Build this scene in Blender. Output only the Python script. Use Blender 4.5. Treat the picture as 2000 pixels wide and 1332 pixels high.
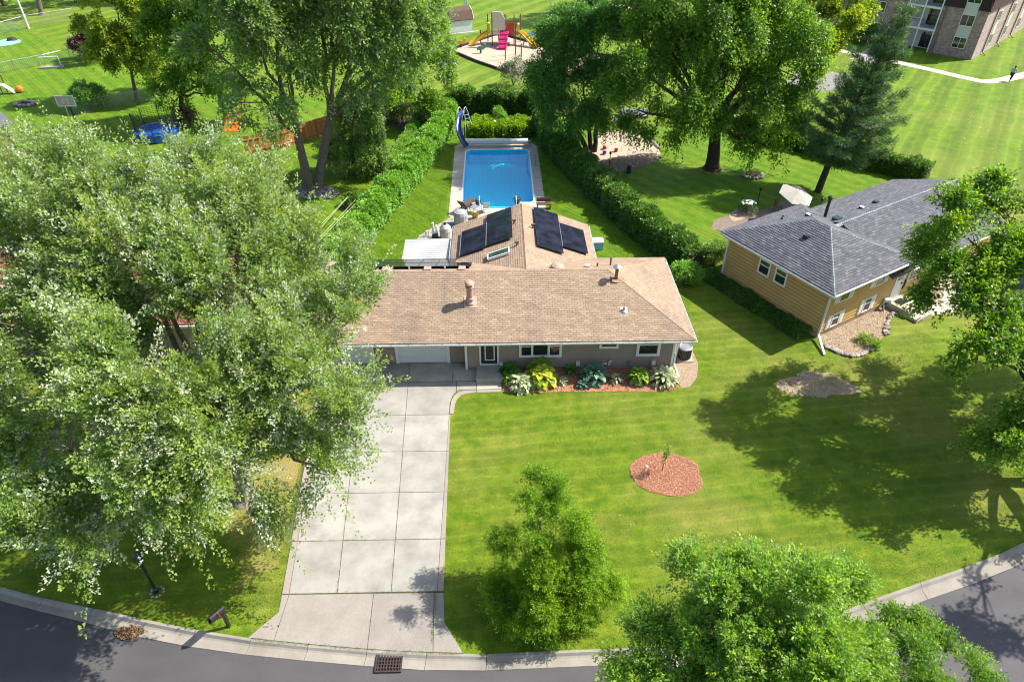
import bpy, math, random
import numpy as np
from mathutils import Vector, Matrix

R = math.radians
rnd = random.Random(7)
rng = np.random.default_rng(11)
for o in list(bpy.data.objects):
    bpy.data.objects.remove(o)
S = bpy.context.scene
COL = S.collection

# ---------------------------------------------------------------- camera, sky, sun, exposure
CAM_H, PITCH, YAW = 25.0, R(37.5), R(1.17)
cam_d = bpy.data.cameras.new('camera')
cam_d.sensor_width = 36.0
cam_d.lens = 24.0
cam_d.clip_start = 0.5
cam_d.clip_end = 2000.0
cam = bpy.data.objects.new('camera', cam_d)
cam.location = (0, 0, CAM_H)
cam.rotation_euler = (math.pi / 2 - PITCH, 0, -YAW)
COL.objects.link(cam)
S.camera = cam

SUN_EL, SUN_AZ = R(47), R(75)          # azimuth measured from +Y towards +X
world = bpy.data.worlds.new('World')
S.world = world
world.use_nodes = True
wn = world.node_tree
sky = wn.nodes.new('ShaderNodeTexSky')
sky.sky_type = 'NISHITA'
sky.sun_disc = False
sky.sun_elevation = SUN_EL
sky.sun_rotation = SUN_AZ
sky.air_density = 1.0
sky.dust_density = 1.5
bg = wn.nodes['Background']
bg.inputs['Strength'].default_value = 0.132
wn.links.new(sky.outputs[0], bg.inputs['Color'])

sun_d = bpy.data.lights.new('sun', 'SUN')
sun_d.energy = 4.8
sun_d.angle = R(0.53)
sun_d.color = (1.0, 0.95, 0.86)
sun = bpy.data.objects.new('sun', sun_d)
sd = Vector((math.sin(SUN_AZ) * math.cos(SUN_EL), math.cos(SUN_AZ) * math.cos(SUN_EL), math.sin(SUN_EL)))
sun.rotation_euler = sd.to_track_quat('Z', 'Y').to_euler()
sun.location = (30, 10, 60)
COL.objects.link(sun)
S.view_settings.view_transform = 'Standard'
S.view_settings.look = 'None'
S.view_settings.exposure = 1.12
S.view_settings.gamma = 1.0
S.view_settings.use_curve_mapping = False
S.render.engine = 'CYCLES'
S.cycles.max_bounces = 8
S.cycles.diffuse_bounces = 5
S.cycles.glossy_bounces = 2
S.cycles.transmission_bounces = 4
S.cycles.transparent_max_bounces = 8
S.cycles.use_adaptive_sampling = True
S.cycles.filter_width = 1.1

# ---------------------------------------------------------------- survey: photo point -> place on the ground / at a distance
_F = 1333.0
_h = np.array([math.sin(YAW) * math.cos(PITCH), math.cos(YAW) * math.cos(PITCH), -math.sin(PITCH)])
_r = np.array([math.cos(YAW), -math.sin(YAW), 0.0])
_u = np.cross(_r, _h)
_C = np.array([0, 0, CAM_H])
def G(px, py, z=0.0):
    d = _h + _r * (px - 1000) / _F - _u * (py - 666) / _F
    return _C + d * ((z - CAM_H) / d[2])
def GY(px, py, Y):
    d = _h + _r * (px - 1000) / _F - _u * (py - 666) / _F
    return _C + d * (Y / d[1])
def G2(px, py, z=0.0):
    p = G(px, py, z)
    return (float(p[0]), float(p[1]))

# ---------------------------------------------------------------- materials
def newmat(name):
    m = bpy.data.materials.new(name)
    m.use_nodes = True
    nt = m.node_tree
    b = nt.nodes['Principled BSDF']
    return m, nt, b
def N(nt, kind, **kw):
    n = nt.nodes.new(kind)
    for k, v in kw.items():
        if k in n.inputs.keys():
            n.inputs[k].default_value = v
        else:
            setattr(n, k, v)
    return n
def L(nt, a, b):
    nt.links.new(a, b)
def ramp(nt, fac, stops):
    n = nt.nodes.new('ShaderNodeValToRGB')
    e = n.color_ramp.elements
    while len(e) < len(stops):
        e.new(0.5)
    for el, (p, c) in zip(e, stops):
        el.position = p
        el.color = (*c, 1) if len(c) == 3 else c
    L(nt, fac, n.inputs['Fac'])
    return n.outputs['Color']
def mixc(nt, fac, a, b, mode='MIX'):
    n = nt.nodes.new('ShaderNodeMix')
    n.data_type = 'RGBA'
    n.blend_type = mode
    for sock, v in ((0, fac), (6, a), (7, b)):
        if isinstance(v, (int, float)):
            n.inputs[sock].default_value = v
        elif isinstance(v, tuple):
            n.inputs[sock].default_value = (*v, 1)
        else:
            L(nt, v, n.inputs[sock])
    return n.outputs[2]
def noise(nt, scale, detail=4, rough=0.55, coord='Object', stretch=None, dist=0.0):
    tc = nt.nodes.new('ShaderNodeTexCoord')
    src = tc.outputs['Object']
    if coord == 'World':
        g = nt.nodes.new('ShaderNodeNewGeometry')
        src = g.outputs['Position']
    if stretch:
        mp = nt.nodes.new('ShaderNodeMapping')
        mp.inputs['Scale'].default_value = stretch
        L(nt, src, mp.inputs['Vector'])
        src = mp.outputs['Vector']
    n = nt.nodes.new('ShaderNodeTexNoise')
    n.inputs['Scale'].default_value = scale
    n.inputs['Detail'].default_value = detail
    n.inputs['Roughness'].default_value = rough
    n.inputs['Distortion'].default_value = dist
    L(nt, src, n.inputs['Vector'])
    return n.outputs['Fac']
def bump(nt, b, h, strength=0.4, dist=0.02):
    n = nt.nodes.new('ShaderNodeBump')
    n.inputs['Strength'].default_value = strength
    n.inputs['Distance'].default_value = dist
    L(nt, h, n.inputs['Height'])
    L(nt, n.outputs[0], b.inputs['Normal'])
def spec(b, v):
    b.inputs['Specular IOR Level'].default_value = v
def piece_random(nt):
    g = nt.nodes.new('ShaderNodeNewGeometry')
    oi = nt.nodes.new('ShaderNodeObjectInfo')
    a = nt.nodes.new('ShaderNodeMath'); a.operation = 'ADD'
    L(nt, g.outputs['Random Per Island'], a.inputs[0]); L(nt, oi.outputs['Random'], a.inputs[1])
    f = nt.nodes.new('ShaderNodeMath'); f.operation = 'FRACT'
    L(nt, a.outputs[0], f.inputs[0])
    return f.outputs[0]
def plain(name, col, rough=0.6, sp=0.3, var=0.12, scale=6.0, metal=0.0, bmp=0.0):
    col = tuple(c * 0.84 for c in col)
    m, nt, b = newmat(name)
    b.inputs['Roughness'].default_value = rough
    b.inputs['Metallic'].default_value = metal
    spec(b, sp)
    lo = tuple(c * (1 - var) for c in col); hi = tuple(min(1, c * (1 + var)) for c in col)
    f = noise(nt, scale, 5, 0.6, 'World')
    L(nt, ramp(nt, f, [(0.3, lo), (0.7, hi)]), b.inputs['Base Color'])
    if bmp:
        bump(nt, b, noise(nt, scale * 8, 3, 0.6, 'World'), bmp, 0.01)
    return m

M = {}
def grass_mat(name, a, bcol, dry, dryamt=0.5, stripe=None, scale=1.0):
    m, nt, b = newmat(name)
    b.inputs['Roughness'].default_value = 0.85
    spec(b, 0.15)
    big = noise(nt, 0.16 * scale, 4, 0.6, 'World')
    mid = noise(nt, 1.3 * scale, 5, 0.65, 'World')
    fin = noise(nt, 22.0, 4, 0.75, 'World')
    c = ramp(nt, mid, [(0.34, a), (0.66, bcol)])
    d = ramp(nt, big, [(0.48, (0, 0, 0)), (0.72, (dryamt,) * 3)])
    c = mixc(nt, d, c, dry)
    f = ramp(nt, fin, [(0.28, (0.50, 0.54, 0.46)), (0.5, (1.0, 1.0, 1.0)), (0.74, (1.55, 1.42, 1.45))])
    c = mixc(nt, 1.0, c, f, 'MULTIPLY')
    if stripe:
        g = nt.nodes.new('ShaderNodeNewGeometry')
        mp = nt.nodes.new('ShaderNodeMapping')
        mp.inputs['Rotation'].default_value = (0, 0, stripe[0])
        L(nt, g.outputs['Position'], mp.inputs['Vector'])
        w = nt.nodes.new('ShaderNodeTexWave')
        w.wave_type = 'BANDS'; w.bands_direction = 'X'
        w.inputs['Scale'].default_value = stripe[1]
        w.inputs['Distortion'].default_value = 1.2
        w.inputs['Detail'].default_value = 2
        L(nt, mp.outputs[0], w.inputs['Vector'])
        s = ramp(nt, w.outputs['Fac'], [(0.25, (stripe[2],) * 3), (0.75, (1.0,) * 3)])
        c = mixc(nt, 1.0, c, s, 'MULTIPLY')
        w2 = nt.nodes.new('ShaderNodeTexWave')                  # narrow wheel tracks of the mower
        w2.wave_type = 'BANDS'; w2.bands_direction = 'X'
        w2.inputs['Scale'].default_value = stripe[1] * 3.3
        w2.inputs['Distortion'].default_value = 2.5
        w2.inputs['Detail'].default_value = 3
        w2.inputs['Detail Scale'].default_value = 0.6
        L(nt, mp.outputs[0], w2.inputs['Vector'])
        c = mixc(nt, 1.0, c, ramp(nt, w2.outputs['Fac'], [(0.0, (0.94,) * 3), (0.8, (1.0,) * 3), (0.97, (1.16, 1.1, 1.16))]), 'MULTIPLY')
    L(nt, c, b.inputs['Base Color'])
    bump(nt, b, fin, 0.9, 0.06)
    return m
M['lawn'] = grass_mat('lawn_grass', (0.070, 0.140, 0.005), (0.155, 0.212, 0.014), (0.255, 0.235, 0.06), 0.6, (R(84), 0.15, 0.88))
M['lawn_back'] = grass_mat('backyard_grass', (0.060, 0.145, 0.004), (0.118, 0.21, 0.007), (0.20, 0.235, 0.025), 0.45, (R(-40), 0.22, 0.84))
M['lawn_park'] = grass_mat('park_grass', (0.080, 0.160, 0.008), (0.142, 0.215, 0.013), (0.22, 0.24, 0.05), 0.5, (R(35), 0.1, 0.78), 0.5)
M['lawn_ring'] = grass_mat('thin_grass', (0.085, 0.135, 0.008), (0.165, 0.19, 0.022), (0.27, 0.235, 0.075), 0.7)
M['lawn_dry'] = grass_mat('dry_grass', (0.105, 0.15, 0.010), (0.20, 0.20, 0.035), (0.33, 0.25, 0.10), 0.9)

def concrete(name, col, stain=0.5, aggregate=0.0):
    m, nt, b = newmat(name)
    b.inputs['Roughness'].default_value = 0.9
    spec(b, 0.2)
    col = tuple(c * 0.82 for c in col)
    f1 = noise(nt, 0.9, 6, 0.62, 'World')
    f2 = noise(nt, 30, 3, 0.7, 'World')
    lo = tuple(c * (1 - 0.22 * stain) for c in col); hi = tuple(c * 1.07 for c in col)
    c = ramp(nt, f1, [(0.3, lo), (0.62, hi)])
    k = 0.12 + aggregate
    c = mixc(nt, 1.0, c, ramp(nt, f2, [(0.3, (1 - k,) * 3), (0.7, (1 + k * 0.6,) * 3)]), 'MULTIPLY')
    rv = ramp(nt, piece_random(nt), [(0, (0.90, 0.90, 0.895)), (1, (1.05, 1.05, 1.05))])
    c = mixc(nt, 1.0, c, rv, 'MULTIPLY')
    sp_ = noise(nt, 1.7, 3, 0.5, 'World', (1, 1, 1), 1.5)
    c = mixc(nt, ramp(nt, sp_, [(0.62, (0, 0, 0)), (0.75, (0.22 * stain,) * 3)]), c, (0.26, 0.22, 0.17))
    L(nt, c, b.inputs['Base Color'])
    bump(nt, b, f2, 0.25, 0.01)
    return m
M['concrete'] = concrete('driveway_concrete', (0.375, 0.355, 0.318), 1.2)
M['apron'] = concrete('apron_concrete', (0.32, 0.285, 0.25), 0.6, 0.14)
M['border'] = concrete('aggregate_border', (0.345, 0.30, 0.25), 0.4, 0.2)
M['kerb'] = concrete('kerb_concrete', (0.33, 0.295, 0.25), 1.0, 0.08)
M['garage_apron'] = concrete('stained_garage_concrete', (0.46, 0.43, 0.39), 1.2)
M['deck'] = concrete('pool_deck_concrete', (0.50, 0.45, 0.38), 0.4)
M['walk'] = concrete('walk_concrete', (0.50, 0.42, 0.34), 0.3)

def asphalt():
    m, nt, b = newmat('asphalt')
    b.inputs['Roughness'].default_value = 0.85
    f1 = noise(nt, 0.35, 5, 0.6, 'World', (1, 2.2, 1))
    f2 = noise(nt, 45, 3, 0.8, 'World')
    c = ramp(nt, f1, [(0.3, (0.052, 0.048, 0.051)), (0.7, (0.074, 0.069, 0.072))])
    c = mixc(nt, 1.0, c, ramp(nt, f2, [(0.3, (0.75,) * 3), (0.75, (1.3,) * 3)]), 'MULTIPLY')
    v = nt.nodes.new('ShaderNodeTexVoronoi'); v.feature = 'DISTANCE_TO_EDGE'
    v.inputs['Scale'].default_value = 0.16
    g = nt.nodes.new('ShaderNodeNewGeometry')
    nz = nt.nodes.new('ShaderNodeTexNoise'); nz.inputs['Scale'].default_value = 0.8
    L(nt, g.outputs['Position'], nz.inputs['Vector'])
    va = nt.nodes.new('ShaderNodeVectorMath'); va.operation = 'ADD'
    L(nt, g.outputs['Position'], va.inputs[0]); L(nt, nz.outputs['Color'], va.inputs[1])
    L(nt, va.outputs[0], v.inputs['Vector'])
    c = mixc(nt, ramp(nt, v.outputs[0], [(0.0, (0.3,) * 3), (0.004, (0, 0, 0))]), c, (0.04, 0.038, 0.04))
    L(nt, c, b.inputs['Base Color'])
    bump(nt, b, f2, 0.3, 0.01)
    return m
M['asphalt'] = asphalt()
M['lap_shade_gold'] = plain('gold_house_lap_shade', (0.10, 0.06, 0.02), 0.9, 0.1, 0.1, 2)  # dark wall body: paints the shadow line under each gold board
M['lap_shade_taupe'] = plain('main_house_lap_shade', (0.075, 0.06, 0.05), 0.9, 0.1, 0.1, 2)  # same for the taupe siding: lap shade put into the wall colour
M['soil'] = plain('soil', (0.13, 0.09, 0.06), 0.95, 0.1, 0.35, 5, bmp=0.5)
M['joint'] = plain('joint_soil', (0.11, 0.10, 0.05), 0.95, 0.1, 0.4, 9)

def chips(name, stops, rough=0.85):
    m, nt, b = newmat(name)
    b.inputs['Roughness'].default_value = rough
    spec(b, 0.2)
    L(nt, ramp(nt, piece_random(nt), stops), b.inputs['Base Color'])
    return m
M['mulch_red'] = chips('red_mulch', [(0, (0.34, 0.13, 0.07)), (0.4, (0.54, 0.25, 0.145)), (0.75, (0.60, 0.32, 0.20)), (1, (0.66, 0.46, 0.33))])
M['mulch_base'] = plain('red_mulch_bed', (0.52, 0.23, 0.135), 0.95, 0.1, 0.3, 14, bmp=0.6)
M['mulch_brown'] = chips('brown_mulch', [(0, (0.13, 0.09, 0.065)), (0.5, (0.24, 0.18, 0.14)), (1, (0.36, 0.30, 0.25))])
M['gravel_tan'] = chips('tan_gravel', [(0, (0.30, 0.21, 0.14)), (0.5, (0.46, 0.35, 0.25)), (1, (0.60, 0.52, 0.43))])
M['gravel_grey'] = chips('grey_gravel', [(0, (0.24, 0.23, 0.21)), (0.5, (0.42, 0.40, 0.37)), (1, (0.60, 0.58, 0.54))])
M['gravel_base'] = plain('tan_gravel_bed', (0.40, 0.30, 0.21), 0.95, 0.1, 0.25, 12, bmp=0.5)
M['grey_base'] = plain('grey_gravel_bed', (0.36, 0.34, 0.31), 0.95, 0.1, 0.25, 12, bmp=0.5)
M['sand'] = plain('playground_wood_chips', (0.46, 0.36, 0.27), 0.95, 0.1, 0.2, 3, bmp=0.6)
M['stone'] = chips('field_stone', [(0, (0.15, 0.125, 0.11)), (0.5, (0.26, 0.22, 0.19)), (1, (0.38, 0.34, 0.31))])

def shingle_mat(name, stops, streak, streak_col):
    m, nt, b = newmat(name)
    b.inputs['Roughness'].default_value = 0.92
    spec(b, 0.15)
    stops = [(p, tuple(k * 0.82 for k in c)) for p, c in stops]
    c = ramp(nt, piece_random(nt), stops)
    f2 = noise(nt, 40, 3, 0.8, 'World')
    c = mixc(nt, 1.0, c, ramp(nt, f2, [(0.3, (0.8,) * 3), (0.7, (1.18,) * 3)]), 'MULTIPLY')
    s = noise(nt, 1.0, 4, 0.6, 'World', (0.9, 0.12, 0.12))
    s2 = noise(nt, 0.5, 3, 0.5, 'World')
    a = nt.nodes.new('ShaderNodeMath'); a.operation = 'MULTIPLY'
    L(nt, ramp(nt, s, [(0.45, (0, 0, 0)), (0.68, (1, 1, 1))]), a.inputs[0])
    L(nt, ramp(nt, s2, [(0.4, (0.1,) * 3), (0.65, (streak,) * 3)]), a.inputs[1])
    c = mixc(nt, a.outputs[0], c, streak_col)
    L(nt, c, b.inputs['Base Color'])
    bump(nt, b, f2, 0.3, 0.01)
    return m
M['shingle_tan'] = shingle_mat('tan_shingle', [(0, (0.315, 0.222, 0.150)), (0.4, (0.345, 0.248, 0.170)), (0.75, (0.37, 0.27, 0.188)), (1, (0.41, 0.305, 0.215))], 0.75, (0.19, 0.145, 0.115))
M['shingle_grey'] = shingle_mat('grey_shingle', [(0, (0.098, 0.100, 0.114)), (0.4, (0.120, 0.122, 0.137)), (0.75, (0.138, 0.140, 0.156)), (1, (0.175, 0.177, 0.193))], 0.0, (0.12, 0.12, 0.13))
M['shingle_red'] = shingle_mat('red_shingle', [(0, (0.20, 0.065, 0.055)), (0.5, (0.27, 0.095, 0.08)), (1, (0.34, 0.14, 0.12))], 0.2, (0.12, 0.06, 0.05))
M['siding_taupe'] = plain('taupe_siding', (0.31, 0.235, 0.175), 0.55, 0.3, 0.06, 2)
M['siding_gold'] = plain('gold_siding', (0.55, 0.345, 0.115), 0.6, 0.3, 0.10, 1.2)
M['white'] = plain('white_paint', (0.78, 0.78, 0.76), 0.45, 0.4, 0.05, 3)
M['white_metal'] = plain('white_gutter_metal', (0.76, 0.76, 0.75), 0.35, 0.5, 0.07, 4)
M['garage_white'] = plain('garage_door_paint', (0.70, 0.70, 0.67), 0.5, 0.3, 0.05, 2)
M['cream_metal'] = plain('ribbed_white_metal', (0.66, 0.65, 0.62), 0.4, 0.5, 0.08, 3)
M['grey_metal'] = plain('galvanized_metal', (0.42, 0.43, 0.44), 0.35, 0.5, 0.15, 5, 0.6)
M['black_metal'] = plain('black_painted_metal', (0.018, 0.018, 0.02), 0.35, 0.5, 0.2, 8)
M['iron'] = plain('rusty_iron', (0.05, 0.034, 0.03), 0.75, 0.3, 0.4, 12)
M['brown_metal'] = plain('brown_vent_metal', (0.22, 0.12, 0.09), 0.5, 0.4, 0.2, 6)
M['pink_cap'] = plain('faded_pink_vent', (0.46, 0.30, 0.24), 0.55, 0.35, 0.15, 6)
M['door_cream'] = plain('storm_door_cream', (0.45, 0.40, 0.33), 0.5, 0.4, 0.06, 4)
M['dark_void'] = plain('dark_interior', (0.012, 0.012, 0.013), 0.9, 0.1, 0.2, 3)
M['curtain'] = plain('curtain_cloth', (0.33, 0.31, 0.28), 0.9, 0.1, 0.25, 7)
M['bark'] = plain('grey_bark', (0.17, 0.135, 0.105), 0.95, 0.1, 0.35, 6, bmp=0.9)
M['bark_pale'] = plain('pale_bark', (0.25, 0.21, 0.17), 0.95, 0.1, 0.3, 6, bmp=0.9)
M['bark_dark'] = plain('dark_bark', (0.075, 0.055, 0.042), 0.95, 0.1, 0.35, 6, bmp=0.9)
M['wood_grey'] = plain('weathered_pole_wood', (0.36, 0.31, 0.25), 0.9, 0.1, 0.25, 5, bmp=0.4)
M['wood_orange'] = chips('cedar_board', [(0, (0.27, 0.105, 0.035)), (0.5, (0.38, 0.16, 0.06)), (1, (0.46, 0.22, 0.09))])
M['wood_pale'] = chips('pale_board', [(0, (0.36, 0.25, 0.15)), (1, (0.50, 0.37, 0.24))])
M['wood_dark'] = chips('weathered_board', [(0, (0.09, 0.075, 0.06)), (1, (0.17, 0.14, 0.115))])
M['timber_dark'] = plain('dark_timber', (0.045, 0.04, 0.038), 0.8, 0.2, 0.3, 4)
M['blue_plastic'] = plain('blue_plastic', (0.02, 0.10, 0.42), 0.3, 0.5, 0.1, 3)
M['navy_plastic'] = plain('navy_slide_plastic', (0.018, 0.045, 0.20), 0.25, 0.6, 0.12, 3)
M['light_blue'] = plain('pale_blue_plastic', (0.25, 0.55, 0.72), 0.35, 0.5, 0.1, 3)
M['magenta'] = plain('magenta_plastic', (0.58, 0.012, 0.13), 0.35, 0.5, 0.1, 3)
M['yellow'] = plain('yellow_plastic', (0.80, 0.48, 0.02), 0.35, 0.5, 0.1, 3)
M['orange_plastic'] = plain('orange_wood_playset', (0.68, 0.20, 0.02), 0.55, 0.3, 0.15, 4)
M['beige_plastic'] = plain('beige_plastic', (0.58, 0.53, 0.43), 0.4, 0.4, 0.08, 3)
M['red_plastic'] = plain('red_plastic', (0.55, 0.03, 0.02), 0.4, 0.4, 0.1, 3)
M['green_plastic'] = plain('green_plastic', (0.05, 0.33, 0.20), 0.4, 0.4, 0.1, 3)
M['brown_plastic'] = plain('brown_resin', (0.12, 0.075, 0.05), 0.55, 0.3, 0.15, 6)
M['terracotta'] = plain('terracotta', (0.28, 0.07, 0.045), 0.7, 0.3, 0.15, 6)
M['grill_cover'] = plain('grey_cover_cloth', (0.33, 0.34, 0.35), 0.6, 0.3, 0.12, 4)
M['tank_beige'] = plain('tank_beige', (0.52, 0.49, 0.42), 0.35, 0.4, 0.08, 4)
M['canvas'] = plain('parasol_canvas', (0.40, 0.37, 0.32), 0.85, 0.1, 0.1, 4)
M['paver'] = plain('brown_paver', (0.22, 0.17, 0.14), 0.9, 0.15, 0.3, 5, bmp=0.4)
M['skin'] = plain('skin', (0.42, 0.26, 0.18), 0.6, 0.3, 0.05, 4)
M['shirt'] = plain('pale_blue_shirt', (0.36, 0.45, 0.52), 0.9, 0.1, 0.08, 4)
M['shorts'] = plain('dark_trousers', (0.03, 0.03, 0.035), 0.9, 0.1, 0.1, 4)
M['hair'] = plain('dark_hair', (0.02, 0.015, 0.012), 0.7, 0.3, 0.1, 8)
M['car_paint'] = plain('blue_car_paint', (0.015, 0.075, 0.26), 0.25, 0.7, 0.05, 3)
M['tyre'] = plain('black_rubber', (0.015, 0.015, 0.016), 0.8, 0.2, 0.1, 6)
M['mansard'] = plain('dark_brown_mansard', (0.05, 0.032, 0.028), 0.85, 0.15, 0.2, 3)
M['panel_white'] = plain('pale_wall_panel', (0.60, 0.58, 0.52), 0.7, 0.2, 0.05, 2)
M['net'] = plain('black_net_cord', (0.02, 0.022, 0.02), 0.9, 0.1, 0.1, 4)
M['wire'] = plain('yellowish_wire', (0.50, 0.47, 0.30), 0.5, 0.3, 0.1, 4)
M['cover_white'] = plain('white_vinyl_cover', (0.70, 0.70, 0.68), 0.5, 0.3, 0.12, 7, bmp=0.5)
M['grey_board'] = plain('grey_foundation', (0.30, 0.28, 0.26), 0.9, 0.1, 0.1, 4)
M['foundation_tan'] = plain('tan_foundation', (0.40, 0.30, 0.20), 0.9, 0.1, 0.12, 4)

def glass(name, col=(0.015, 0.02, 0.02), rough=0.03):
    m, nt, b = newmat(name)
    f = noise(nt, 1.5, 3, 0.5, 'World')
    L(nt, ramp(nt, f, [(0.35, tuple(c * 0.6 for c in col)), (0.65, tuple(c * 1.6 for c in col))]), b.inputs['Base Color'])
    b.inputs['Roughness'].default_value = rough
    spec(b, 0.9)
    return m
M['glass'] = glass('window_glass')
M['glass_green'] = glass('skylight_glass', (0.03, 0.06, 0.05))
M['solar'] = glass('solar_cell', (0.012, 0.014, 0.026), 0.22)
M['solar'].node_tree.nodes['Principled BSDF'].inputs['Specular IOR Level'].default_value = 0.35
M['solar_gloss'] = glass('solar_glass_grazing', (0.012, 0.016, 0.02), 0.10)
M['solar_gloss'].node_tree.nodes['Principled BSDF'].inputs['IOR'].default_value = 1.16

def brick_mat():
    m, nt, b = newmat('apartment_brick')
    b.inputs['Roughness'].default_value = 0.9
    t = nt.nodes.new('ShaderNodeTexBrick')
    tc = nt.nodes.new('ShaderNodeTexCoord')
    mp = nt.nodes.new('ShaderNodeMapping')
    mp.inputs['Rotation'].default_value = (R(90), 0, 0)
    L(nt, tc.outputs['Object'], mp.inputs['Vector'])
    L(nt, mp.outputs[0], t.inputs['Vector'])
    t.inputs['Scale'].default_value = 2.0
    t.inputs['Color1'].default_value = (0.23, 0.145, 0.12, 1)
    t.inputs['Color2'].default_value = (0.36, 0.26, 0.22, 1)
    t.inputs['Mortar'].default_value = (0.36, 0.32, 0.29, 1)
    t.inputs['Mortar Size'].default_value = 0.015
    f = noise(nt, 1.6, 5, 0.7)
    c = mixc(nt, 1.0, t.outputs['Color'], ramp(nt, f, [(0.3, (0.7, 0.66, 0.66)), (0.7, (1.25, 1.2, 1.2))]), 'MULTIPLY')
    L(nt, c, b.inputs['Base Color'])
    return m
M['brick'] = brick_mat()

def liner_mat():
    m, nt, b = newmat('blue_pool_liner')
    b.inputs['Roughness'].default_value = 0.5
    g = nt.nodes.new('ShaderNodeNewGeometry')
    t = nt.nodes.new('ShaderNodeTexBrick')
    t.offset = 0.0
    t.inputs['Scale'].default_value = 1.0
    t.inputs['Brick Width'].default_value = 0.42
    t.inputs['Row Height'].default_value = 0.42
    t.inputs['Mortar Size'].default_value = 0.02
    t.inputs['Color1'].default_value = (0.002, 0.68, 0.95, 1)
    t.inputs['Color2'].default_value = (0.003, 0.71, 0.96, 1)
    t.inputs['Mortar'].default_value = (0.03, 0.76, 0.97, 1)
    L(nt, g.outputs['Position'], t.inputs['Vector'])
    L(nt, t.outputs['Color'], b.inputs['Base Color'])
    return m
M['liner'] = liner_mat()
def water_mat():
    m, nt, b = newmat('pool_water')
    nt.nodes.remove(b)
    out = nt.nodes['Material Output']
    tr = N(nt, 'ShaderNodeBsdfTransparent'); tr.inputs[0].default_value = (0.90, 0.98, 1.0, 1)
    gl = N(nt, 'ShaderNodeBsdfGlossy'); gl.inputs['Roughness'].default_value = 0.02
    fr = N(nt, 'ShaderNodeFresnel'); fr.inputs[0].default_value = 1.33
    mx = N(nt, 'ShaderNodeMixShader')
    bp = N(nt, 'ShaderNodeBump'); bp.inputs['Strength'].default_value = 0.132; bp.inputs['Distance'].default_value = 0.05
    L(nt, noise(nt, 2.2, 3, 0.5, 'World', None, 0.8), bp.inputs['Height'])
    L(nt, bp.outputs[0], gl.inputs['Normal']); L(nt, bp.outputs[0], fr.inputs['Normal'])
    L(nt, fr.outputs[0], mx.inputs[0]); L(nt, tr.outputs[0], mx.inputs[1]); L(nt, gl.outputs[0], mx.inputs[2])
    L(nt, mx.outputs[0], out.inputs['Surface'])
    return m
M['water'] = water_mat()

def leaf_mat(name, stops, under=None, trans=0.45, rough=0.45, sp=0.4, tcol=None):
    """stops colour the leaf by its spray; under is the paler colour of the leaf's lower face"""
    m, nt, b = newmat(name)
    out = nt.nodes['Material Output']
    at = N(nt, 'ShaderNodeAttribute'); at.attribute_name = 'spray'
    c = ramp(nt, at.outputs['Fac'], stops)
    g = nt.nodes.new('ShaderNodeNewGeometry')
    v = ramp(nt, g.outputs['Random Per Island'], [(0, (0.72,) * 3), (1, (1.3,) * 3)])
    c = mixc(nt, 1.0, c, v, 'MULTIPLY')
    face = c
    if under:
        face = mixc(nt, g.outputs['Backfacing'], c, under)
    L(nt, face, b.inputs['Base Color'])
    b.inputs['Roughness'].default_value = rough
    spec(b, sp)
    tl = N(nt, 'ShaderNodeBsdfTranslucent')
    tc = mixc(nt, 1.0, c, tcol or (1.7, 1.55, 0.6), 'MULTIPLY')
    L(nt, tc, tl.inputs['Color'])
    mx = N(nt, 'ShaderNodeMixShader'); mx.inputs[0].default_value = trans
    L(nt, b.outputs[0], mx.inputs[1]); L(nt, tl.outputs[0], mx.inputs[2])
    L(nt, mx.outputs[0], out.inputs['Surface'])
    return m
M['leaf_silver'] = leaf_mat('silver_maple_leaf', [(0, (0.09, 0.165, 0.03)), (0.35, (0.15, 0.245, 0.045)), (0.7, (0.235, 0.33, 0.07)), (1, (0.40, 0.45, 0.12))], (0.52, 0.57, 0.44), 0.5, 0.45, 0.4)
M['leaf_silver_back'] = leaf_mat('grey_green_leaf', [(0, (0.079, 0.166, 0.036)), (0.5, (0.144, 0.252, 0.051)), (1, (0.316, 0.431, 0.071))], (0.24, 0.30, 0.19), 0.5, 0.5, 0.35)
M['leaf_maple'] = leaf_mat('maple_leaf', [(0, (0.054, 0.134, 0.013)), (0.5, (0.114, 0.235, 0.019)), (0.8, (0.228, 0.356, 0.027)), (1, (0.444, 0.511, 0.040))], None, 0.52)
M['leaf_dark'] = leaf_mat('dark_green_leaf', [(0, (0.048, 0.139, 0.026)), (0.6, (0.090, 0.222, 0.034)), (1, (0.159, 0.318, 0.037))], None, 0.45)
M['leaf_locust'] = leaf_mat('locust_leaflet', [(0, (0.065, 0.16, 0.012)), (0.45, (0.14, 0.27, 0.015)), (1, (0.33, 0.46, 0.02))], None, 0.48, 0.5, 0.25)
M['leaf_ash'] = leaf_mat('ash_leaflet', [(0, (0.103, 0.220, 0.026)), (0.5, (0.180, 0.335, 0.038)), (1, (0.386, 0.489, 0.064))], (0.20, 0.28, 0.11), 0.5, 0.45, 0.4)
M['leaf_yellow'] = leaf_mat('yellow_green_leaf', [(0, (0.108, 0.182, 0.011)), (0.5, (0.203, 0.284, 0.016)), (1, (0.351, 0.405, 0.027))], None, 0.5)
M['leaf_purple'] = leaf_mat('purple_leaf', [(0, (0.055, 0.03, 0.025)), (1, (0.12, 0.075, 0.05))], None, 0.25, tcol=(1.3, 0.8, 0.5))
M['leaf_hedge'] = leaf_mat('hedge_leaf', [(0, (0.091, 0.227, 0.027)), (0.5, (0.155, 0.337, 0.036)), (1, (0.291, 0.491, 0.055))], None, 0.35, 0.45, 0.4)
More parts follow.
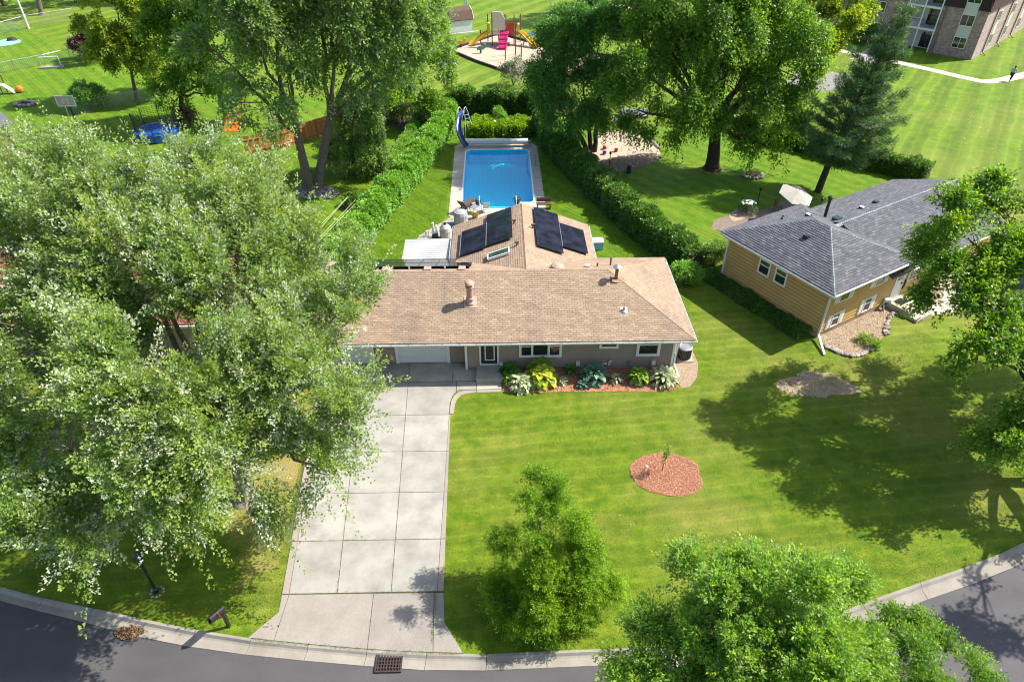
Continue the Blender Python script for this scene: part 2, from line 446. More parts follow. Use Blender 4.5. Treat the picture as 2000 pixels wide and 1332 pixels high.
M['leaf_hedge_dark'] = leaf_mat('ivy_leaf', [(0, (0.046, 0.121, 0.019)), (0.6, (0.082, 0.186, 0.024)), (1, (0.162, 0.276, 0.032))], None, 0.35, 0.45, 0.4)
M['leaf_grey'] = leaf_mat('grey_shrub_leaf', [(0, (0.15, 0.165, 0.12)), (1, (0.30, 0.31, 0.24))], None, 0.25)
M['needle'] = leaf_mat('pine_needle', [(0, (0.041, 0.101, 0.036)), (0.6, (0.085, 0.173, 0.053)), (1, (0.173, 0.274, 0.072))], None, 0.2, 0.5, 0.3)
M['blade'] = leaf_mat('grass_blade', [(0, (0.07, 0.135, 0.006)), (0.6, (0.128, 0.195, 0.012)), (0.9, (0.185, 0.222, 0.032)), (1, (0.31, 0.285, 0.10))], None, 0.35, 0.6, 0.15)
M['flower_white'] = plain('white_petal', (0.72, 0.72, 0.66), 0.8, 0.1, 0.1, 5)
def hosta_mat(name, a, bcol, edge=None):
    m, nt, b = newmat(name)
    oi = nt.nodes.new('ShaderNodeObjectInfo')
    c = ramp(nt, oi.outputs['Random'], [(0, a), (1, bcol)])
    if edge:
        c = mixc(nt, noise(nt, 7, 2, 0.5), c, edge)
    L(nt, c, b.inputs['Base Color'])
    b.inputs['Roughness'].default_value = 0.45
    spec(b, 0.35)
    out = nt.nodes['Material Output']
    tl = N(nt, 'ShaderNodeBsdfTranslucent'); L(nt, c, tl.inputs['Color'])
    mx = N(nt, 'ShaderNodeMixShader'); mx.inputs[0].default_value = 0.3
    L(nt, b.outputs[0], mx.inputs[1]); L(nt, tl.outputs[0], mx.inputs[2]); L(nt, mx.outputs[0], out.inputs['Surface'])
    return m
M['hosta_green'] = hosta_mat('green_hosta', (0.05, 0.15, 0.015), (0.11, 0.25, 0.02))
M['hosta_yellow'] = hosta_mat('yellow_hosta', (0.26, 0.36, 0.02), (0.50, 0.52, 0.05))
M['hosta_blue'] = hosta_mat('blue_hosta', (0.07, 0.16, 0.10), (0.14, 0.26, 0.16))
M['hosta_lime'] = hosta_mat('lime_hosta', (0.15, 0.27, 0.02), (0.27, 0.38, 0.04))
M['hosta_var'] = hosta_mat('variegated_hosta', (0.16, 0.24, 0.08), (0.34, 0.40, 0.19), (0.50, 0.54, 0.32))

# ---------------------------------------------------------------- mesh helpers
class MB:
    def __init__(s):
        s.v = []; s.f = []
    def add(s, vs, fs):
        k = len(s.v)
        s.v.extend([tuple(map(float, p)) for p in vs])
        s.f.extend([tuple(i + k for i in f) for f in fs])
        return s
    def box(s, x0, x1, y0, y1, z0, z1):
        return s.add([(x0, y0, z0), (x1, y0, z0), (x1, y1, z0), (x0, y1, z0), (x0, y0, z1), (x1, y0, z1), (x1, y1, z1), (x0, y1, z1)],
                     [(0, 3, 2, 1), (4, 5, 6, 7), (0, 1, 5, 4), (1, 2, 6, 5), (2, 3, 7, 6), (3, 0, 4, 7)])
    def bar(s, p, q, w, h=None, up=(0, 0, 1)):
        """a rectangular bar from p to q"""
        h = h or w
        p, q = Vector(p), Vector(q)
        d = (q - p).normalized()
        a = d.cross(Vector(up))
        if a.length < 1e-4:
            a = d.cross(Vector((1, 0, 0)))
        a.normalize(); b = a.cross(d).normalized()
        a *= w / 2; b *= h / 2
        vs = [p - a - b, p + a - b, p + a + b, p - a + b, q - a - b, q + a - b, q + a + b, q - a + b]
        return s.add(vs, [(0, 1, 2, 3), (4, 7, 6, 5), (0, 4, 5, 1), (1, 5, 6, 2), (2, 6, 7, 3), (3, 7, 4, 0)])
    def prism(s, poly, z0, z1):
        n = len(poly)
        a = sum(poly[i][0] * poly[(i + 1) % n][1] - poly[(i + 1) % n][0] * poly[i][1] for i in range(n))
        if a < 0:
            poly = poly[::-1]
        vs = [(x, y, z0) for x, y in poly] + [(x, y, z1) for x, y in poly]
        fs = [tuple(range(n))[::-1], tuple(range(n, 2 * n))] + [(i, (i + 1) % n, n + (i + 1) % n, n + i) for i in range(n)]
        return s.add(vs, fs)
    def slab(s, pts, vec):
        """a planar polygon pushed along vec"""
        n = len(pts); v = Vector(vec)
        P = [Vector(p) for p in pts]
        nn = sum(((P[i] - P[0]).cross(P[(i + 1) % n] - P[0]) for i in range(1, n - 1)), Vector())
        if nn.dot(v) < 0:
            P = P[::-1]
        vs = P + [p + v for p in P]
        fs = [tuple(range(n))[::-1], tuple(range(n, 2 * n))] + [(i, (i + 1) % n, n + (i + 1) % n, n + i) for i in range(n)]
        return s.add(vs, fs)
    def face(s, pts):
        return s.add(pts, [tuple(range(len(pts)))])
    def tube(s, pts, rad, n=8, cap=True):
        P = [Vector(p) for p in pts]
        if isinstance(rad, (int, float)):
            rad = [rad] * len(P)
        vs, fs = [], []
        a = None
        for i, p in enumerate(P):
            d = (P[min(i + 1, len(P) - 1)] - P[max(i - 1, 0)]).normalized()
            if a is None:
                a = d.cross(Vector((0, 0, 1)))
                if a.length < 0.05:
                    a = d.cross(Vector((1, 0, 0)))
            a = (a - d * a.dot(d)).normalized()
            b = d.cross(a)
            for k in range(n):
                t = 2 * math.pi * k / n
                vs.append(p + (a * math.cos(t) + b * math.sin(t)) * rad[i])
        for i in range(len(P) - 1):
            for k in range(n):
                fs.append((i * n + k, i * n + (k + 1) % n, (i + 1) * n + (k + 1) % n, (i + 1) * n + k))
        if cap:
            fs.append(tuple(range(n))[::-1]); fs.append(tuple(range((len(P) - 1) * n, len(P) * n)))
        return s.add(vs, fs)
    def lathe(s, prof, n=16, c=(0, 0, 0)):
        vs, fs = [], []
        for r, z in prof:
            for k in range(n):
                t = 2 * math.pi * k / n
                vs.append((c[0] + r * math.cos(t), c[1] + r * math.sin(t), c[2] + z))
        for i in range(len(prof) - 1):
            for k in range(n):
                fs.append((i * n + k, i * n + (k + 1) % n, (i + 1) * n + (k + 1) % n, (i + 1) * n + k))
        fs.append(tuple(range(n))[::-1]); fs.append(tuple(range((len(prof) - 1) * n, len(prof) * n)))
        return s.add(vs, fs)
    def mesh(s, name, off=(0, 0, 0)):
        me = bpy.data.meshes.new(name)
        ox, oy, oz = off
        me.from_pydata([(x - ox, y - oy, z - oz) for x, y, z in s.v], [], s.f)
        return me

WORLD = {}      # object name -> its place, so that a part given in world coordinates can be made local
def link(name, me, mat, parent=None, loc=(0, 0, 0), rz=0.0):
    o = bpy.data.objects.new(name, me)
    if mat and not me.materials:
        me.materials.append(mat)
    COL.objects.link(o)
    o.location = loc
    if rz:
        o.rotation_euler = (0, 0, rz)
    if parent is not None:
        o.parent = parent
        WORLD[o.name] = tuple(a + b for a, b in zip(WORLD.get(parent.name, (0, 0, 0)), loc))
    else:
        WORLD[o.name] = tuple(loc)
    return o
def tag(o, label=None, cat=None, group=None, kind=None):
    for k, v in (('label', label), ('category', cat), ('group', group), ('kind', kind)):
        if v:
            o[k] = v
    return o
def thing(name, label, cat, loc=(0, 0, 0), rz=0.0, group=None):
    o = bpy.data.objects.new(name, None)
    o.empty_display_size = 0.3
    COL.objects.link(o)
    o.location = loc; o.rotation_euler = (0, 0, rz)
    WORLD[o.name] = tuple(float(a) for a in loc)
    return tag(o, label, cat, group)
def part(name, mb, mat, parent, label=None, kind=None):
    """mb in the thing's own axes with the origin at the thing's base"""
    o = link(name, mb.mesh(name), mat, parent)
    if label: o['label'] = label
    if kind: o['kind'] = kind
    return o
def wpart(name, mb, mat, parent, label=None, kind=None):
    """mb in world coordinates; only for things that are not turned"""
    o = link(name, mb.mesh(name, WORLD[parent.name]), mat, parent)
    if label: o['label'] = label
    if kind: o['kind'] = kind
    return o
def struct(name, mb, mat, parent=None):
    o = link(name, mb.mesh(name, WORLD[parent.name] if parent is not None else (0, 0, 0)), mat, parent)
    if parent is None:
        o['kind'] = 'structure'
    return o
def copy_tree(o, parent=None, loc=None, rz=None):
    c = o.copy(); COL.objects.link(c)
    if parent is not None: c.parent = parent
    if loc is not None: c.location = loc
    if rz is not None: c.rotation_euler = (0, 0, rz)
    for ch in list(o.children):
        copy_tree(ch, c)
    return c
def mesh_np(name, V, F, attr=None):
    """F: (n,3) or (n,4) index array; attr: one float per face, stored as 'spray'"""
    me = bpy.data.meshes.new(name)
    V = np.ascontiguousarray(V, dtype=np.float32); F = np.ascontiguousarray(F, dtype=np.int32)
    k = F.shape[1]
    me.vertices.add(len(V)); me.vertices.foreach_set('co', V.ravel())
    me.loops.add(F.size); me.loops.foreach_set('vertex_index', F.ravel())
    me.polygons.add(len(F)); me.polygons.foreach_set('loop_start', np.arange(0, F.size, k, dtype=np.int32))
    me.update(calc_edges=True)
    if attr is not None:
        a = me.attributes.new('spray', 'FLOAT', 'FACE')
        a.data.foreach_set('value', np.ascontiguousarray(attr, dtype=np.float32))
    return me
def smooth_line(pts, n=6):
    """Catmull-Rom through 2D or 3D points"""
    P = [np.array(p, float) for p in pts]
    P = [2 * P[0] - P[1]] + P + [2 * P[-1] - P[-2]]
    out = []
    for i in range(1, len(P) - 2):
        for t in np.linspace(0, 1, n, endpoint=False):
            a, b, c, d = P[i - 1:i + 3]
            out.append(0.5 * (2 * b + (c - a) * t + (2 * a - 5 * b + 4 * c - d) * t * t + (3 * b - a - 3 * c + d) * t ** 3))
    out.append(P[-2])
    return [tuple(p) for p in out]
def blob_outline(c, rx, ry, n=40, wob=0.08, seed=0):
    r = random.Random(seed)
    ph = [r.uniform(0, 6.28) for _ in range(5)]
    out = []
    for k in range(n):
        t = 2 * math.pi * k / n
        w = 1 + wob * sum(math.sin((j + 2) * t + ph[j]) / (j + 1.5) for j in range(5)) + r.uniform(-wob, wob) * 0.25
        out.append((c[0] + rx * w * math.cos(t), c[1] + ry * w * math.sin(t)))
    return out
def inside(poly, X, Y):
    res = np.zeros(len(X), bool)
    n = len(poly)
    j = n - 1
    for i in range(n):
        xi, yi = poly[i]; xj, yj = poly[j]
        if yi != yj:
            c = ((yi > Y) != (yj > Y)) & (X < (xj - xi) * (Y - yi) / (yj - yi) + xi)
            res ^= c
        j = i
    return res
def pts_in(poly, n, g=rng):
    P = np.array(poly); lo, hi = P.min(0), P.max(0)
    out = np.zeros((0, 2))
    while len(out) < n:
        q = lo + g.random((int(n * 2) + 10, 2)) * (hi - lo)
        out = np.vstack([out, q[inside(poly, q[:, 0], q[:, 1])]])
    return out[:n]
def scatter_chips(name, poly, n, size, z, mat, parent=None, flat=0.4, keep=None):
    """n small wedge-shaped lumps lying on a bed: real geometry nobody would count"""
    p = pts_in(poly, n)
    if keep is not None:
        p = p[keep(p)]
    n = len(p)
    s = size * rng.uniform(0.5, 1.3, (n, 1, 1))
    T = rng.normal(0, 1, (n, 4, 3)); T /= np.linalg.norm(T, axis=2, keepdims=True)
    T *= s * np.array([1, 1, flat])
    T[:, :, 2] += z
    T[:, :, :2] += p[:, None, :]
    F = (np.arange(n)[:, None, None] * 4 + np.array([[0, 1, 2], [0, 3, 1], [1, 3, 2], [2, 3, 0]])).reshape(-1, 3)
    V = T.reshape(-1, 3)
    if parent is not None:
        V = V - np.array(WORLD[parent.name])
    o = link(name, mesh_np(name, V, F), mat, parent)
    o['kind'] = 'stuff'
    return o

# ---------------------------------------------------------------- foliage
def unit(a):
    return a / np.maximum(np.linalg.norm(a, axis=-1, keepdims=True), 1e-9)
def leaves(P, D, L_, m, size, g, droop=0.25, width=0.5, spread=0.9, col=None, tipcol=0.25, bushy=0.0, flip=0.0):
    """m leaves along each spray (start P, direction D, length L_); returns verts, quads, colour per quad"""
    n = len(P)
    t = (np.arange(m)[None, :] + g.random((n, m))) / m
    d = D[:, None, :]
    pos = P[:, None, :] + d * (t * L_[:, None])[..., None]
    pos[..., 2] -= droop * (t ** 2) * L_[:, None]
    rv = unit(g.normal(0, 1, (n, m, 3)))
    ax = unit(d * (0.55 + 0.6 * t[..., None]) + rv * spread + np.array([0, 0, -droop * 0.8]))
    sn = unit(d * 0.25 + g.normal(0, 0.45, (n, 1, 3)) + np.array([0.25, 0, 0.9]))       # leaves of a spray face much the same way
    if flip:
        sn = sn * np.where(g.random((n, 1, 1)) < flip, -1.0, 1.0)                              # the wind turns whole sprays over
    nr = unit(g.normal(0, 0.42, (n, m, 3)) + sn)
    sd = unit(np.cross(ax, nr))
    nr = np.cross(sd, ax)
    s = size * g.uniform(0.6, 1.25, (n, m))[..., None] * (1.1 - 0.35 * t[..., None])
    pos = pos + rv * (s * 0.5 + bushy * (1.05 - t[..., None]) * g.random((n, m))[..., None] ** 0.6)
    b = pos + ax * s * 0.30 + sd * s * width * 0.62 + nr * s * 0.06
    c = pos + ax * s * 1.08 - nr * s * 0.10; e = pos + ax * s * 0.30 - sd * s * width * 0.62 + nr * s * 0.06
    V = np.stack([b, c, e], 2).reshape(-1, 3)
    k = n * m
    F = np.arange(k * 3).reshape(-1, 3)
    if col is None:
        col = g.random(n)
    cc = np.clip(col[:, None] * (1 - tipcol) + tipcol * t ** 2, 0, 1).ravel()
    return V, F, cc
def sub_clumps(blobs, per, g, rs=0.36, low=-0.5):
    """lobes on the surface of every blob of a crown: centre, radius, outward direction"""
    C, Rr, Dd = [], [], []
    for (c, r) in blobs:
        c = np.array(c, float); r = np.array(r if hasattr(r, '__len__') else (r, r, r), float)
        k = max(5, int(per * (r.mean() ** 1.6)))
        d = unit(g.normal(0, 1, (k * 3, 3)))
        d = d[d[:, 2] > low][:k]
        rad = g.uniform(0.5, 1.0, len(d)) ** 0.5
        p = c + d * r * rad[:, None]
        keep = np.ones(len(p), bool)
        for (c2, r2) in blobs:
            r2 = np.array(r2 if hasattr(r2, '__len__') else (r2, r2, r2), float)
            q = ((p - np.array(c2)) / r2)
            keep &= ~((q ** 2).sum(1) < 0.35)
        keep |= g.random(len(p)) < 0.15
        C.append(p[keep]); Dd.append(d[keep]); Rr.append(np.full(keep.sum(), r.mean() * rs) * g.uniform(0.7, 1.3, keep.sum()))
    return np.vstack(C), np.concatenate(Rr), np.vstack(Dd)
def limb_path(a, b, sag, g, n=6, wob=0.05):
    a, b = np.array(a, float), np.array(b, float)
    ln = np.linalg.norm(b - a)
    mid = a * 0.5 + b * 0.5 + np.array([0, 0, sag * ln])
    ts = np.linspace(0, 1, n)
    P = [(1 - t) ** 2 * a + 2 * t * (1 - t) * mid + t * t * b for t in ts]
    for i in range(1, n - 1):
        P[i] = P[i] + g.normal(0, wob, 3) * ln * 0.4
    return P
def tree(name, label, base, blobs, leaf, bark, n_spray, m, size, seed, group=None, cat='tree', trunk_r=0.3, fork=0.35, spray=0.7,
         wind=(0, 0, 0), droop=0.25, width=0.62, per=2.4, rs=0.44, low=-0.5, up=0.25, out=1.0, stems=1, sub=True, twig_r=0.025, limb_r=0.55, lobe=0.75, spread=0.9, flare=1.5, bushy=0.0, tipcol=0.25, jit=0.25, plume=None, flip=0.0):
    g = np.random.default_rng(seed)
    base = np.array([base[0], base[1], base[2] if len(base) > 2 else 0.0], float)
    t = thing(name, label, cat, tuple(base), 0, group)
    C, Rr, Dd = sub_clumps(blobs, per, g, rs, low)
    w = Rr ** 2; w = w / w.sum()
    idx = g.choice(len(C), n_spray, p=w)
    d = unit(unit(g.normal(0, 1, (n_spray, 3))) + Dd[idx] * lobe + np.array([0, 0, up]))
    P = C[idx] + d * Rr[idx][:, None] * (g.random(n_spray) ** 0.4)[:, None]
    D = unit(d * out + Dd[idx] * 0.4 + np.array([0, 0, up * 0.8]) + np.array(wind) + g.normal(0, jit, (n_spray, 3)))
    if plume:
        # shoots stand up in the top of the crown and hang outwards below
        k = np.clip((P[:, 2] - plume[0]) / (plume[1] - plume[0]), 0, 1)[:, None]
        D = unit(d * 0.45 + Dd[idx] * (0.75 - 0.3 * k) + np.array([0, 0, 1.0]) * (k * 1.15 - 0.35) + np.array(wind) + g.normal(0, jit, (n_spray, 3)))
    lump = g.random(len(C))
    col = np.clip(0.55 * g.random(n_spray) + 0.45 * lump[idx], 0, 1)
    Ls_ = spray * g.uniform(0.6, 1.3, n_spray)
    if plume:
        Ls_ = np.where(g.random(n_spray) < 0.12, Ls_ * 1.6, Ls_)
    V, F, cc = leaves(P, D, Ls_, m, size, g, droop, width, spread, col, tipcol, bushy, flip)
    V[:, 2] = np.maximum(V[:, 2], 0.12)
    link('crown', mesh_np('crown', V - base, F, cc), leaf, t)
    # trunk and limbs
    cents = [np.array(c, float) for c, r in blobs]
    cm = np.mean(cents, 0)
    zc = min(c[2] for c in cents)
    order = sorted(range(len(cents)), key=lambda i: cents[i][0])
    for k in range(stems):
        mine = order[k * len(order) // stems:(k + 1) * len(order) // stems]
        cm = np.mean([cents[i] for i in mine], 0)
        b0 = base + (np.array([(k - (stems - 1) / 2) * trunk_r * 1.3, g.normal(0, 0.1), 0]) if stems > 1 else 0)
        fk = np.array([b0[0] * (1 - fork * 0.8) + cm[0] * fork * 0.8, b0[1] * (1 - fork * 0.8) + cm[1] * fork * 0.8, b0[2] + fork * (cm[2] + 0.25 * cm[2])])
        if stems > 1:
            fk += g.normal(0, 0.25, 3) * np.array([1, 1, 0.3])
        mb = MB()
        path = limb_path(b0, fk, 0.02, g, 6, 0.015)
        rads = [trunk_r * (1 - 0.35 * i / 5) for i in range(6)]
        path = [path[0], path[0] * 0.93 + path[1] * 0.07 + 0] + path[1:] if False else path
        # root flare
        p_fl = path[0] * 0.75 + path[1] * 0.25
        path = [path[0], p_fl] + path[1:]
        rads = [trunk_r * flare, trunk_r * 1.08] + rads[1:]
        mb.tube([tuple(p - base) for p in path], rads, 10)
        ends = []
        for i in mine:
            lp = limb_path(path[-1] - (path[-1] - path[-2]) * 0.25, cents[i], g.uniform(-0.02, 0.10), g, 8, 0.04)
            ln = np.linalg.norm(lp[-1] - lp[0])
            r0 = trunk_r * limb_r * min(1.0, 0.6 + 0.05 * ln)
            mb.tube([tuple(p - base) for p in lp], [max(twig_r, r0 * (1 - 0.85 * j / 7)) for j in range(8)], 7)
            ends.append(lp)
        if sub:
            for j in range(len(C)):
                if ends and (stems == 1 or min(range(len(cents)), key=lambda i: np.linalg.norm(cents[i] - C[j])) in mine):
                    q = min(((np.linalg.norm(lp[s] - C[j]), lp, s) for lp in ends for s in (2, 3, 4, 5, 6)), key=lambda z: z[0])
                    if q[0] < 0.4: continue
                    sp = limb_path(q[1][q[2]], C[j] + Dd[j] * Rr[j] * 0.5, g.uniform(0.0, 0.12), g, 5, 0.05)
                    r0 = max(twig_r, trunk_r * limb_r * (1 - 0.85 * q[2] / 7) * 0.5)
                    mb.tube([tuple(p - base) for p in sp], [r0 * (1 - 0.75 * s / 4) for s in range(5)], 5, False)
        part('trunk', mb, bark, t)
    return t
def pine_tree(name, label, base, top, r0, seed):
    g = np.random.default_rng(seed)
    base = np.array([*base, 0.0]); top = np.array(top, float)
    t = thing(name, label, 'tree', tuple(base))
    mb = MB()
    bend = lambda s: base + (top - base) * s + np.array([-0.5, 0, 0]) * math.sin(s * math.pi) * 0.9
    path = [bend(s) for s in np.linspace(0, 1, 12)]
    mb.tube([tuple(p - base) for p in path], [0.30 * (1 - 0.93 * i / 11) for i in range(12)], 9)
    part('trunk', mb, M['bark_dark'], t)
    bm_ = MB()
    Ps, Ds, Ls = [], [], []
    H = top[2]
    for wz in np.linspace(0.17, 0.985, 15):
        c = bend(wz)
        prof = max(0.12, (1 - wz) ** 0.75) * min(1, (wz - 0.02) / 0.22)
        k = int(g.integers(5, 8))
        a0 = g.random() * 6.28
        for j in range(k):
            an = a0 + j * 6.283 / k + g.normal(0, 0.25)
            ln = r0 * prof * g.uniform(0.55, 1.25)
            dv = np.array([math.cos(an), math.sin(an), 0.12 + 0.35 * wz])
            dv = dv + np.array([0.42, 0.08, 0.05])          # the wind leans the boughs
            dv = dv / np.linalg.norm(dv)
            e = c + dv * ln
            e[2] += 0.25
            q = limb_path(c, e, -0.06, g, 5, 0.03)
            bm_.tube([tuple(p - base) for p in q], [0.07 * (1 - wz * 0.6) * (1 - 0.8 * i / 4) for i in range(5)], 5, False)
            ns = max(4, int(ln * 16))
            for s in range(ns):
                f = 0.18 + 0.82 * (s + g.random()) / ns
                p = c + (e - c) * f
                side = np.array([-dv[1], dv[0], 0.0]) * g.choice([-1, 1])
                wd = 0.42 * ln * (1.05 - f) + 0.18
                off = side * g.random() * wd
                Ps.append(p + off + np.array([0, 0, g.normal(0, 0.08)]))
                Ds.append(dv * 0.8 + side * 0.35 + np.array([0.25, 0.05, 0.25]) + g.normal(0, 0.15, 3))
                Ls.append(g.uniform(0.25, 0.5))
    part('boughs', bm_, M['bark_dark'], t, kind='stuff')
    Ps, Ds, Ls = np.array(Ps), unit(np.array(Ds)), np.array(Ls)
    V, F, cc = leaves(Ps, Ds, Ls, 30, 0.26, g, 0.05, 0.16, 0.65, tipcol=.5)
    link('needles', mesh_np('needles', V - base, F, cc), M['needle'], t)['kind'] = 'stuff'
    return t
def hedge_mesh(path, w, h, n, size, g, top_wob=0.2, closed_ends=True):
    """leaves over the sides and top of a long clipped body following path (list of (x, y)); also a twiggy core"""
    P = np.array(path, float)
    seg = np.linalg.norm(np.diff(P, axis=0), axis=1)
    cum = np.concatenate([[0], np.cumsum(seg)])
    s = g.random(n) * cum[-1]
    i = np.clip(np.searchsorted(cum, s) - 1, 0, len(seg) - 1)
    f = (s - cum[i]) / seg[i]
    c = P[i] + (P[i + 1] - P[i]) * f[:, None]
    d = unit(P[i + 1] - P[i])
    nrm = np.stack([-d[:, 1], d[:, 0]], 1)
    per = 2 * h + w
    u = g.random(n) * per
    off = np.where(u < h, -w / 2, np.where(u < h + w, -w / 2 + (u - h), w / 2))
    z = np.where(u < h, u, np.where(u < h + w, h, per - u))
    wob = 1 + top_wob * (np.sin(s * 1.7) * 0.5 + np.sin(s * 4.1 + 1) * 0.35 + np.sin(s * 9.3 + off * 3) * 0.3)
    rr = 1 - 0.10 * g.random(n) ** 2
    corner = 1 - 0.12 * (np.abs(off) / (w / 2)) ** 4 * (z / h) ** 4
    off = off * wob * rr * corner; z = z * wob * rr * corner
    pos = np.stack([c[:, 0] + nrm[:, 0] * off, c[:, 1] + nrm[:, 1] * off, np.maximum(z, 0.06)], 1)
    outw = np.stack([nrm[:, 0] * off / (w / 2), nrm[:, 1] * off / (w / 2), (z / h) ** 3 * 1.2], 1)
    D = unit(outw + g.normal(0, 0.45, (n, 3)))
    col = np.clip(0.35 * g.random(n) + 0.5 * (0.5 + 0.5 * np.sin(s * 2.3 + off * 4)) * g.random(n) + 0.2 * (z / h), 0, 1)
    return leaves(pos, D, np.full(n, size * 1.4), 3, size, g, 0.15, 0.75, 0.7, col, 0.1)
def hedge(name, label, path, w, h, n, leaf, size, seed, cat='hedge', core=True, group=None):
    g = np.random.default_rng(seed)
    b = (float(path[0][0]), float(path[0][1]), 0.0)
    t = thing(name, label, cat, b, 0, group)
    V, F, cc = hedge_mesh(path, w, h, n, size, g)
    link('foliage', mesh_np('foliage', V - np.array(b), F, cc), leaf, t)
    if core:
        mb = MB()
        P = [np.array(p, float) for p in path]
        for i in range(len(P) - 1):
            d = unit(P[i + 1] - P[i]); nn = np.array([-d[1], d[0]]) * (w / 2 - 0.16)
            q = [P[i] - nn, P[i + 1] - nn, P[i + 1] + nn, P[i] + nn]
            mb.prism([(float(a) - b[0], float(c) - b[1]) for a, c in q], 0.05, h - 0.2)
        part('twig_core', mb, M['bark_dark'], t)
    return t
def bush(name, label, base, r, h, leaf, n, size, seed, cat='bush', group=None, stem=True, m=10, lobes=9, droop=0.15):
    g = np.random.default_rng(seed)
    b = np.array([base[0], base[1], 0.0])
    t = thing(name, label, cat, tuple(b), 0, group)
    d = unit(g.normal(0, 1, (lobes, 3))); d[:, 2] = np.abs(d[:, 2])
    C = np.array([0, 0, h * 0.38]) + d * np.array([r * 0.6, r * 0.6, h * 0.38]) * g.uniform(0.6, 1, (lobes, 1))
    idx = g.integers(0, lobes, n)
    dd = unit(g.normal(0, 1, (n, 3)) + np.array([0, 0, 0.3]) + unit(C[idx] - np.array([0, 0, h * 0.2])) * 0.6)
    P = C[idx] + dd * np.array([r * 0.42, r * 0.42, h * 0.27]) * (g.random((n, 1)) ** 0.4)
    P[:, 2] = np.maximum(P[:, 2], 0.05)
    V, F, cc = leaves(P, dd, np.full(n, 0.22 + 0.1 * r), m, size, g, droop, 0.55, 0.9)
    V[:, 2] = np.maximum(V[:, 2], 0.02)
    link('foliage', mesh_np('foliage', V, F, cc), leaf, t)
    if stem:
        mb = MB()
        for k in range(5):
            e = C[k % lobes]
            mb.tube([(0.06 * math.cos(k), 0.06 * math.sin(k), 0), tuple(e * 0.5 + np.array([0, 0, 0.05])), tuple(e)], [0.04, 0.03, 0.012], 5)
        part('stems', mb, M['bark'], t, kind='stuff')
    return t

# ---------------------------------------------------------------- shingles and boards
def clip_poly(poly, clip):
    """Sutherland-Hodgman: poly cut by the convex counter-clockwise clip"""
    out = poly
    n = len(clip)
    for i in range(n):
        ax, ay = clip[i]; bx, by = clip[(i + 1) % n]
        ex, ey = bx - ax, by - ay
        src, out = out, []
        if not src: return []
        for j in range(len(src)):
            p, q = src[j - 1], src[j]
            sp = ex * (p[1] - ay) - ey * (p[0] - ax); sq = ex * (q[1] - ay) - ey * (q[0] - ax)
            if (sp >= 0) != (sq >= 0):
                t = sp / (sp - sq)
                out.append((p[0] + (q[0] - p[0]) * t, p[1] + (q[1] - p[1]) * t))
            if sq >= 0:
                out.append(q)
    return out
def shingles(parent, O, U, V_, poly, mat, tab=0.31, course=0.14, th=0.016, single=0, seed=1, off=0.03):
    """three-tab shingles over a roof face: O origin, U along the eave, V_ up the slope, poly in (u, v). The first `single` whole tabs from
    the eave are parts of their own, the rest one part. Coordinates are the parent's own."""
    g = random.Random(seed)
    O, U, V_ = Vector(O), Vector(U).normalized(), Vector(V_).normalized()
    W = U.cross(V_).normalized()
    if W.z < 0: W = -W
    us = [p[0] for p in poly]; vs = [p[1] for p in poly]
    a = sum(poly[i][0] * poly[(i + 1) % len(poly)][1] - poly[(i + 1) % len(poly)][0] * poly[i][1] for i in range(len(poly)))
    if a < 0: poly = poly[::-1]
    rest = MB(); made = 0
    # the whole-tab mesh, shared
    def tabgeo(pl, jit):
        vmin = min(p[1] for p in pl)
        bot, top = [], []
        for (u, v) in pl:
            k = 1 - (v - vmin) / course
            p = O + U * u + V_ * v
            bot.append(p + W * off)
            top.append(p + W * (off + 0.004 + th * max(0.0, k) + jit))
        return bot, top
    nv = int(math.ceil((max(vs) - min(vs)) / course))
    shared = None
    rot = Matrix((U, V_, W)).transposed().to_4x4()
    for j in range(nv):
        v0 = min(vs) + j * course
        sh = (j % 2) * tab * 0.5 + g.uniform(-0.03, 0.03)
        nu = int((max(us) - min(us)) / tab) + 2
        for i in range(nu):
            u0 = min(us) - tab + i * tab + sh
            gp = 0.006
            rect = [(u0 + gp, v0), (u0 + tab - gp, v0), (u0 + tab - gp, v0 + course * 1.02), (u0 + gp, v0 + course * 1.02)]
            pl = clip_poly(rect, poly)
            if len(pl) < 3: continue
            jit = g.uniform(0, 0.007)
            full = len(pl) == 4 and all(abs(pl[k][0] - q[0]) < 1e-6 or True for k, q in enumerate(rect)) and abs(max(p[0] for p in pl) - min(p[0] for p in pl) - (tab - 2 * gp)) < 1e-4 and abs(max(p[1] for p in pl) - min(p[1] for p in pl) - course * 1.02) < 1e-4
            if full and made < single:
                if shared is None:
                    w_, h_ = tab - 2 * 0.006, course * 1.02
                    mb = MB().add([(0, 0, 0), (w_, 0, 0), (w_, h_, 0), (0, h_, 0), (0, 0, th + 0.004), (w_, 0, th + 0.004), (w_, h_, 0.004), (0, h_, 0.004)],
                                  [(0, 3, 2, 1), (4, 5, 6, 7), (0, 1, 5, 4), (1, 2, 6, 5), (2, 3, 7, 6), (3, 0, 4, 7)])
                    shared = mb.mesh('shingle'); shared.materials.append(mat)
                o = bpy.data.objects.new('shingle', shared)
                COL.objects.link(o); o.parent = parent
                p = O + U * (u0 + gp) + V_ * v0 + W * (off + jit)
                o.matrix_local = Matrix.Translation(p) @ rot
                made += 1
                continue
            b, t = tabgeo(pl, jit)
            n = len(pl)
            rest.add(b + t, [tuple(range(n, 2 * n))] + [(k, (k + 1) % n, n + (k + 1) % n, n + k) for k in range(n)])
    return rest
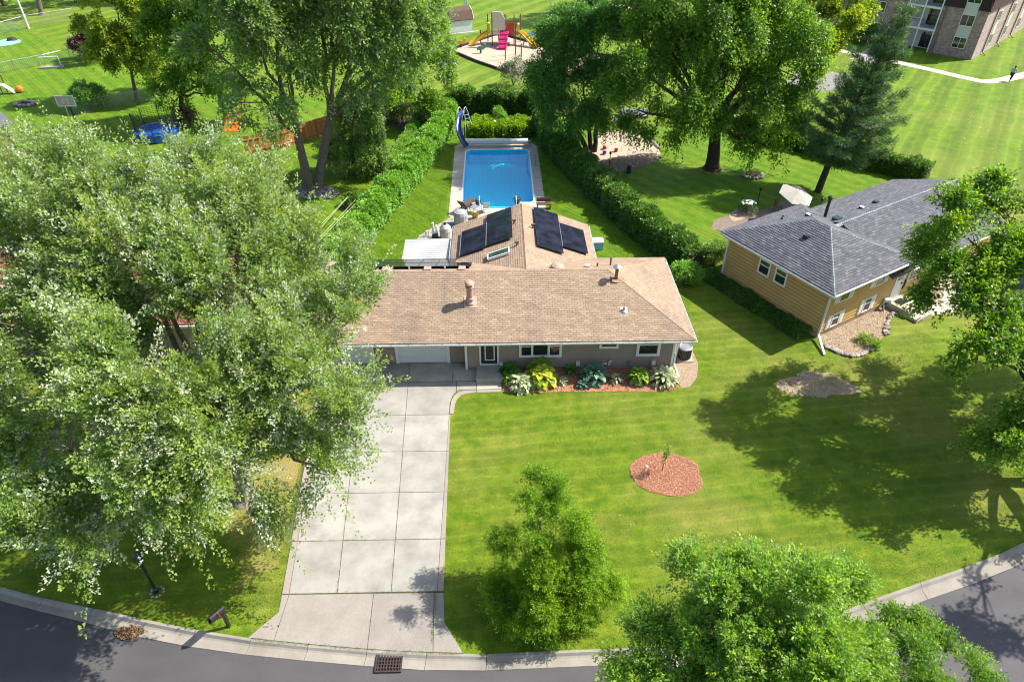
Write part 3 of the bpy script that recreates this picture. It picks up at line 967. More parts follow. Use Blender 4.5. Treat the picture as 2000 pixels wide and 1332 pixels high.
def boards(parent, x0, x1, z0, z1, y, exp, mat, name='siding_board', holes=(), axis='x', flip=1):
    """lap siding on a wall: one board per course, split where a door or garage door stands; the wall's outside is at -y (flip=1).
    axis 'x': the wall runs along x at y; axis 'y': it runs along y at x=y."""
    n = int(round((z1 - z0) / exp))
    for j in range(n):
        a, b = z0 + j * exp, min(z1, z0 + (j + 1) * exp)
        spans = [(x0, x1)]
        for (h0, h1, k0, k1) in holes:
            if k0 < b - 0.02 and k1 > a + 0.02:
                ns = []
                for s0, s1 in spans:
                    if h0 > s0: ns.append((s0, min(s1, h0)))
                    if h1 < s1: ns.append((max(s0, h1), s1))
                spans = [q for q in ns if q[1] - q[0] > 0.03]
        a = a + min(0.058, exp * 0.24)
        for s0, s1 in spans:
            t0, t1 = (0.02 + 0.11 * exp) * flip, 0.003 * flip
            if axis == 'x':
                vs = [(s0, y, a), (s1, y, a), (s1, y, b), (s0, y, b), (s0, y - t0, a), (s1, y - t0, a), (s1, y - t1, b), (s0, y - t1, b)]
            else:
                vs = [(y, s0, a), (y, s1, a), (y, s1, b), (y, s0, b), (y - t0, s0, a), (y - t0, s1, a), (y - t1, s1, b), (y - t1, s0, b)]
            mb = MB().add(vs, [(0, 3, 2, 1), (4, 5, 6, 7), (0, 1, 5, 4), (1, 2, 6, 5), (2, 3, 7, 6), (3, 0, 4, 7)])
            part(name, mb, mat, parent)
def frame4(mb, x0, x1, z0, z1, y0, y1, w):
    """a rectangular frame in the xz plane, members butted"""
    mb.box(x0, x1, y0, y1, z1 - w, z1); mb.box(x0, x1, y0, y1, z0, z0 + w)
    mb.box(x0, x0 + w, y0, y1, z0 + w, z1 - w); mb.box(x1 - w, x1, y0, y1, z0 + w, z1 - w)
    return mb
def window(parent, x0, x1, z0, z1, y, lights=(1.0,), double=(), wide=0.11, curtain=True, label=None, shutter=0.0):
    """a white window on a wall whose outside faces -y: frame (the part) > panes, rails, shutters"""
    f = frame4(MB(), x0, x1, z0, z1, y - 0.07, y + 0.01, wide)
    tot = sum(lights); x = x0 + wide
    inner = x1 - x0 - 2 * wide
    w = part('window', MB().add(f.v, f.f), M['white'], parent, label)
    for i, l in enumerate(lights):
        xe = x + inner * l / tot
        if i < len(lights) - 1:
            part('mullion', MB().box(xe - 0.06, xe + 0.06, y - 0.065, y + 0.01, z0 + wide, z1 - wide), M['white'], w)
        a = x + (0.06 if i else 0); b = xe - (0.06 if i < len(lights) - 1 else 0)
        part('pane', MB().box(a, b, y - 0.035, y - 0.027, z0 + wide, z1 - wide), M['glass'], w)
        if i in double:
            zm = (z0 + z1) / 2 + 0.12
            part('meeting_rail', MB().box(a, b, y - 0.055, y - 0.036, zm - 0.03, zm + 0.03), M['white'], w)
        x = xe
    if shutter:
        for s0, s1 in ((x0 - shutter - 0.02, x0 - 0.02), (x1 + 0.02, x1 + shutter + 0.02)):
            s = MB().box(s0, s1, y - 0.05, y + 0.01, z0, z1)
            for q in range(8):
                zz = z0 + 0.1 + (z1 - z0 - 0.2) * q / 8
                s.box(s0 + 0.06, s1 - 0.06, y - 0.062, y - 0.05, zz, zz + (z1 - z0 - 0.2) / 8 * 0.7)
            part('shutter', s, M['white'], w)
    return w

# ================================================================= THE SETTING
# ---- kerb line: back of the kerb (lawn side) and the edge of the asphalt
back = [(-70, 34), (-45, 24.5), (-30, 19.6)] + [G2(*p) for p in ((0, 1146), (142, 1179), (308, 1215), (484, 1246), (737, 1269.5), (905, 1276), (996, 1278), (1080, 1271), (1181, 1267))]
back += [(9.5, 13.55)] + [G2(*p) for p in ((1730, 1161), (2000, 1060))] + [(30, 21.5), (45, 30), (80, 52)]
edge = [(-70.6, 33.2), (-45.5, 23.7), (-30.3, 18.8)] + [G2(*p, -0.1) for p in ((0, 1172), (142, 1208), (285, 1246), (475, 1277), (730, 1301), (835, 1308), (940, 1308.7), (1045, 1304.5), (1176, 1298))]
edge += [(9.7, 12.75)] + [G2(*p, -0.1) for p in ((1761.5, 1188), (2000, 1098))] + [(30.5, 20.7), (45.6, 29.2), (80.6, 51.2)]
backL = smooth_line(back, 6); edgeL = smooth_line(edge, 6)

# lawn: one sheet from the kerb to the horizon, then the far side of the street
gm = MB()
gm.face([(x, y, 0) for x, y in backL] + [(400, 52, 0), (400, 700, 0), (-400, 700, 0), (-400, 34, 0)])
ground = struct('lawn', gm, M['lawn'])
far_back = [(x + 1.2 * 0, y - 8.6) for x, y in edgeL]
fg = MB(); fg.face([(-400, -200, 0), (400, -200, 0), (400, 43, 0)] + [(x, y, 0) for x, y in far_back[::-1]] + [(-400, 24, 0)])
struct('far_lawn', fg, M['lawn'])
rd = MB(); rd.face([(-400, -60, -0.115), (400, -60, -0.115), (400, 51, -0.115)] + [(x, y, -0.115) for x, y in edgeL[::-1]] + [(-400, 33, -0.115)])
struct('road', rd, M['asphalt'])
# kerb and gutter in cast lengths, each a part
kerb = thing('kerb', None, None, (0, 0, 0)); kerb['kind'] = 'structure'
fk = thing('far_kerb', None, None, (0, 0, 0)); fk['kind'] = 'structure'
def resample(P, n):
    P = np.array(P); s = np.concatenate([[0], np.cumsum(np.linalg.norm(np.diff(P, axis=0), axis=1))])
    t = np.linspace(0, s[-1], n)
    return np.stack([np.interp(t, s, P[:, 0]), np.interp(t, s, P[:, 1])], 1)
kb, ke = resample(backL, 73), resample(edgeL, 73)
for i in range(72):
    if kb[i, 0] < -34 or kb[i, 0] > 34:
        continue
    mb = MB()
    g_ = 0.004
    a0 = kb[i] + (kb[i + 1] - kb[i]) * g_; a1 = kb[i + 1] - (kb[i + 1] - kb[i]) * g_
    e0 = ke[i] + (ke[i + 1] - ke[i]) * g_; e1 = ke[i + 1] - (ke[i + 1] - ke[i]) * g_
    drv = -9.9 < (a0[0] + a1[0]) / 2 < -1.2
    top = 0.012 if drv else 0.035
    prof = [(0.0, top), (0.17, top - 0.005), (0.30, -0.075), (0.42, -0.105), (1.0, -0.100)]
    vs, fs = [], []
    for A, E in ((a0, e0), (a1, e1)):
        for f, z in prof:
            p = A + (E - A) * f; vs.append((p[0], p[1], z))
        vs.append((E[0], E[1], -0.35)); vs.append((A[0], A[1], -0.35))
    n = 7
    for k in range(n):
        fs.append((k, (k + 1) % n, n + (k + 1) % n, n + k))
    fs.append(tuple(range(n))[::-1]); fs.append(tuple(range(n, 2 * n)))
    mb.add(vs, fs)
    part('kerb_length', mb, M['kerb'], kerb)

# ---- driveway: slabs of the photographed joint grid
drive = thing('driveway', None, None, (-6, 22, 0)); drive['kind'] = 'structure'
rowy = [15.9, 18.44, 21.06, 23.65, 26.25, 28.9]
def drv_x(k, y):
    f = (y - 15.9) / 13.0
    return [-9.0 - 1.15 * f, -8.72 - 1.15 * f, -6.77 - 1.07 * f, -4.59 - 0.6 * f, -2.72 - 0.06 * f, -2.46 - 0.32 * f][k]
jt = MB(); jt.prism([(drv_x(0, 15.9) + .02, 15.9), (drv_x(5, 15.9) - .02, 15.9), (-2.79, 27.2), (-2.79, 28.86), (-0.05, 28.86), (-0.05, 29.9), (-2.05, 29.9), (-2.05, 30.55), (-10.6, 30.55)], -0.1, 0.006)
struct('joint_fill', jt, M['joint'], drive)
def slab_piece(name, poly, mat, top=0.03, gap=0.012):
    c = np.mean(np.array(poly), 0)
    pl = [(p[0] + (c[0] - p[0]) / max(0.2, abs(c[0] - p[0])) * gap * (abs(c[0] - p[0]) > .02), p[1] + (c[1] - p[1]) / max(0.2, abs(c[1] - p[1])) * gap * (abs(c[1] - p[1]) > .02)) for p in poly]
    mb = MB().prism(pl, -0.08, top)
    return link(name, mb.mesh(name, WORLD[drive.name]), mat, drive)
for r in range(5):
    y0, y1 = rowy[r], rowy[r + 1]
    for k in range(5):
        if r == 4 and k == 4:
            continue
        if k == 4 and r == 3 or k == 4 and r < 3 or k == 0:
            nm, mt = 'border_strip', M['border']
        else:
            nm, mt = 'concrete_slab', M['concrete']
        if r == 4 and k == 3:
            # the slab rounds off into the walk
            cv = [(-2.76 + 0.02, 27.2), (-2.70, 27.6), (-2.5, 27.92), (-2.25, 28.12)]
            pl = [(drv_x(3, y0), y0), (-2.78, y0), (-2.78, 27.2)] + [(-2.72, 27.55), (-2.62, 27.85), (-2.5, 28.05)] + [(-2.5, y1), (drv_x(3, y1), y1)]
            slab_piece(nm, pl, mt); continue
        slab_piece(nm, [(drv_x(k, y0), y0), (drv_x(k + 1, y0), y0), (drv_x(k + 1, y1), y1), (drv_x(k, y1), y1)], mt)
slab_piece('border_strip', [(-2.77, 26.27), (-2.55, 26.27), (-2.53, 27.0), (-2.44, 27.42), (-2.22, 27.75), (-1.9, 27.9), (-1.4, 27.93), (-1.4, 28.17), (-2.0, 28.16), (-2.38, 28.0), (-2.6, 27.72), (-2.74, 27.25)], M['border'], 0.034)
slab_piece('border_strip', [(-1.38, 27.95), (0.0, 27.97), (0.0, 28.2), (-1.38, 28.17)], M['border'])
slab_piece('walk_slab', [(-2.48, 28.08), (-2.3, 28.18), (-1.4, 28.2), (-1.4, 28.9), (-2.48, 28.9)], M['concrete'], 0.029)
slab_piece('walk_slab', [(-1.38, 28.2), (0.0, 28.22), (0.0, 28.92), (-1.38, 28.92)], M['walk'])
gx = [-10.3, -7.92, -5.22, -2.74]
for k in range(3):
    slab_piece('garage_slab', [(gx[k], 28.93), (gx[k + 1], 28.93), (gx[k + 1] - .02, 30.55), (gx[k] - .02, 30.55)], M['garage_apron'])
slab_piece('garage_slab', [(-2.74, 28.93), (-1.42, 28.93), (-1.42, 29.9), (-2.03, 29.9), (-2.03, 30.55), (-2.76, 30.55)], M['garage_apron'])
# apron between the slabs and the kerb
A1 = G2(545, 1195); A2 = G2(487, 1245); A3 = G2(868, 1215); A4 = G2(905, 1274)
def bk(x):   # back of kerb at x
    return float(np.interp(x, [p[0] for p in backL], [p[1] for p in backL])) + 0.01
def apr(name, pl, gap=0.012):
    return slab_piece(name, pl, M['apron'], 0.024, gap)
apr('apron_slab', [(-8.71, 15.88), (-5.29, 15.86), (-5.21, bk(-5.21)), (-7.0, bk(-7.0)), (-8.83, bk(-8.83))])
apr('apron_slab', [(-5.29, 15.86), (-2.84, 15.84), (-2.71, bk(-2.71)), (-4, bk(-4)), (-5.21, bk(-5.21))])
apr('apron_slab', [(-8.99, 15.88), (-8.71, 15.88), (-8.83, bk(-8.83)), (-9.85, bk(-9.85)), A1])
apr('apron_slab', [(-2.84, 15.84), (-2.46, 15.84), A3, (-1.56, bk(-1.56)), (-2.71, bk(-2.71))])
apb = MB().prism([(-9.0, 15.9), (-2.44, 15.9), A3, (-1.56, bk(-1.56)), (-2.7, bk(-2.7)), (-5.2, bk(-5.2)), (-8.8, bk(-8.8)), (-9.83, bk(-9.83)), A1], -0.1, 0.005)
struct('joint_fill', apb, M['joint'], drive)
drive_poly = [A2, A1, (-9.0, 15.9), (-10.2, 29), (-10.4, 30.6), (0.1, 30.6), (0.1, 27.95), (-1.4, 27.9), (-2.2, 27.72), (-2.53, 27.0), (-2.62, 24), (-2.46, 15.9), A3, A4, (-5, 12.8)]

# ---- sheets of different ground lying on the lawn
def sheet(name, pts, mat, z):
    mb = MB(); mb.face([(x, y, z) for x, y in pts])
    f = mb.f[0]
    a = sum(pts[i][0] * pts[(i + 1) % len(pts)][1] - pts[(i + 1) % len(pts)][0] * pts[i][1] for i in range(len(pts)))
    if a < 0: mb.f[0] = f[::-1]
    return struct(name, mb, mat)
sheet('backyard_lawn', [(-60, 38.2), (-12.6, 38.2), (13.2, 38.2), (14.8, 42), (23, 46), (34, 52.5), (40, 52.5), (36, 57), (25, 66), (13, 69), (4, 73), (-6, 73), (-18, 78), (-36, 82), (-60, 100), (-90, 130), (-140, 130), (-140, 60)], M['lawn_back'], 0.004)
sheet('park_lawn', [(-19, 79), (-6, 74.5), (4, 74.5), (13, 72), (25, 67), (36.6, 57.2), (41, 53), (60, 46), (250, 46), (250, 400), (-160, 400), (-140, 131), (-90, 131), (-60, 101), (-36, 83)], M['lawn_park'], 0.004)
dryp = smooth_line([G2(545, 1100), G2(575, 960), G2(590, 870), (-10.3, 27), (-10.6, 30), (-14, 30.5), (-15, 26), (-13.6, 22), (-11.8, 18.5), G2(470, 1140), G2(545, 1100)], 9)
dryp = [(x + (rnd.uniform(-.3, .3) if x < -9.9 - .08 * (y - 16) else 0), y + rnd.uniform(-.18, .18)) for x, y in dryp]
sheet('dry_lawn', dryp, M['lawn_dry'], 0.005)
dead = blob_outline((17.5, 28.25), 1.75, 1.25, 90, 0.26, 3)
sheet('bare_patch', dead, grass_mat('bare_grey_soil', (0.27, 0.20, 0.135), (0.42, 0.31, 0.21), (0.12, 0.17, 0.015), 1.0, None, 6.0), 0.006)
scatter_chips('bare_patch_crumbs', dead, 500, 0.05, 0.02, M['gravel_tan'])
sheet('old_stump_ring', blob_outline((4.7, 18.9), 1.0, 0.95, 60, 0.16, 8), M['lawn_ring'], 0.006)
scatter_chips('stump_ring_crumbs', [p for p in blob_outline((4.7, 18.9), 1.02, 0.97, 60, .16, 8)], 260, 0.035, 0.015, M['gravel_tan'], keep=lambda p: ((p[:, 0] - 4.7) ** 2 + (p[:, 1] - 18.9) ** 2 > .68) & (p[:, 0] * .6 + p[:, 1] > 21.6))
# mulch bed along the front wall, mulch ring round the sapling
bed = [(0.08, 29.9), (0.05, 28.0), (1.2, 27.85), (3.5, 27.95), (6, 27.9), (9.0, 27.85), (9.75, 28.1), (9.85, 29.9)]
sheet('mulch_bed', bed, M['mulch_base'], 0.012)
ring = blob_outline((7.87, 21.95), 1.77, 1.33, 44, 0.07, 5)
sheet('mulch_ring', ring, M['mulch_base'], 0.012)
scatter_chips('bed_mulch_chips', bed, 9000, 0.045, 0.03, M['mulch_red'])
scatter_chips('ring_mulch_chips', ring, 7500, 0.042, 0.03, M['mulch_red'])
# gravel by the air conditioner, the neighbour's stone bed, gravel by the pool equipment
ac_bed = [(9.9, 28.1), (10.4, 28.2), (11.0, 29.0), (11.35, 30.2), (11.3, 31.5), (10.9, 32.4), (9.9, 32.6)]
sheet('gravel_bed', ac_bed, M['gravel_base'], 0.010)
scatter_chips('ac_gravel', ac_bed, 2200, 0.03, 0.02, M['gravel_tan'])
pool_gravel = [(-6.4, 41.1), (-6.6, 43.5), (-6.0, 45.8), (-4.8, 47.4), (-3.9, 48.6), (-3.3, 48.9), (-3.0, 47), (-3.0, 41.1)]
sheet('equipment_gravel', pool_gravel, M['grey_base'], 0.010)
scatter_chips('pool_gravel_stones', pool_gravel, 2500, 0.05, 0.03, M['gravel_grey'])

# ---- pool
deck_p = [(-4.02, 48.9), (-3.2, 47.8), (-2.9, 42.3), (6.0, 42.3), (6.0, 46.5), (3.75, 47.5), (3.68, 63.0), (3.2, 63.9), (-3.6, 63.9), (-4.15, 63.1)]
PX0, PX1, PY0, PY1 = -3.03, 2.81, 51.1, 62.25
BX0, BX1, BY = -1.55, 1.30, 49.95       # the stepped bay at the near end
hole = [(PX0 + .35, PY1), (PX0, PY1 - .35), (PX0, PY0 + .25), (PX0 + .25, PY0), (BX0 - .12, PY0), (BX0, PY0 - .2), (BX0 + .3, BY), (BX1 - .3, BY), (BX1, PY0 - .2), (BX1 + .12, PY0), (PX1 - .25, PY0), (PX1, PY0 + .25), (PX1, PY1 - .35), (PX1 - .35, PY1)]
dm = MB()
def ringface(mb, outer, inner, z):
    """a flat ring between two outlines cut at x = 0"""
    bmx = bpy.data.meshes.new('tmp')
    import bmesh
    b = bmesh.new()
    vo = [b.verts.new((x, y, z)) for x, y in outer]; vi = [b.verts.new((x, y, z)) for x, y in inner]
    eo = [b.edges.new((vo[i], vo[(i + 1) % len(vo)])) for i in range(len(vo))]
    ei = [b.edges.new((vi[i], vi[(i + 1) % len(vi)])) for i in range(len(vi))]
    bmesh.ops.triangle_fill(b, edges=eo + ei, use_beauty=True, normal=(0, 0, 1))
    b.verts.index_update()
    mb.add([v.co[:] for v in b.verts], [[v.index for v in f.verts] for f in b.faces])
    b.free(); bpy.data.meshes.remove(bmx)
ringface(dm, deck_p, hole, 0.03)
n = len(hole)
# deck joints are cast in bays along the two long sides
deck = thing('pool_deck', None, None, (0, 50, 0)); deck['kind'] = 'structure'
o = link('deck_slab', dm.mesh('deck_slab', WORLD[deck.name]), M['deck'], deck)
for k in range(5):
    y = 50.6 + k * 2.6
    for x0, x1 in ((-4.1, PX0 - 0.13), (PX1 + 0.13, 3.66)):
        j = MB().box(x0, x1, y, y + 0.02, 0.02, 0.034)
        link('deck_joint', j.mesh('deck_joint', WORLD[deck.name]), M['joint'], deck)
pool = thing('swimming_pool', 'blue rectangular swimming pool with a stepped bay towards the house', 'swimming pool', (0, 56, 0))
cp = MB()
for i in range(n):
    a, b = Vector((*hole[i], 0.0)), Vector((*hole[(i + 1) % n], 0.0))
    d = (b - a); 
    nn = Vector((d.y, -d.x, 0)).normalized() * 0.12
    mid = (a + b) / 2
    if (mid + nn - Vector((0, 56, 0))).length < (mid - nn - Vector((0, 56, 0))).length: nn = -nn
    e = d.normalized() * 0.03
    cp.slab([a - e, b + e, b + e + nn, a - e + nn], (0, 0, 0.05 + 0.0007 * (i % 3)))
wpart('coping', cp, M['white'], pool)
bs = MB()
vs = [(x, y, 0.02) for x, y in hole] + [(x * 0.985, 56 + (y - 56) * 0.985, -1.25) for x, y in hole]
bs.add(vs, [(i, (i + 1) % n, n + (i + 1) % n, n + i)[::-1] for i in range(n)] + [tuple(range(n, 2 * n))])
wpart('basin', bs, M['liner'], pool)
st = MB()
for k in range(3):
    st.box(BX0 + .34, BX1 - .34, BY + 0.06 + 0.3 * k, PY0 - .05 - .001 * k, -1.2, -0.3 - 0.28 * k)
wpart('step', st, M['liner'], pool, kind='stuff')
wt = MB(); wt.face([(x, y, -0.06) for x, y in hole])
wo = wpart('water', wt, M['water'], pool)
lawn_hole = hole
for ob_ in [o_ for o_ in bpy.data.objects if o_.name in ('lawn', 'backyard_lawn')]:
    # the pool is dug through the lawn
    import bmesh
    outer = [tuple(v.co[:2]) for v in ob_.data.vertices]
    z = ob_.data.vertices[0].co.z
    nm = MB(); ringface(nm, outer, [(x * 1.006, 56 + (y - 56) * 1.004) for x, y in hole], z)
    me = nm.mesh(ob_.name); me.materials.append(ob_.data.materials[0])
    if sum(p.normal.z for p in me.polygons) < 0: me.flip_normals()
    ob_.data = me

# ---- walks, lots and play area in the park
def strip(pts, w):
    P = [np.array(p) for p in smooth_line(pts, 5)]
    Lf, Rt = [], []
    for i, p in enumerate(P):
        d = unit(P[min(i + 1, len(P) - 1)] - P[max(i - 1, 0)]); nn = np.array([-d[1], d[0]]) * w / 2
        Lf.append(tuple(p + nn)); Rt.append(tuple(p - nn))
    return Lf + Rt[::-1]
sheet('park_path', strip([(30, 104), (40, 99), G2(1640, 100), G2(1790, 131), G2(1890, 154), G2(1935, 160), G2(2005, 146), (85, 96)], 1.5), M['walk'], 0.02)
sheet('patio_walk', strip([G2(1690, 122), G2(1735, 95), G2(1755, 80)], 4.0), M['concrete'], 0.026)
sheet('parking_patch', [G2(1570, 130), G2(1665, 150), G2(1650, 172), G2(1590, 182), G2(1530, 165)], plain('old_asphalt', (0.24, 0.22, 0.21), 0.9, 0.1, 0.12, 2), 0.02)
sheet('far_path', strip([G2(1090, -12), G2(1180, 8), G2(1260, 22), G2(1330, 40), (48, 105)], 2.2), M['walk'], 0.02)
play_p = [G2(878, 100), G2(975, 68), G2(1065, 92), G2(1240, 120), G2(1220, 160), G2(1010, 146), G2(985, 141), G2(930, 122)]
sheet('play_surface', play_p, M['sand'], 0.03)
pe = thing('play_area_border', 'black timber border around the playground wood chips', 'border', (float(play_p[0][0]), float(play_p[0][1]), 0))
for i in range(len(play_p)):
    a, b = play_p[i], play_p[(i + 1) % len(play_p)]
    wpart('edging_timber', MB().bar((*a, 0.14), (*b, 0.14), 0.22, 0.30), M['timber_dark'], pe)
# sandy fire-pit yard and paving beyond the right hedge
sandp = smooth_line([G2(1150, 285), G2(1175, 262), G2(1230, 255), G2(1262, 272), G2(1290, 300), G2(1262, 325), G2(1205, 335), G2(1160, 318), G2(1150, 285)], 4)
sheet('sandy_yard', sandp, M['sand'], 0.010)
brown = smooth_line([G2(1160, 318), G2(1200, 308), G2(1270, 300), G2(1292, 308), G2(1262, 325), G2(1205, 338), G2(1160, 318)], 4)
scatter_chips('sandy_yard_bark', brown, 3000, 0.09, 0.03, M['mulch_brown'])
sheet('slate_pad', [G2(1195, 238), G2(1212, 212), G2(1262, 212), G2(1262, 230)], plain('slate_pad', (0.17, 0.17, 0.18), 0.85, 0.15, 0.2, 3), 0.012)
sheet('patio_paving', smooth_line([G2(1388, 448), G2(1400, 428), G2(1440, 420), G2(1500, 408), G2(1545, 385), G2(1565, 395), G2(1530, 412), G2(1465, 432), G2(1430, 450), G2(1388, 448)], 4), M['paver'], 0.012)
flb = smooth_line([G2(1423, 420), G2(1440, 408), G2(1475, 403), G2(1480, 416), G2(1452, 428), G2(1432, 432), G2(1423, 420)], 4)
sheet('flower_bed', flb, M['gravel_base'], 0.018)
# mulch beds at the foot of the big back tree and at the shrubs beyond
tb = blob_outline((-15.3, 53.3), 2.0, 1.25, 30, 0.12, 12)
sheet('tree_bed', tb, M['soil'], 0.010)
scatter_chips('tree_bed_stones', tb, 1500, 0.11, 0.05, M['gravel_grey'])
sb = blob_outline((-7.6, 69.5), 3.6, 2.3, 30, 0.1, 13)
sheet('shrub_bed', sb, M['soil'], 0.010)
scatter_chips('shrub_bed_chips', sb, 1800, 0.10, 0.04, M['mulch_brown'])
sheet('yard_bare_earth', blob_outline(G2(230, 55), 4.0, 1.5, 24, 0.15, 22), M['soil'], 0.012)

# grass that stands up: real blades where the lawn is nearest
def grass_blades(name, poly, n, holes, hgt=0.10, wid=0.035, seed=3, mat='blade'):
    g = np.random.default_rng(seed)
    p = pts_in(poly, n, g)
    ok = np.ones(len(p), bool)
    for h_ in holes:
        ok &= ~inside(h_, p[:, 0], p[:, 1])
    p = p[ok]; k = len(p)
    an = g.random(k) * 6.283
    hh = hgt * g.uniform(0.5, 1.35, k); ww = wid * g.uniform(0.6, 1.3, k)
    lean = g.normal(0, 0.045, (k, 2))
    a = np.stack([p[:, 0] - np.cos(an) * ww, p[:, 1] - np.sin(an) * ww, np.full(k, -0.01)], 1)
    b = np.stack([p[:, 0] + np.cos(an) * ww, p[:, 1] + np.sin(an) * ww, np.full(k, -0.01)], 1)
    c = np.stack([p[:, 0] + lean[:, 0], p[:, 1] + lean[:, 1], hh], 1)
    V = np.stack([a, b, c], 1).reshape(-1, 3)
    col = np.clip(0.35 + 0.18 * np.sin(p[:, 0] * 0.9 + 2 * np.sin(p[:, 1] * 0.6)) + 0.14 * np.sin(p[:, 1] * 1.7 + p[:, 0] * 0.5) + g.normal(0, 0.22, k), 0, 1)
    o = link(name, mesh_np(name, V, np.arange(k * 3).reshape(-1, 3), col), M[mat])
    o['kind'] = 'stuff'
    return o
house_fp = [(-12.5, 29.9), (9.9, 29.9), (9.9, 42), (-12.5, 42)]
yl = [(18.3, 33.0), (26.5, 37.6), (38, 45), (32, 52), (14.6, 39.9)]
front_poly = [(x, y) for x, y in backL if -20 < x < 26] + [(26, 33), (14, 40), (-20, 33)]
grass_blades('grass', front_poly, 165000, [drive_poly, bed, ring, ac_bed, house_fp, yl, [(19, 32.7), (19.3, 30.6), (22.5, 31), (29, 36), (25, 37)]], 0.036, 0.017)

grass_blades('backyard_grass', [(-12.4, 38.4), (-6.5, 38.4), (-6.6, 43.5), (-4.3, 48.5), (-4.3, 64), (-5.2, 64), (-9, 47)], 22000, [pool_gravel, deck_p], 0.045, 0.025, 4)
grass_blades('backyard_grass', [(6.2, 38), (13, 40.5), (5.0, 62), (3.8, 62), (3.8, 48), (6.2, 46)], 18000, [deck_p], 0.045, 0.025, 5)

# ================================================================= MAIN HOUSE
EY0, EY1, RY, EZ, RZ = 29.2, 37.9, 33.55, 2.48, 4.30
XL, XR = -12.3, 10.54
HB = (-1.0, 33.5, 0.0)
house = thing('main_house', 'tan-roofed single-storey house with taupe siding, two white garage doors and solar panels', 'house', HB)
def hv(mb):       # world -> house
    return MB().add([(x - HB[0], y - HB[1], z - HB[2]) for x, y, z in mb.v], mb.f)
def hp(name, mb, mat, parent=None, label=None, kind=None):
    return part(name, hv(mb), mat, parent or house, label, kind)
WY, GYW = 29.95, 30.6
ZT = 2.36
w = MB()
w.box(-1.98, 9.72, WY, 37.4, -0.1, ZT); hp('wall', w, M['lap_shade_taupe'])
w = MB().box(-11.6, -2.06, GYW, 37.4, -0.1, ZT); hp('wall', w, M['lap_shade_taupe'])
w = MB().box(-2.9, 5.85, 37.45, 42.2, -0.1, ZT + 0.02); hp('wall', w, M['siding_taupe'])
hp('foundation', MB().box(-2.02, 9.76, WY - 0.02, WY + 0.3, -0.1, 0.12), M['grey_board'])
HX = lambda x: x - HB[0]
# siding boards of the front; the doors are openings
boards(house, HX(-1.98), HX(9.70), 0.13, ZT, WY - 0.001 - HB[1], 0.115, M['siding_taupe'], holes=[(HX(-1.22), HX(-0.13), 0.1, ZT)])
boards(house, HX(-11.55), HX(-2.06), 0.02, ZT, GYW - 0.001 - HB[1], 0.115, M['siding_taupe'], holes=[(HX(-10.25), HX(-7.2), 0, ZT), (HX(-6.05), HX(-2.93), 0, ZT)])
boards(house, 29.97 - HB[1], 37.3 - HB[1], 0.13, ZT, HX(9.721), 0.115, M['siding_taupe'], axis='y', flip=-1)
boards(house, WY - HB[1], GYW - 0.03 - HB[1], 0.02, ZT, HX(-1.981), 0.115, M['siding_taupe'], axis='y', flip=1)
# corner posts
for x0, x1, y0, y1 in ((-2.03, -1.90, WY - 0.05, WY + 0.08), (9.64, 9.77, WY - 0.05, WY + 0.08)):
    hp('corner_board', MB().box(x0, x1, y0, y1, 0.0, ZT), M['white'])
# garage doors
for x0, x1 in ((-10.05, -7.40), (-5.86, -3.10)):
    gd = hp('garage_door', MB().box(x0, x1, GYW - 0.02, GYW + 0.03, 0.02, 2.13), M['garage_white'])
    for r in range(4):
        z0 = 0.04 + r * 0.522
        for c in range(4):
            a = x0 + 0.05 + c * (x1 - x0 - 0.1) / 4
            b = a + (x1 - x0 - 0.1) / 4 - 0.06
            hp('door_panel', MB().box(a + .03, b, GYW - 0.034, GYW - 0.02, z0 + 0.07, z0 + 0.45), M['garage_white'], gd)
    hp('weather_strip', MB().box(x0, x1, GYW - 0.05, GYW - 0.022, 0.0, 0.05), M['brown_metal'], gd)
    for a, b in ((x0 - 0.17, x0 - 0.005), (x1 + 0.005, x1 + 0.17)):
        hp('door_trim', MB().box(a, b, GYW - 0.07, GYW + 0.02, 0.0, 2.3), M['white'])
    hp('door_trim', MB().box(x0, x1, GYW - 0.07, GYW + 0.02, 2.14, 2.3), M['white'])
# front door
fd = hp('front_door', MB().box(-1.09, -0.25, WY + 0.02, WY + 0.07, 0.42, ZT), M['door_cream'])
frame4(fm := MB(), -1.22, -0.13, 0.36, ZT, WY - 0.06, WY + 0.06, 0.09); hp('door_frame', fm, M['white'], fd)
frame4(fm := MB(), -1.12, -0.22, 0.45, ZT - 0.1, WY - 0.045, WY - 0.005, 0.07); hp('storm_door', fm, M['black_metal'], fd)
hp('pane', MB().box(-0.86, -0.42, WY + 0.005, WY + 0.018, 0.72, 2.1), M['glass'], fd)
frame4(fm := MB(), -0.92, -0.36, 0.66, 2.16, WY - 0.002, WY + 0.019, 0.06); hp('pane_trim', fm, M['white'], fd)
hp('handle', MB().box(-1.03, -0.98, WY - 0.03, WY + 0.02, 1.3, 1.5), M['black_metal'], fd)
# porch step
sp_ = hp('porch_step', MB().box(-1.40, 0.06, 28.72, WY - 0.07, -0.05, 0.34), M['concrete'])
hp('tread_edge', MB().box(-1.42, 0.08, 28.69, 28.80, 0.30, 0.355), M['concrete'], sp_)
hp('house_bell_box', MB().box(-0.10, 0.1, WY - 0.17, WY - 0.024, 0.38, 0.55), M['white'])
# windows
def hwin(x0, x1, z0, z1, **k):
    return window(house, HX(x0), HX(x1), z0, z1, WY - HB[1] - 0.02, **k)
hwin(1.0, 3.40, 0.90, 2.18, lights=(1, 1.55, 1), double=(0, 2), wide=0.14)
hwin(5.48, 6.56, 1.46, 2.2, wide=0.13)
hwin(7.58, 8.92, 0.88, 2.2, double=(0,), wide=0.16)
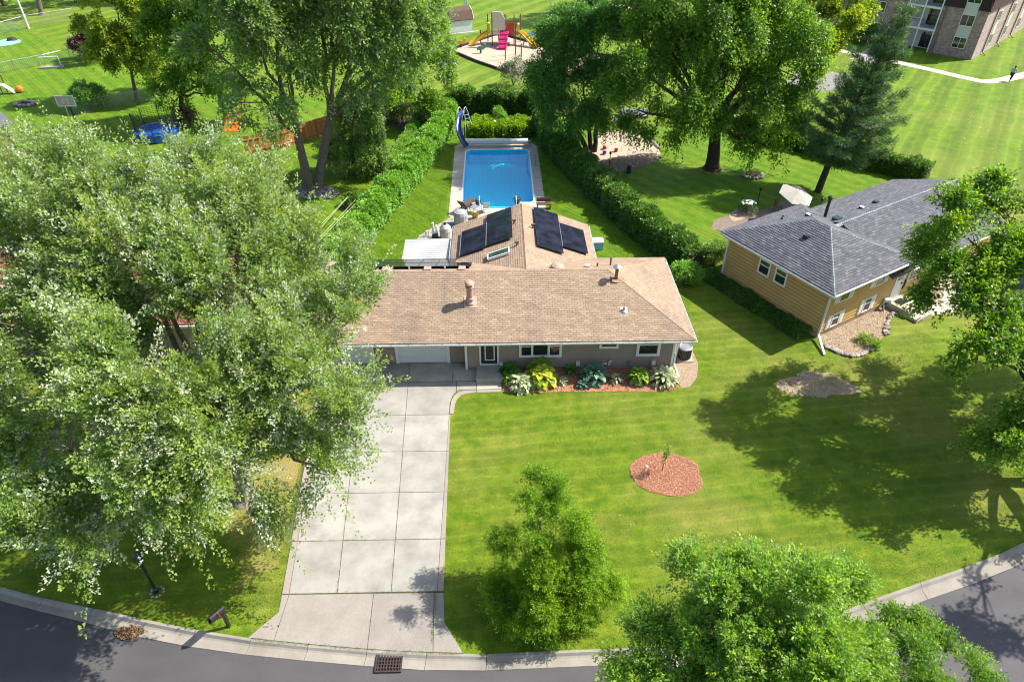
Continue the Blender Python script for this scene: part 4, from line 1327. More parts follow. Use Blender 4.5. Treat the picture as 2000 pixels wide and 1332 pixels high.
# low wall outlets and the pair of white vent pipes
for x in (4.35, 8.65):
    hp('wall_outlet', MB().box(x - 0.11, x + 0.11, WY - 0.14, WY - 0.02, 0.28, 0.54), M['white'])
for x, s in ((5.75, 1), (6.2, 1.25)):
    hp('vent_pipe', MB().tube([(x, WY, 0.36 * s), (x, WY - 0.16, 0.38 * s), (x + 0.02, WY - 0.20, 0.46 * s), (x + 0.1, WY - 0.22, 0.52 * s), (x + 0.2, WY - 0.22, 0.46 * s)] if s == 1 else
                             [(x - .1, WY, 0.33), (x - .1, WY - 0.15, 0.33), (x - .1, WY - 0.17, 0.5), (x - .06, WY - 0.18, 0.62), (x + .05, WY - 0.19, 0.66)], 0.045, 8), M['white'])
hp('hose_tap', MB().box(7.2, 7.32, WY - 0.1, WY - 0.02, 0.36, 0.55).box(7.12, 7.2, WY - 0.13, WY - 0.1, 0.36, 0.4), M['grey_metal'])
# ---- roof: deck, shingles, caps
HIP = XR - 4.35
rf = MB()
F_ = [(XL, EY0, EZ), (XR, EY0, EZ), (HIP, RY, RZ), (XL, RY, RZ), (XR, EY1, EZ), (XL, EY1, EZ)]
rf.add(F_ + [(x, y, z - 0.16) for x, y, z in F_], [(0, 1, 2, 3), (1, 4, 2), (4, 5, 3, 2), (5, 0, 3), (6, 9, 8, 7), (7, 8, 10), (10, 8, 9, 11), (11, 9, 6), (0, 6, 7, 1), (1, 7, 10, 4), (4, 10, 11, 5), (5, 11, 6, 0)])
roof = hp('roof', rf, M['shingle_tan'])
O = lambda x, y, z: (x - HB[0], y - HB[1], z)
sl = math.hypot(RY - EY0, RZ - EZ)
vN = (0, RY - EY0, RZ - EZ); vS = (0, -(RY - EY0), RZ - EZ); vW = (-(XR - HIP), 0, RZ - EZ)
front = shingles(roof, O(XL, EY0, EZ), (1, 0, 0), vN, [(0, 0), (XR - XL, 0), (HIP - XL, sl), (0, sl)], M['shingle_tan'], single=300, seed=1)
part('front_shingles', front, M['shingle_tan'], roof, kind='stuff')
east = shingles(roof, O(XR, EY0, EZ), (0, 1, 0), vW, [(0, 0), (EY1 - EY0, 0), (RY - EY0, math.hypot(XR - HIP, RZ - EZ))], M['shingle_tan'], seed=2)
part('side_shingles', east, M['shingle_tan'], roof, kind='stuff')
# back slope: only what shows to the right of the wing and beside it
WX0, WX1, WRX, WRZ, WY1 = -3.15, 6.10, 1.52, 4.17, 42.42
backs = shingles(roof, O(XR, EY1, EZ), (-1, 0, 0), vS, [(0, 0), (XR - WX1 + .1, 0), (XR - WRX, sl * 0.93), (XR - XL, sl * .93), (XR - XL, sl), (XR - HIP, sl)], M['shingle_tan'], seed=3)
# the polygon above is not convex; build the back slope as two convex pieces instead
backs = MB()
for pl, sd_ in (([(0, 0), (XR - WX1 + .15, 0), (XR - WRX, sl * 0.93), (XR - HIP + 0.5, sl), (XR - HIP, sl)], 3), ([(XR - WRX, sl * .90), (XR - XL, sl * .62), (XR - XL, sl), (XR - HIP + .5, sl)], 4), ([(XR - WRX, sl * .90), (XR - WX0, 0), (XR - XL, 0), (XR - XL, sl * .62)], 5)):
    q = shingles(roof, O(XR, EY1, EZ), (-1, 0, 0), vS, pl, M['shingle_tan'], seed=sd_)
    backs.add(q.v, q.f)
part('back_shingles', backs, M['shingle_tan'], roof, kind='stuff')
def cap_line(parent, p, q, mat, sx=0.30, name='ridge_caps'):
    """folded cap shingles along a ridge or hip"""
    p, q = Vector(p), Vector(q); d = (q - p); ln = d.length; d.normalize()
    sd_ = d.cross(Vector((0, 0, 1))).normalized()
    mb = MB(); k = int(ln / 0.2)
    for i in range(k):
        a = p + d * (ln * i / k); b = p + d * (ln * (i + 1.25) / k)
        up0, up1 = Vector((0, 0, 0.085)), Vector((0, 0, 0.06))
        dn = Vector((0, 0, -sx * 0.36))
        vs = [a + sd_ * sx / 2 + up0 + dn, a + up0, a - sd_ * sx / 2 + up0 + dn, b + sd_ * sx / 2 + up1 + dn, b + up1, b - sd_ * sx / 2 + up1 + dn]
        vs += [v - Vector((0, 0, 0.03)) for v in vs]
        mb.add(vs, [(0, 1, 4, 3), (1, 2, 5, 4), (0, 6, 7, 1), (1, 7, 8, 2), (6, 9, 10, 7), (7, 10, 11, 8), (0, 3, 9, 6), (2, 8, 11, 5), (3, 4, 10, 9), (4, 5, 11, 10)])
    return part(name, mb, mat, parent, kind='stuff')
cap_line(roof, O(XL, RY, RZ), O(HIP, RY, RZ), M['shingle_tan'])
cap_line(roof, O(HIP, RY, RZ), O(XR, EY0, EZ), M['shingle_tan'])
cap_line(roof, O(HIP, RY, RZ), O(XR, EY1, EZ), M['shingle_tan'])
# wing roof over the addition
rv = RY + (RZ - WRZ) / (RZ - EZ) * (EY1 - RY)
wr = MB()
W_ = [(WX0, 37.6, EZ + .11), (WRX, rv, WRZ), (WRX, WY1, WRZ), (WX0, WY1, EZ + .02), (WX1, 37.6, EZ + .11), (WX1, WY1, EZ + .02)]
W_ = [(WX0, 37.9, EZ + .02), (WRX, rv, WRZ), (WRX, WY1, WRZ), (WX0, WY1, EZ + .02), (WX1, 37.9, EZ + .02), (WX1, WY1, EZ + .02)]
wr.add(W_ + [(x, y, z - 0.14) for x, y, z in W_], [(0, 1, 2, 3), (1, 4, 5, 2), (6, 9, 8, 7), (7, 8, 11, 10), (0, 3, 9, 6), (3, 2, 8, 9), (2, 5, 11, 8), (5, 4, 10, 11)])
wing = hp('wing_roof', wr, M['shingle_tan'])
ws = math.hypot(WRX - WX0, WRZ - EZ - .02); we = math.hypot(WX1 - WRX, WRZ - EZ - .02)
lf = shingles(wing, O(WX0, WY1, EZ + .02), (0, -1, 0), (WRX - WX0, 0, WRZ - EZ - .02), [(0, 0), (WY1 - 37.9, 0), (WY1 - rv, ws), (0, ws)], M['shingle_tan'], seed=6)
part('left_shingles', lf, M['shingle_tan'], wing, kind='stuff')
rg = shingles(wing, O(WX1, 37.9, EZ + .02), (0, 1, 0), (WRX - WX1, 0, WRZ - EZ - .02), [(0, 0), (WY1 - 37.9, 0), (WY1 - 37.9, we), (rv - 37.9, we)], M['shingle_tan'], seed=7)
part('right_shingles', rg, M['shingle_tan'], wing, kind='stuff')
cap_line(wing, O(WRX, rv, WRZ), O(WRX, WY1, WRZ), M['shingle_tan'])
gb = MB().slab([(WX0 + .35, 42.2, EZ), (WX1 - .35, 42.2, EZ), (WRX, 42.2, WRZ - .14)], (0, -0.1, 0))
hp('gable_wall', gb, M['siding_taupe'])
for a, b in (((WX0, WY1 + .012, EZ - .05), (WRX, WY1 + .012, WRZ - .07)), ((WRX, WY1 + .014, WRZ - .07), (WX1, WY1 + .014, EZ - .05))):
    hp('rake_board', MB().bar(a, b, 0.03, 0.2), M['white'])
# gutters and downspouts
def gutter(name, p, q, outv, parent=house, conv=True, ends=True):
    p, q, ov = Vector(p), Vector(q), Vector(outv)
    mb = MB()
    prof = [(0.0, 0.0), (0.0, -0.11), (0.08, -0.12), (0.125, -0.02), (0.125, 0.0), (0.112, 0.0), (0.108, -0.02), (0.075, -0.10), (0.012, -0.10), (0.012, 0.0)]
    m_ = len(prof)
    vs = [A + ov * a + Vector((0, 0, z)) for A in (p, q) for a, z in prof]
    fs = [(k, (k + 1) % m_, m_ + (k + 1) % m_, m_ + k) for k in range(m_)] + [tuple(range(m_))[::-1], tuple(range(m_, 2 * m_))]
    mb.add(vs, fs)
    o = hp(name, mb, M['white_metal'], parent) if conv else part(name, mb, M['white_metal'], parent)
    d = (q - p); ln = d.length; d.normalize()
    k = int(ln / 0.9)
    for i in range(1, k):
        c = p + d * (ln * i / k)
        h_ = MB().bar(c + ov * 0.0 + Vector((0, 0, 0.012)), c + ov * 0.13 + Vector((0, 0, 0.012)), 0.03, 0.012)
        (hp if conv else part)('gutter_strap', h_, M['grey_metal'], o)
    return o
gutter('gutter', (XL, EY0 - .01, EZ - 0.02), (XR + .1, EY0 - .01, EZ - 0.02), (0, -1, 0))
gutter('gutter', (XR + .01, EY0 - .1, EZ - 0.025), (XR + .01, EY1, EZ - 0.025), (1, 0, 0))
gutter('gutter', (WX0 - .01, 37.9, EZ - .01), (WX0 - .01, WY1, EZ - .01), (-1, 0, 0))
gutter('gutter', (WX1 + .01, 37.9, EZ - .01), (WX1 + .01, WY1, EZ - .01), (1, 0, 0))
hp('soffit', MB().box(XL, XR, EY0, WY - 0.03, EZ - 0.19, EZ - 0.165), M['white'])
hp('downspout', MB().bar((XR - .06, EY0 + .02, EZ - .12), (9.86, WY - .04, EZ - .5), 0.09, 0.07).bar((9.86, WY - .04, EZ - .45), (9.86, WY - .04, 0.22), 0.09, 0.07).bar((9.86, WY - .04, 0.25), (9.95, WY - 1.0, 0.08), 0.1, 0.08), M['white_metal'])
# chimney flue, vents
ch = (-1.68, 31.55)
zc_ = EZ + (ch[1] - EY0) * (RZ - EZ) / (RY - EY0)
flue = hp('chimney_pipe', MB().lathe([(0.26, -0.05), (0.26, 0.10), (0.20, 0.16), (0.20, 0.30), (0.235, 0.34), (0.235, 0.40), (0.185, 0.45), (0.185, 1.02), (0.24, 1.05), (0.24, 1.16), (0.19, 1.18)], 18, (*ch, zc_)), M['pink_cap'])
hp('cap', MB().lathe([(0.15, 1.17), (0.15, 1.28), (0.27, 1.29), (0.27, 1.34), (0.2, 1.42), (0.08, 1.46), (0.01, 1.465)], 18, (*ch, zc_)), M['pink_cap'], flue)
hp('flashing', MB().slab([(ch[0] - .36, ch[1] - .33, zc_ - .12), (ch[0] + .36, ch[1] - .33, zc_ - .12), (ch[0] + .36, ch[1] + .36, zc_ + .17), (ch[0] - .36, ch[1] + .36, zc_ + .17)], (0, 0, 0.06)), M['pink_cap'], flue)
fl = hp('flue_pipe', MB().tube([(6.62, 32.95, 3.9), (6.62, 32.95, 4.85)], 0.10, 12), M['brown_metal'])
hp('cap', MB().lathe([(0.04, 4.84), (0.25, 4.86), (0.25, 4.90), (0.05, 5.02), (0.01, 5.03)], 14, (6.62, 32.95, 0)), M['grey_metal'], fl)
hp('flashing', MB().slab([(6.35, 32.65, 4.06), (7.1, 32.65, 3.9), (7.1, 33.1, 4.0), (6.35, 33.1, 4.2)], (0, 0, .03)), plain('rusty_flashing', (0.28, 0.17, 0.09), 0.7, 0.3, 0.3, 6), fl)
zp = EZ + (30.9 - EY0) * .418
pv = hp('plumbing_vent', MB().lathe([(0.2, -0.1), (0.2, 0.06), (0.09, 0.12), (0.06, 0.3), (0.05, 0.31)], 10, (6.85, 30.98, zp)), M['grey_metal'])
hp('flashing', MB().slab([(6.65, 30.72, zp - .08), (7.05, 30.72, zp - .08), (7.05, 31.2, zp + .13), (6.65, 31.2, zp + .13)], (0, 0, .05)), M['white_metal'], pv)
def zback(y): return RZ - (y - RY) * (RZ - EZ) / (EY1 - RY)
for x, y, kind in ((-6.6, 34.0, 'box'), (-4.2, 34.0, 'box'), (-2.2, 34.0, 'box'), (3.35, 34.3, 'dome'), (5.15, 34.5, 'box2'), (5.75, 34.6, 'pipe'), (6.6, 35.0, 'pipe2')):
    z = zback(y)
    if kind == 'box': hp('roof_vent', MB().box(x - .2, x + .2, y - .18, y + .18, z - .1, z + .2), M['pink_cap'])
    elif kind == 'dome': hp('roof_vent', MB().lathe([(0.40, -0.05), (0.40, 0.08), (0.34, 0.16), (0.15, 0.24), (0.01, 0.26)], 14, (x, y, z + .08)), M['pink_cap'])
    elif kind == 'box2': hp('roof_vent', MB().box(x - .12, x + .12, y - .12, y + .12, z - .1, z + .2), M['white_metal'])
    else: hp('plumbing_vent', MB().tube([(x, y, z - .1), (x, y, z + (.3 if kind == 'pipe' else .62))], 0.055, 8), M['brown_metal'])
def zwing(x): return WRZ - abs(x - WRX) * (WRZ - EZ - .02) / (WRX - WX0)
for x, y in ((0.95, 39.9), (2.15, 39.3), (1.05, 36.95)):
    z = zwing(x)
    hp('roof_vent', MB().tube([(x, y, z - .05), (x, y, z + .3)], 0.06, 8).box(x - .12, x + .12, y - .05, y + .05, z + .22, z + .34), M['brown_metal'])
# ---- solar panels on the wing: two columns a side
def panel_on(face_x0, face_x1, y0, y1, sgn):
    """one module lying on the wing roof between x and y, short side along the ridge"""
    z0, z1 = zwing(face_x0) + .17, zwing(face_x1) + .17
    mb = MB().slab([(face_x0, y0, z0), (face_x1, y0, z1), (face_x1, y1, z1), (face_x0, y1, z0)], (0, 0, 0.035))
    p = hp('solar_panel', mb, M['solar'])
    e = 0.03
    fr_ = MB()
    t = lambda x, y: (x, y, z0 + (z1 - z0) * (x - face_x0) / (face_x1 - face_x0) + 0.037)
    x0, x1 = face_x0, face_x1
    for a, b in (((x0, y0), (x1, y0)), ((x0, y1), (x1, y1)), ((x0, y0), (x0, y1)), ((x1, y0), (x1, y1))):
        fr_.bar(t(*a), t(*b), 0.022, 0.012)
    hp('panel_frame', fr_, M['black_metal'], p)
pw, pl_ = 1.04, 1.66
for c, (x0, nrow, ytop) in enumerate(((-2.55, 3, 40.85), (-0.86, 4, 42.05))):
    for r in range(nrow):
        panel_on(x0, x0 + pl_, ytop - (r + 1) * pw + .01, ytop - r * pw - .01, -1)
for c, (x0, nrow, ytop) in enumerate(((2.32, 5, 42.1), (3.99, 3, 40.95))):
    for r in range(nrow):
        panel_on(x0, x0 + pl_ - .02, ytop - (r + 1) * pw + .01, ytop - r * pw - .01, 1)
for x, y0, y1 in ((-0.875, 37.9, 41.0), (3.98, 37.8, 41.0), (-2.56, 37.7, 40.85)):
    z = zwing(x) + .21
    hp('mounting_rail', MB().bar((x, y0, z), (x, y1, z), 0.03, 0.02), M['grey_metal'])
# panels on the back slope of the main roof, standing on their rails above the ridge line
def panel_back(x0, x1, y0, y1):
    z0, z1 = 4.16 - (y0 - 34.35) * .448, 4.16 - (y1 - 34.35) * .448
    p = hp('solar_panel', MB().slab([(x0, y0, z0), (x1, y0, z0), (x1, y1, z1), (x0, y1, z1)], (0, 0, 0.035)), M['solar_gloss'])
    fr_ = MB()
    for a, b in (((x0, y0, z0), (x1, y0, z0)), ((x0, y1, z1), (x1, y1, z1)), ((x0, y0, z0), (x0, y1, z1)), ((x1, y0, z0), (x1, y1, z1))):
        fr_.bar(Vector(a) + Vector((0, 0, .038)), Vector(b) + Vector((0, 0, .038)), 0.025, 0.012)
    hp('panel_frame', fr_, M['black_metal'], p)
for c in range(8):
    x0 = -10.0 + c * 1.04
    panel_back(x0, x0 + 1.02, 34.35, 36.0)
    if c < 7: panel_back(x0, x0 + 1.02, 36.02, 37.65)
for c in range(7):
    hp('panel_clip', MB().box(-9.5 + c * 1.04, -9.42 + c * 1.04, 34.27, 34.34, 4.02, 4.17), M['white_metal'])
# skylight on the wing's left slope
sx0, sx1, sy0, sy1 = -0.75, 0.55, 36.15, 36.75
zs = lambda x: zwing(x) + 0.10
sk = hp('skylight', MB().slab([(sx0, sy0, zs(sx0)), (sx1, sy0, zs(sx1)), (sx1, sy1, zs(sx1)), (sx0, sy1, zs(sx0))], (0, 0, 0.12)), M['glass_green'])
fr_ = MB()
q = [(sx0, sy0), (sx1, sy0), (sx1, sy1), (sx0, sy1)]
for i in range(4):
    a, b = q[i], q[(i + 1) % 4]
    fr_.bar((*a, zs(a[0]) + .07), (*b, zs(b[0]) + .07), 0.07, 0.15)
hp('skylight_frame', fr_, M['white_metal'], sk)
# ---- lean-to with a ribbed white roof beside the wing
ln_ = thing('lean_to_shed', 'low lean-to with pale ribbed metal roof between the house and pool equipment', 'shed', (-4.7, 39.8, 0))
wpart('wall', MB().box(-6.15, -3.25, 38.75, 40.85, 0, 2.05), M['siding_taupe'], ln_)
lr = wpart('roof', MB().slab([(-6.38, 38.5, 2.12), (-3.2, 38.5, 2.16), (-3.2, 41.05, 2.28), (-6.38, 41.05, 2.24)], (0, 0, .03)), M['cream_metal'], ln_)
for k in range(11):
    y = 38.62 + k * 0.235
    z = 2.15 + (y - 38.5) * 0.047
    wpart('rib', MB().bar((-6.36, y, z + .02), (-3.22, y, z + .06), 0.05, 0.035), M['cream_metal'], lr)

# ================================================================= THE GOLD HOUSE NEXT DOOR (its own axes: x along the front, y along the left wall)
YA = R(30.2)
YO = (18.91, 31.84, 0.0)
yh = thing('gold_house', 'gold-sided split-level house with grey hip roof and white shuttered windows', 'house', YO, YA)
def yp(name, mb, mat, parent=None, label=None, kind=None):
    return part(name, mb, mat, parent or yh, label, kind)
UW, VW, EZ2, PZ2 = 7.6, 8.8, 3.5, 5.02
ov = 0.5
yp('wall', MB().box(ov, UW - ov, ov, VW - ov, 0.25, EZ2 - .1), M['lap_shade_gold'])
yp('foundation', MB().box(ov - .015, UW - ov, ov - .015, VW - ov, -0.1, 0.30), M['foundation_tan'])
# wide lap boards on the left wall (faces -x) and the front
boards(yh, ov, VW - ov, 0.30, EZ2 - .12, ov - .001, 0.245, M['siding_gold'], axis='y', flip=1)
boards(yh, ov, UW - ov, 0.30, EZ2 - .12, ov - .001, 0.245, M['siding_gold'], axis='x', flip=1)
for x, y in ((ov - .03, ov - .03), (ov - .03, VW - ov - .06)):
    yp('corner_board', MB().box(x, x + .09, y, y + .09, 0.25, EZ2 - .12), M['siding_gold'])
hx = UW / 2
ya_, yb_ = VW / 2 - 0.6, VW / 2 + 0.6
ry = MB()
E_ = [(0, 0, EZ2), (UW, 0, EZ2), (UW, VW, EZ2), (0, VW, EZ2), (hx, ya_, PZ2), (hx, yb_, PZ2)]
ry.add(E_ + [(x, y, z - .18) for x, y, z in E_[:4]], [(0, 1, 4), (1, 2, 5, 4), (2, 3, 5), (3, 0, 4, 5), (0, 6, 7, 1), (1, 7, 8, 2), (2, 8, 9, 3), (3, 9, 6, 0), (6, 9, 8, 7)])
yr = yp('roof', ry, M['shingle_grey'])
rz = PZ2 - EZ2
sl_l = math.hypot(hx, rz); sl_f = math.hypot(ya_, rz)
# left face: 300 whole tabs as pieces, the rest joined
q = shingles(yr, (0, VW, EZ2), (0, -1, 0), (hx, 0, rz), [(0, 0), (VW, 0), (VW - ya_, sl_l), (VW - yb_, sl_l)], M['shingle_grey'], tab=0.34, course=0.17, th=.028, single=300, seed=21)
part('left_shingles', q, M['shingle_grey'], yr, kind='stuff')
q = shingles(yr, (0, 0, EZ2), (1, 0, 0), (0, ya_, rz), [(0, 0), (UW, 0), (hx, sl_f)], M['shingle_grey'], tab=0.34, course=0.17, th=.028, seed=22)
part('front_shingles', q, M['shingle_grey'], yr, kind='stuff')
q = shingles(yr, (UW, VW, EZ2), (-1, 0, 0), (0, -(VW - yb_), rz), [(0, 0), (UW, 0), (hx, sl_f)], M['shingle_grey'], tab=0.34, course=0.17, th=.028, seed=23)
part('back_shingles', q, M['shingle_grey'], yr, kind='stuff')
q = shingles(yr, (UW, 0, EZ2), (0, 1, 0), (-hx, 0, rz), [(0, 0), (VW, 0), (yb_, sl_l), (ya_, sl_l)], M['shingle_grey'], tab=0.34, course=0.17, th=.028, seed=24)
part('right_shingles', q, M['shingle_grey'], yr, kind='stuff')
capm = shingle_mat('grey_cap', [(0, (0.25, 0.265, 0.28)), (1, (0.36, 0.375, 0.39))], 0.1, (0.2, 0.2, 0.2))
for a, b in ((E_[4], E_[0]), (E_[4], E_[1]), (E_[5], E_[2]), (E_[5], E_[3]), (E_[4], E_[5])):
    cap_line(yr, a, b, capm, 0.34)
# the lower wing with its long gable roof
LU0, LU1, LV0, LV1, LE, LR = 5.9, 18.5, 0.06, 8.85, 2.75, 4.45
wv = (LV0 + LV1) / 2
yp('wing_wall', MB().box(UW - ov + .02, LU1 - .4, LV0 + .5, LV1 - .5, 0, LE - .08), M['siding_gold'])
boards(yh, UW - ov + .02, 11.2, 0.3, LE - .1, LV0 + .499, 0.245, M['siding_gold'], axis='x', flip=1, holes=[(7.25, 8.15, 0.2, LE)])
wl = MB()
Q_ = [(LU0, LV0, LE), (LU1, LV0, LE), (LU1, wv, LR), (LU0, wv, LR), (LU1, LV1, LE), (LU0, LV1, LE)]
wl.add(Q_ + [(x, y, z - .17) for x, y, z in Q_], [(0, 1, 2, 3), (3, 2, 4, 5), (6, 9, 8, 7), (9, 11, 10, 8), (0, 6, 7, 1), (4, 10, 11, 5), (1, 7, 8, 2), (2, 8, 10, 4), (0, 3, 9, 6), (3, 5, 11, 9)])
wr2 = yp('wing_roof', wl, M['shingle_grey'])
sw = math.hypot(wv - LV0, LR - LE)
q = shingles(wr2, (LU0, LV0, LE), (1, 0, 0), (0, wv - LV0, LR - LE), [(0.2, 0), (LU1 - LU0, 0), (LU1 - LU0, sw), (0, sw)], M['shingle_grey'], tab=0.34, course=0.17, th=.028, seed=25)
part('front_shingles', q, M['shingle_grey'], wr2, kind='stuff')
q = shingles(wr2, (LU1, LV1, LE), (-1, 0, 0), (0, wv - LV1, LR - LE), [(0, 0), (LU1 - LU0, 0), (LU1 - LU0, sw), (0, sw)], M['shingle_grey'], tab=0.34, course=0.17, th=.028, seed=26)
part('back_shingles', q, M['shingle_grey'], wr2, kind='stuff')
cap_line(wr2, (5.2, wv, LR), (LU1, wv, LR), capm, 0.34)
yp('gable_wall', MB().slab([(LU1 - .4, LV0 + .5, LE - .1), (LU1 - .4, LV1 - .5, LE - .1), (LU1 - .4, wv, LR - .2)], (0.05, 0, 0)), M['siding_gold'])
# gutters, downspouts
gutter('gutter', (0, -.01, EZ2 - .02), (UW + .05, -.01, EZ2 - .02), (0, -1, 0), yh, False)
gutter('gutter', (-.01, VW, EZ2 - .025), (-.01, -.1, EZ2 - .025), (-1, 0, 0), yh, False)
gutter('gutter', (UW + .1, LV0 - .01, LE - .02), (LU1, LV0 - .01, LE - .02), (0, -1, 0), yh, False)
yp('soffit', MB().box(0, UW, 0.0, ov - .03, EZ2 - .215, EZ2 - .185).box(0, ov - .03, ov - .02, VW, EZ2 - .214, EZ2 - .186), M['white'])
yp('downspout', MB().bar((-.06, .05, EZ2 - .12), (.42, .40, EZ2 - .55), .1, .08).bar((.42, .40, EZ2 - .5), (.42, .40, .3), .1, .08).bar((.42, .40, .34), (-.55, -0.9, .07), .12, .09), M['white_metal'])
yp('downspout', MB().bar((-.06, VW - .1, EZ2 - .12), (.42, VW - .42, EZ2 - .5), .1, .08).bar((.42, VW - .42, EZ2 - .45), (.42, VW - .42, .2), .1, .08), M['white_metal'])
# windows
def ywin_left(v, z0, z1, wd, **k):
    w_ = window(yh, -wd / 2, wd / 2, z0, z1, 0, **k)
    w_.location = (ov - .02, v, 0); w_.rotation_euler = (0, 0, -math.pi / 2)
    return w_
ywin_left(5.25, 1.95, 3.02, 0.92, double=(0,), wide=.1)
ywin_left(3.95, 1.95, 3.02, 0.92, double=(0,), wide=.1)
def ywin(u, z0, z1, wd, v=ov, sh=0.36):
    return window(yh, u - wd / 2, u + wd / 2, z0, z1, v - .02, double=(0,), wide=.08, shutter=sh)
ywin(1.9, 2.25, 3.15, 0.95)
ywin(5.2, 2.25, 3.15, 0.95)
ywin(1.75, 0.42, 1.42, 0.75)
ywin(4.75, 0.42, 1.45, 0.75)
window(yh, 8.6, 9.9, 1.3, 2.35, LV0 + .48, wide=.09)
# entry: door, side light, little gable, steps
yd = yp('front_door', MB().box(7.3, 8.1, LV0 + .42, LV0 + .50, 0.5, 2.5), M['white'])
yp('pane', MB().box(7.42, 7.98, LV0 + .405, LV0 + .419, 1.75, 2.3), M['glass'], yd)
yp('handle', MB().box(7.95, 8.0, LV0 + .34, LV0 + .419, 1.4, 1.5), M['black_metal'], yd)
yp('door_frame', frame4(MB(), 7.2, 8.2, 0.42, 2.62, LV0 + .40, LV0 + .52, .09), M['white'], yd)
yp('door_wreath', MB().tube([(8.4 + .13 * math.cos(t), LV0 + .44, 1.2 + .35 * math.sin(t)) for t in np.linspace(0, 6.28, 12)], .05, 6, False), M['brown_plastic'])
yp('entry_gable', MB().slab([(6.75, -.05, 2.9), (7.3, -.05, 3.32), (7.85, -.05, 2.9)], (0, .9, 0)), M['shingle_grey'])
es = yp('entry_step', MB().box(7.0, 8.55, -1.2, LV0 + .38, 0, .42), M['walk'])
yp('lower_tread', MB().box(7.0, 8.55, -1.75, -1.205, 0, .22), M['walk'], es)
yp('door_mat', MB().box(7.3, 8.05, -.35, .2, .42, .435), M['black_metal'], es)
# roof fittings
def zl(u): return EZ2 + u / hx * rz
def rvent(x, y, z, s, mat=M['black_metal'], cap=M['white_metal']):
    v = yp('roof_vent', MB().box(x - s, x + s, y - s, y + s, z - .1, z + .16), mat)
    yp('vent_lid', MB().box(x - s * 1.05, x + s * .4, y - s * .9, y + s * .9, z + .161, z + .19), cap, v)
rvent(2.45, 4.3, zl(2.45), .17, M['black_metal'], M['black_metal'])
rvent(4.6, 6.0, EZ2 + (VW - 6.0) / (VW - yb_) * rz, .15)
zv = EZ2 + (VW - 7.2) / (VW - yb_) * rz
yp('plumbing_vent', MB().tube([(3.4, 7.0, zv - .1), (3.4, 7.0, zv + .25), (3.55, 7.05, zv + .32)], .06, 8), M['black_metal'])
yp('flue_pipe', MB().lathe([(.10, 3.6), (.10, 5.2), (.18, 5.22), (.18, 5.32), (.10, 5.4)], 12, (6.75, 6.2, 0)), M['black_metal'])
yp('roof_window', MB().box(6.3, 6.8, 5.0, 5.4, 4.0, 4.38), M['glass_green'])
zb = lambda y: LR - (y - wv) / (LV1 - wv) * (LR - LE)
rvent(9.6, 5.5, zb(5.5), .17); rvent(11.2, 5.6, zb(5.6), .17, M['black_metal'], M['black_metal'])

# stone bed in front of the gold house, edged with field stones
ybed = smooth_line([(19.15, 32.65), (19.35, 31.75), (19.95, 30.95), (21.0, 30.85), (22.2, 31.6), (23.6, 33.0), (24.3, 34.2), (25.1, 35.0)], 5) + [(25.2, 36.3)]
sheet('stone_bed', ybed, M['gravel_base'], 0.012)
scatter_chips('stone_bed_gravel', ybed, 5500, 0.035, 0.03, M['gravel_tan'])
bed2 = [G2(1792, 590), G2(1830, 540), G2(1850, 545), G2(1840, 590), G2(1810, 606)]
sheet('stone_bed', bed2, M['gravel_base'], 0.012)
scatter_chips('stone_bed_gravel', bed2, 1500, 0.035, 0.03, M['gravel_tan'])
def lump(n_s, seed, fl=0.6):
    g = np.random.default_rng(seed)
    import bmesh
    b = bmesh.new(); bmesh.ops.create_icosphere(b, subdivisions=1, radius=1)
    me = bpy.data.meshes.new(n_s)
    for v in b.verts:
        v.co *= 1 + g.uniform(-.22, .18)
        v.co.z *= fl
    b.to_mesh(me); b.free(); me.materials.append(M['stone'])
    return me
stone_me = [lump('edging_stone', s) for s in range(5)]
edging = thing('stone_edging', 'row of round field stones edging the gravel bed before the gold house', 'stone edging', (21, 31, 0))
el = smooth_line([(19.3, 31.75), (19.95, 30.93), (21.0, 30.8), (22.2, 31.5)], 9)
el2 = smooth_line([(23.4, 32.75), (23.9, 33.6), (24.5, 34.5), (25.2, 35.1)], 8)
for i, p in enumerate(el + el2):
    o = bpy.data.objects.new('stone', stone_me[i % 5]); COL.objects.link(o); o.parent = edging
    s = rnd.uniform(.11, .2)
    o.location = (p[0] - 21 + rnd.uniform(-.05, .05), p[1] - 31 + rnd.uniform(-.05, .05), s * .4); o.scale = (s * rnd.uniform(.9, 1.4), s, s); o.rotation_euler = (0, 0, rnd.uniform(0, 6))
sheet('entry_walk', [(25.35, 35.1), (26.75, 35.95), (28.1, 36.0), (29.2, 37.3), (30.8, 38.9), (31.6, 37.8), (28.9, 35.0), (25.75, 34.35)], M['walk'], 0.02)
sheet('neighbour_driveway', [(29.0, 37.3), (33.0, 42.6), (40.0, 38.4), (43.5, 30.6), (36.5, 26.5), (31.3, 33.6)], M['walk'], 0.016)

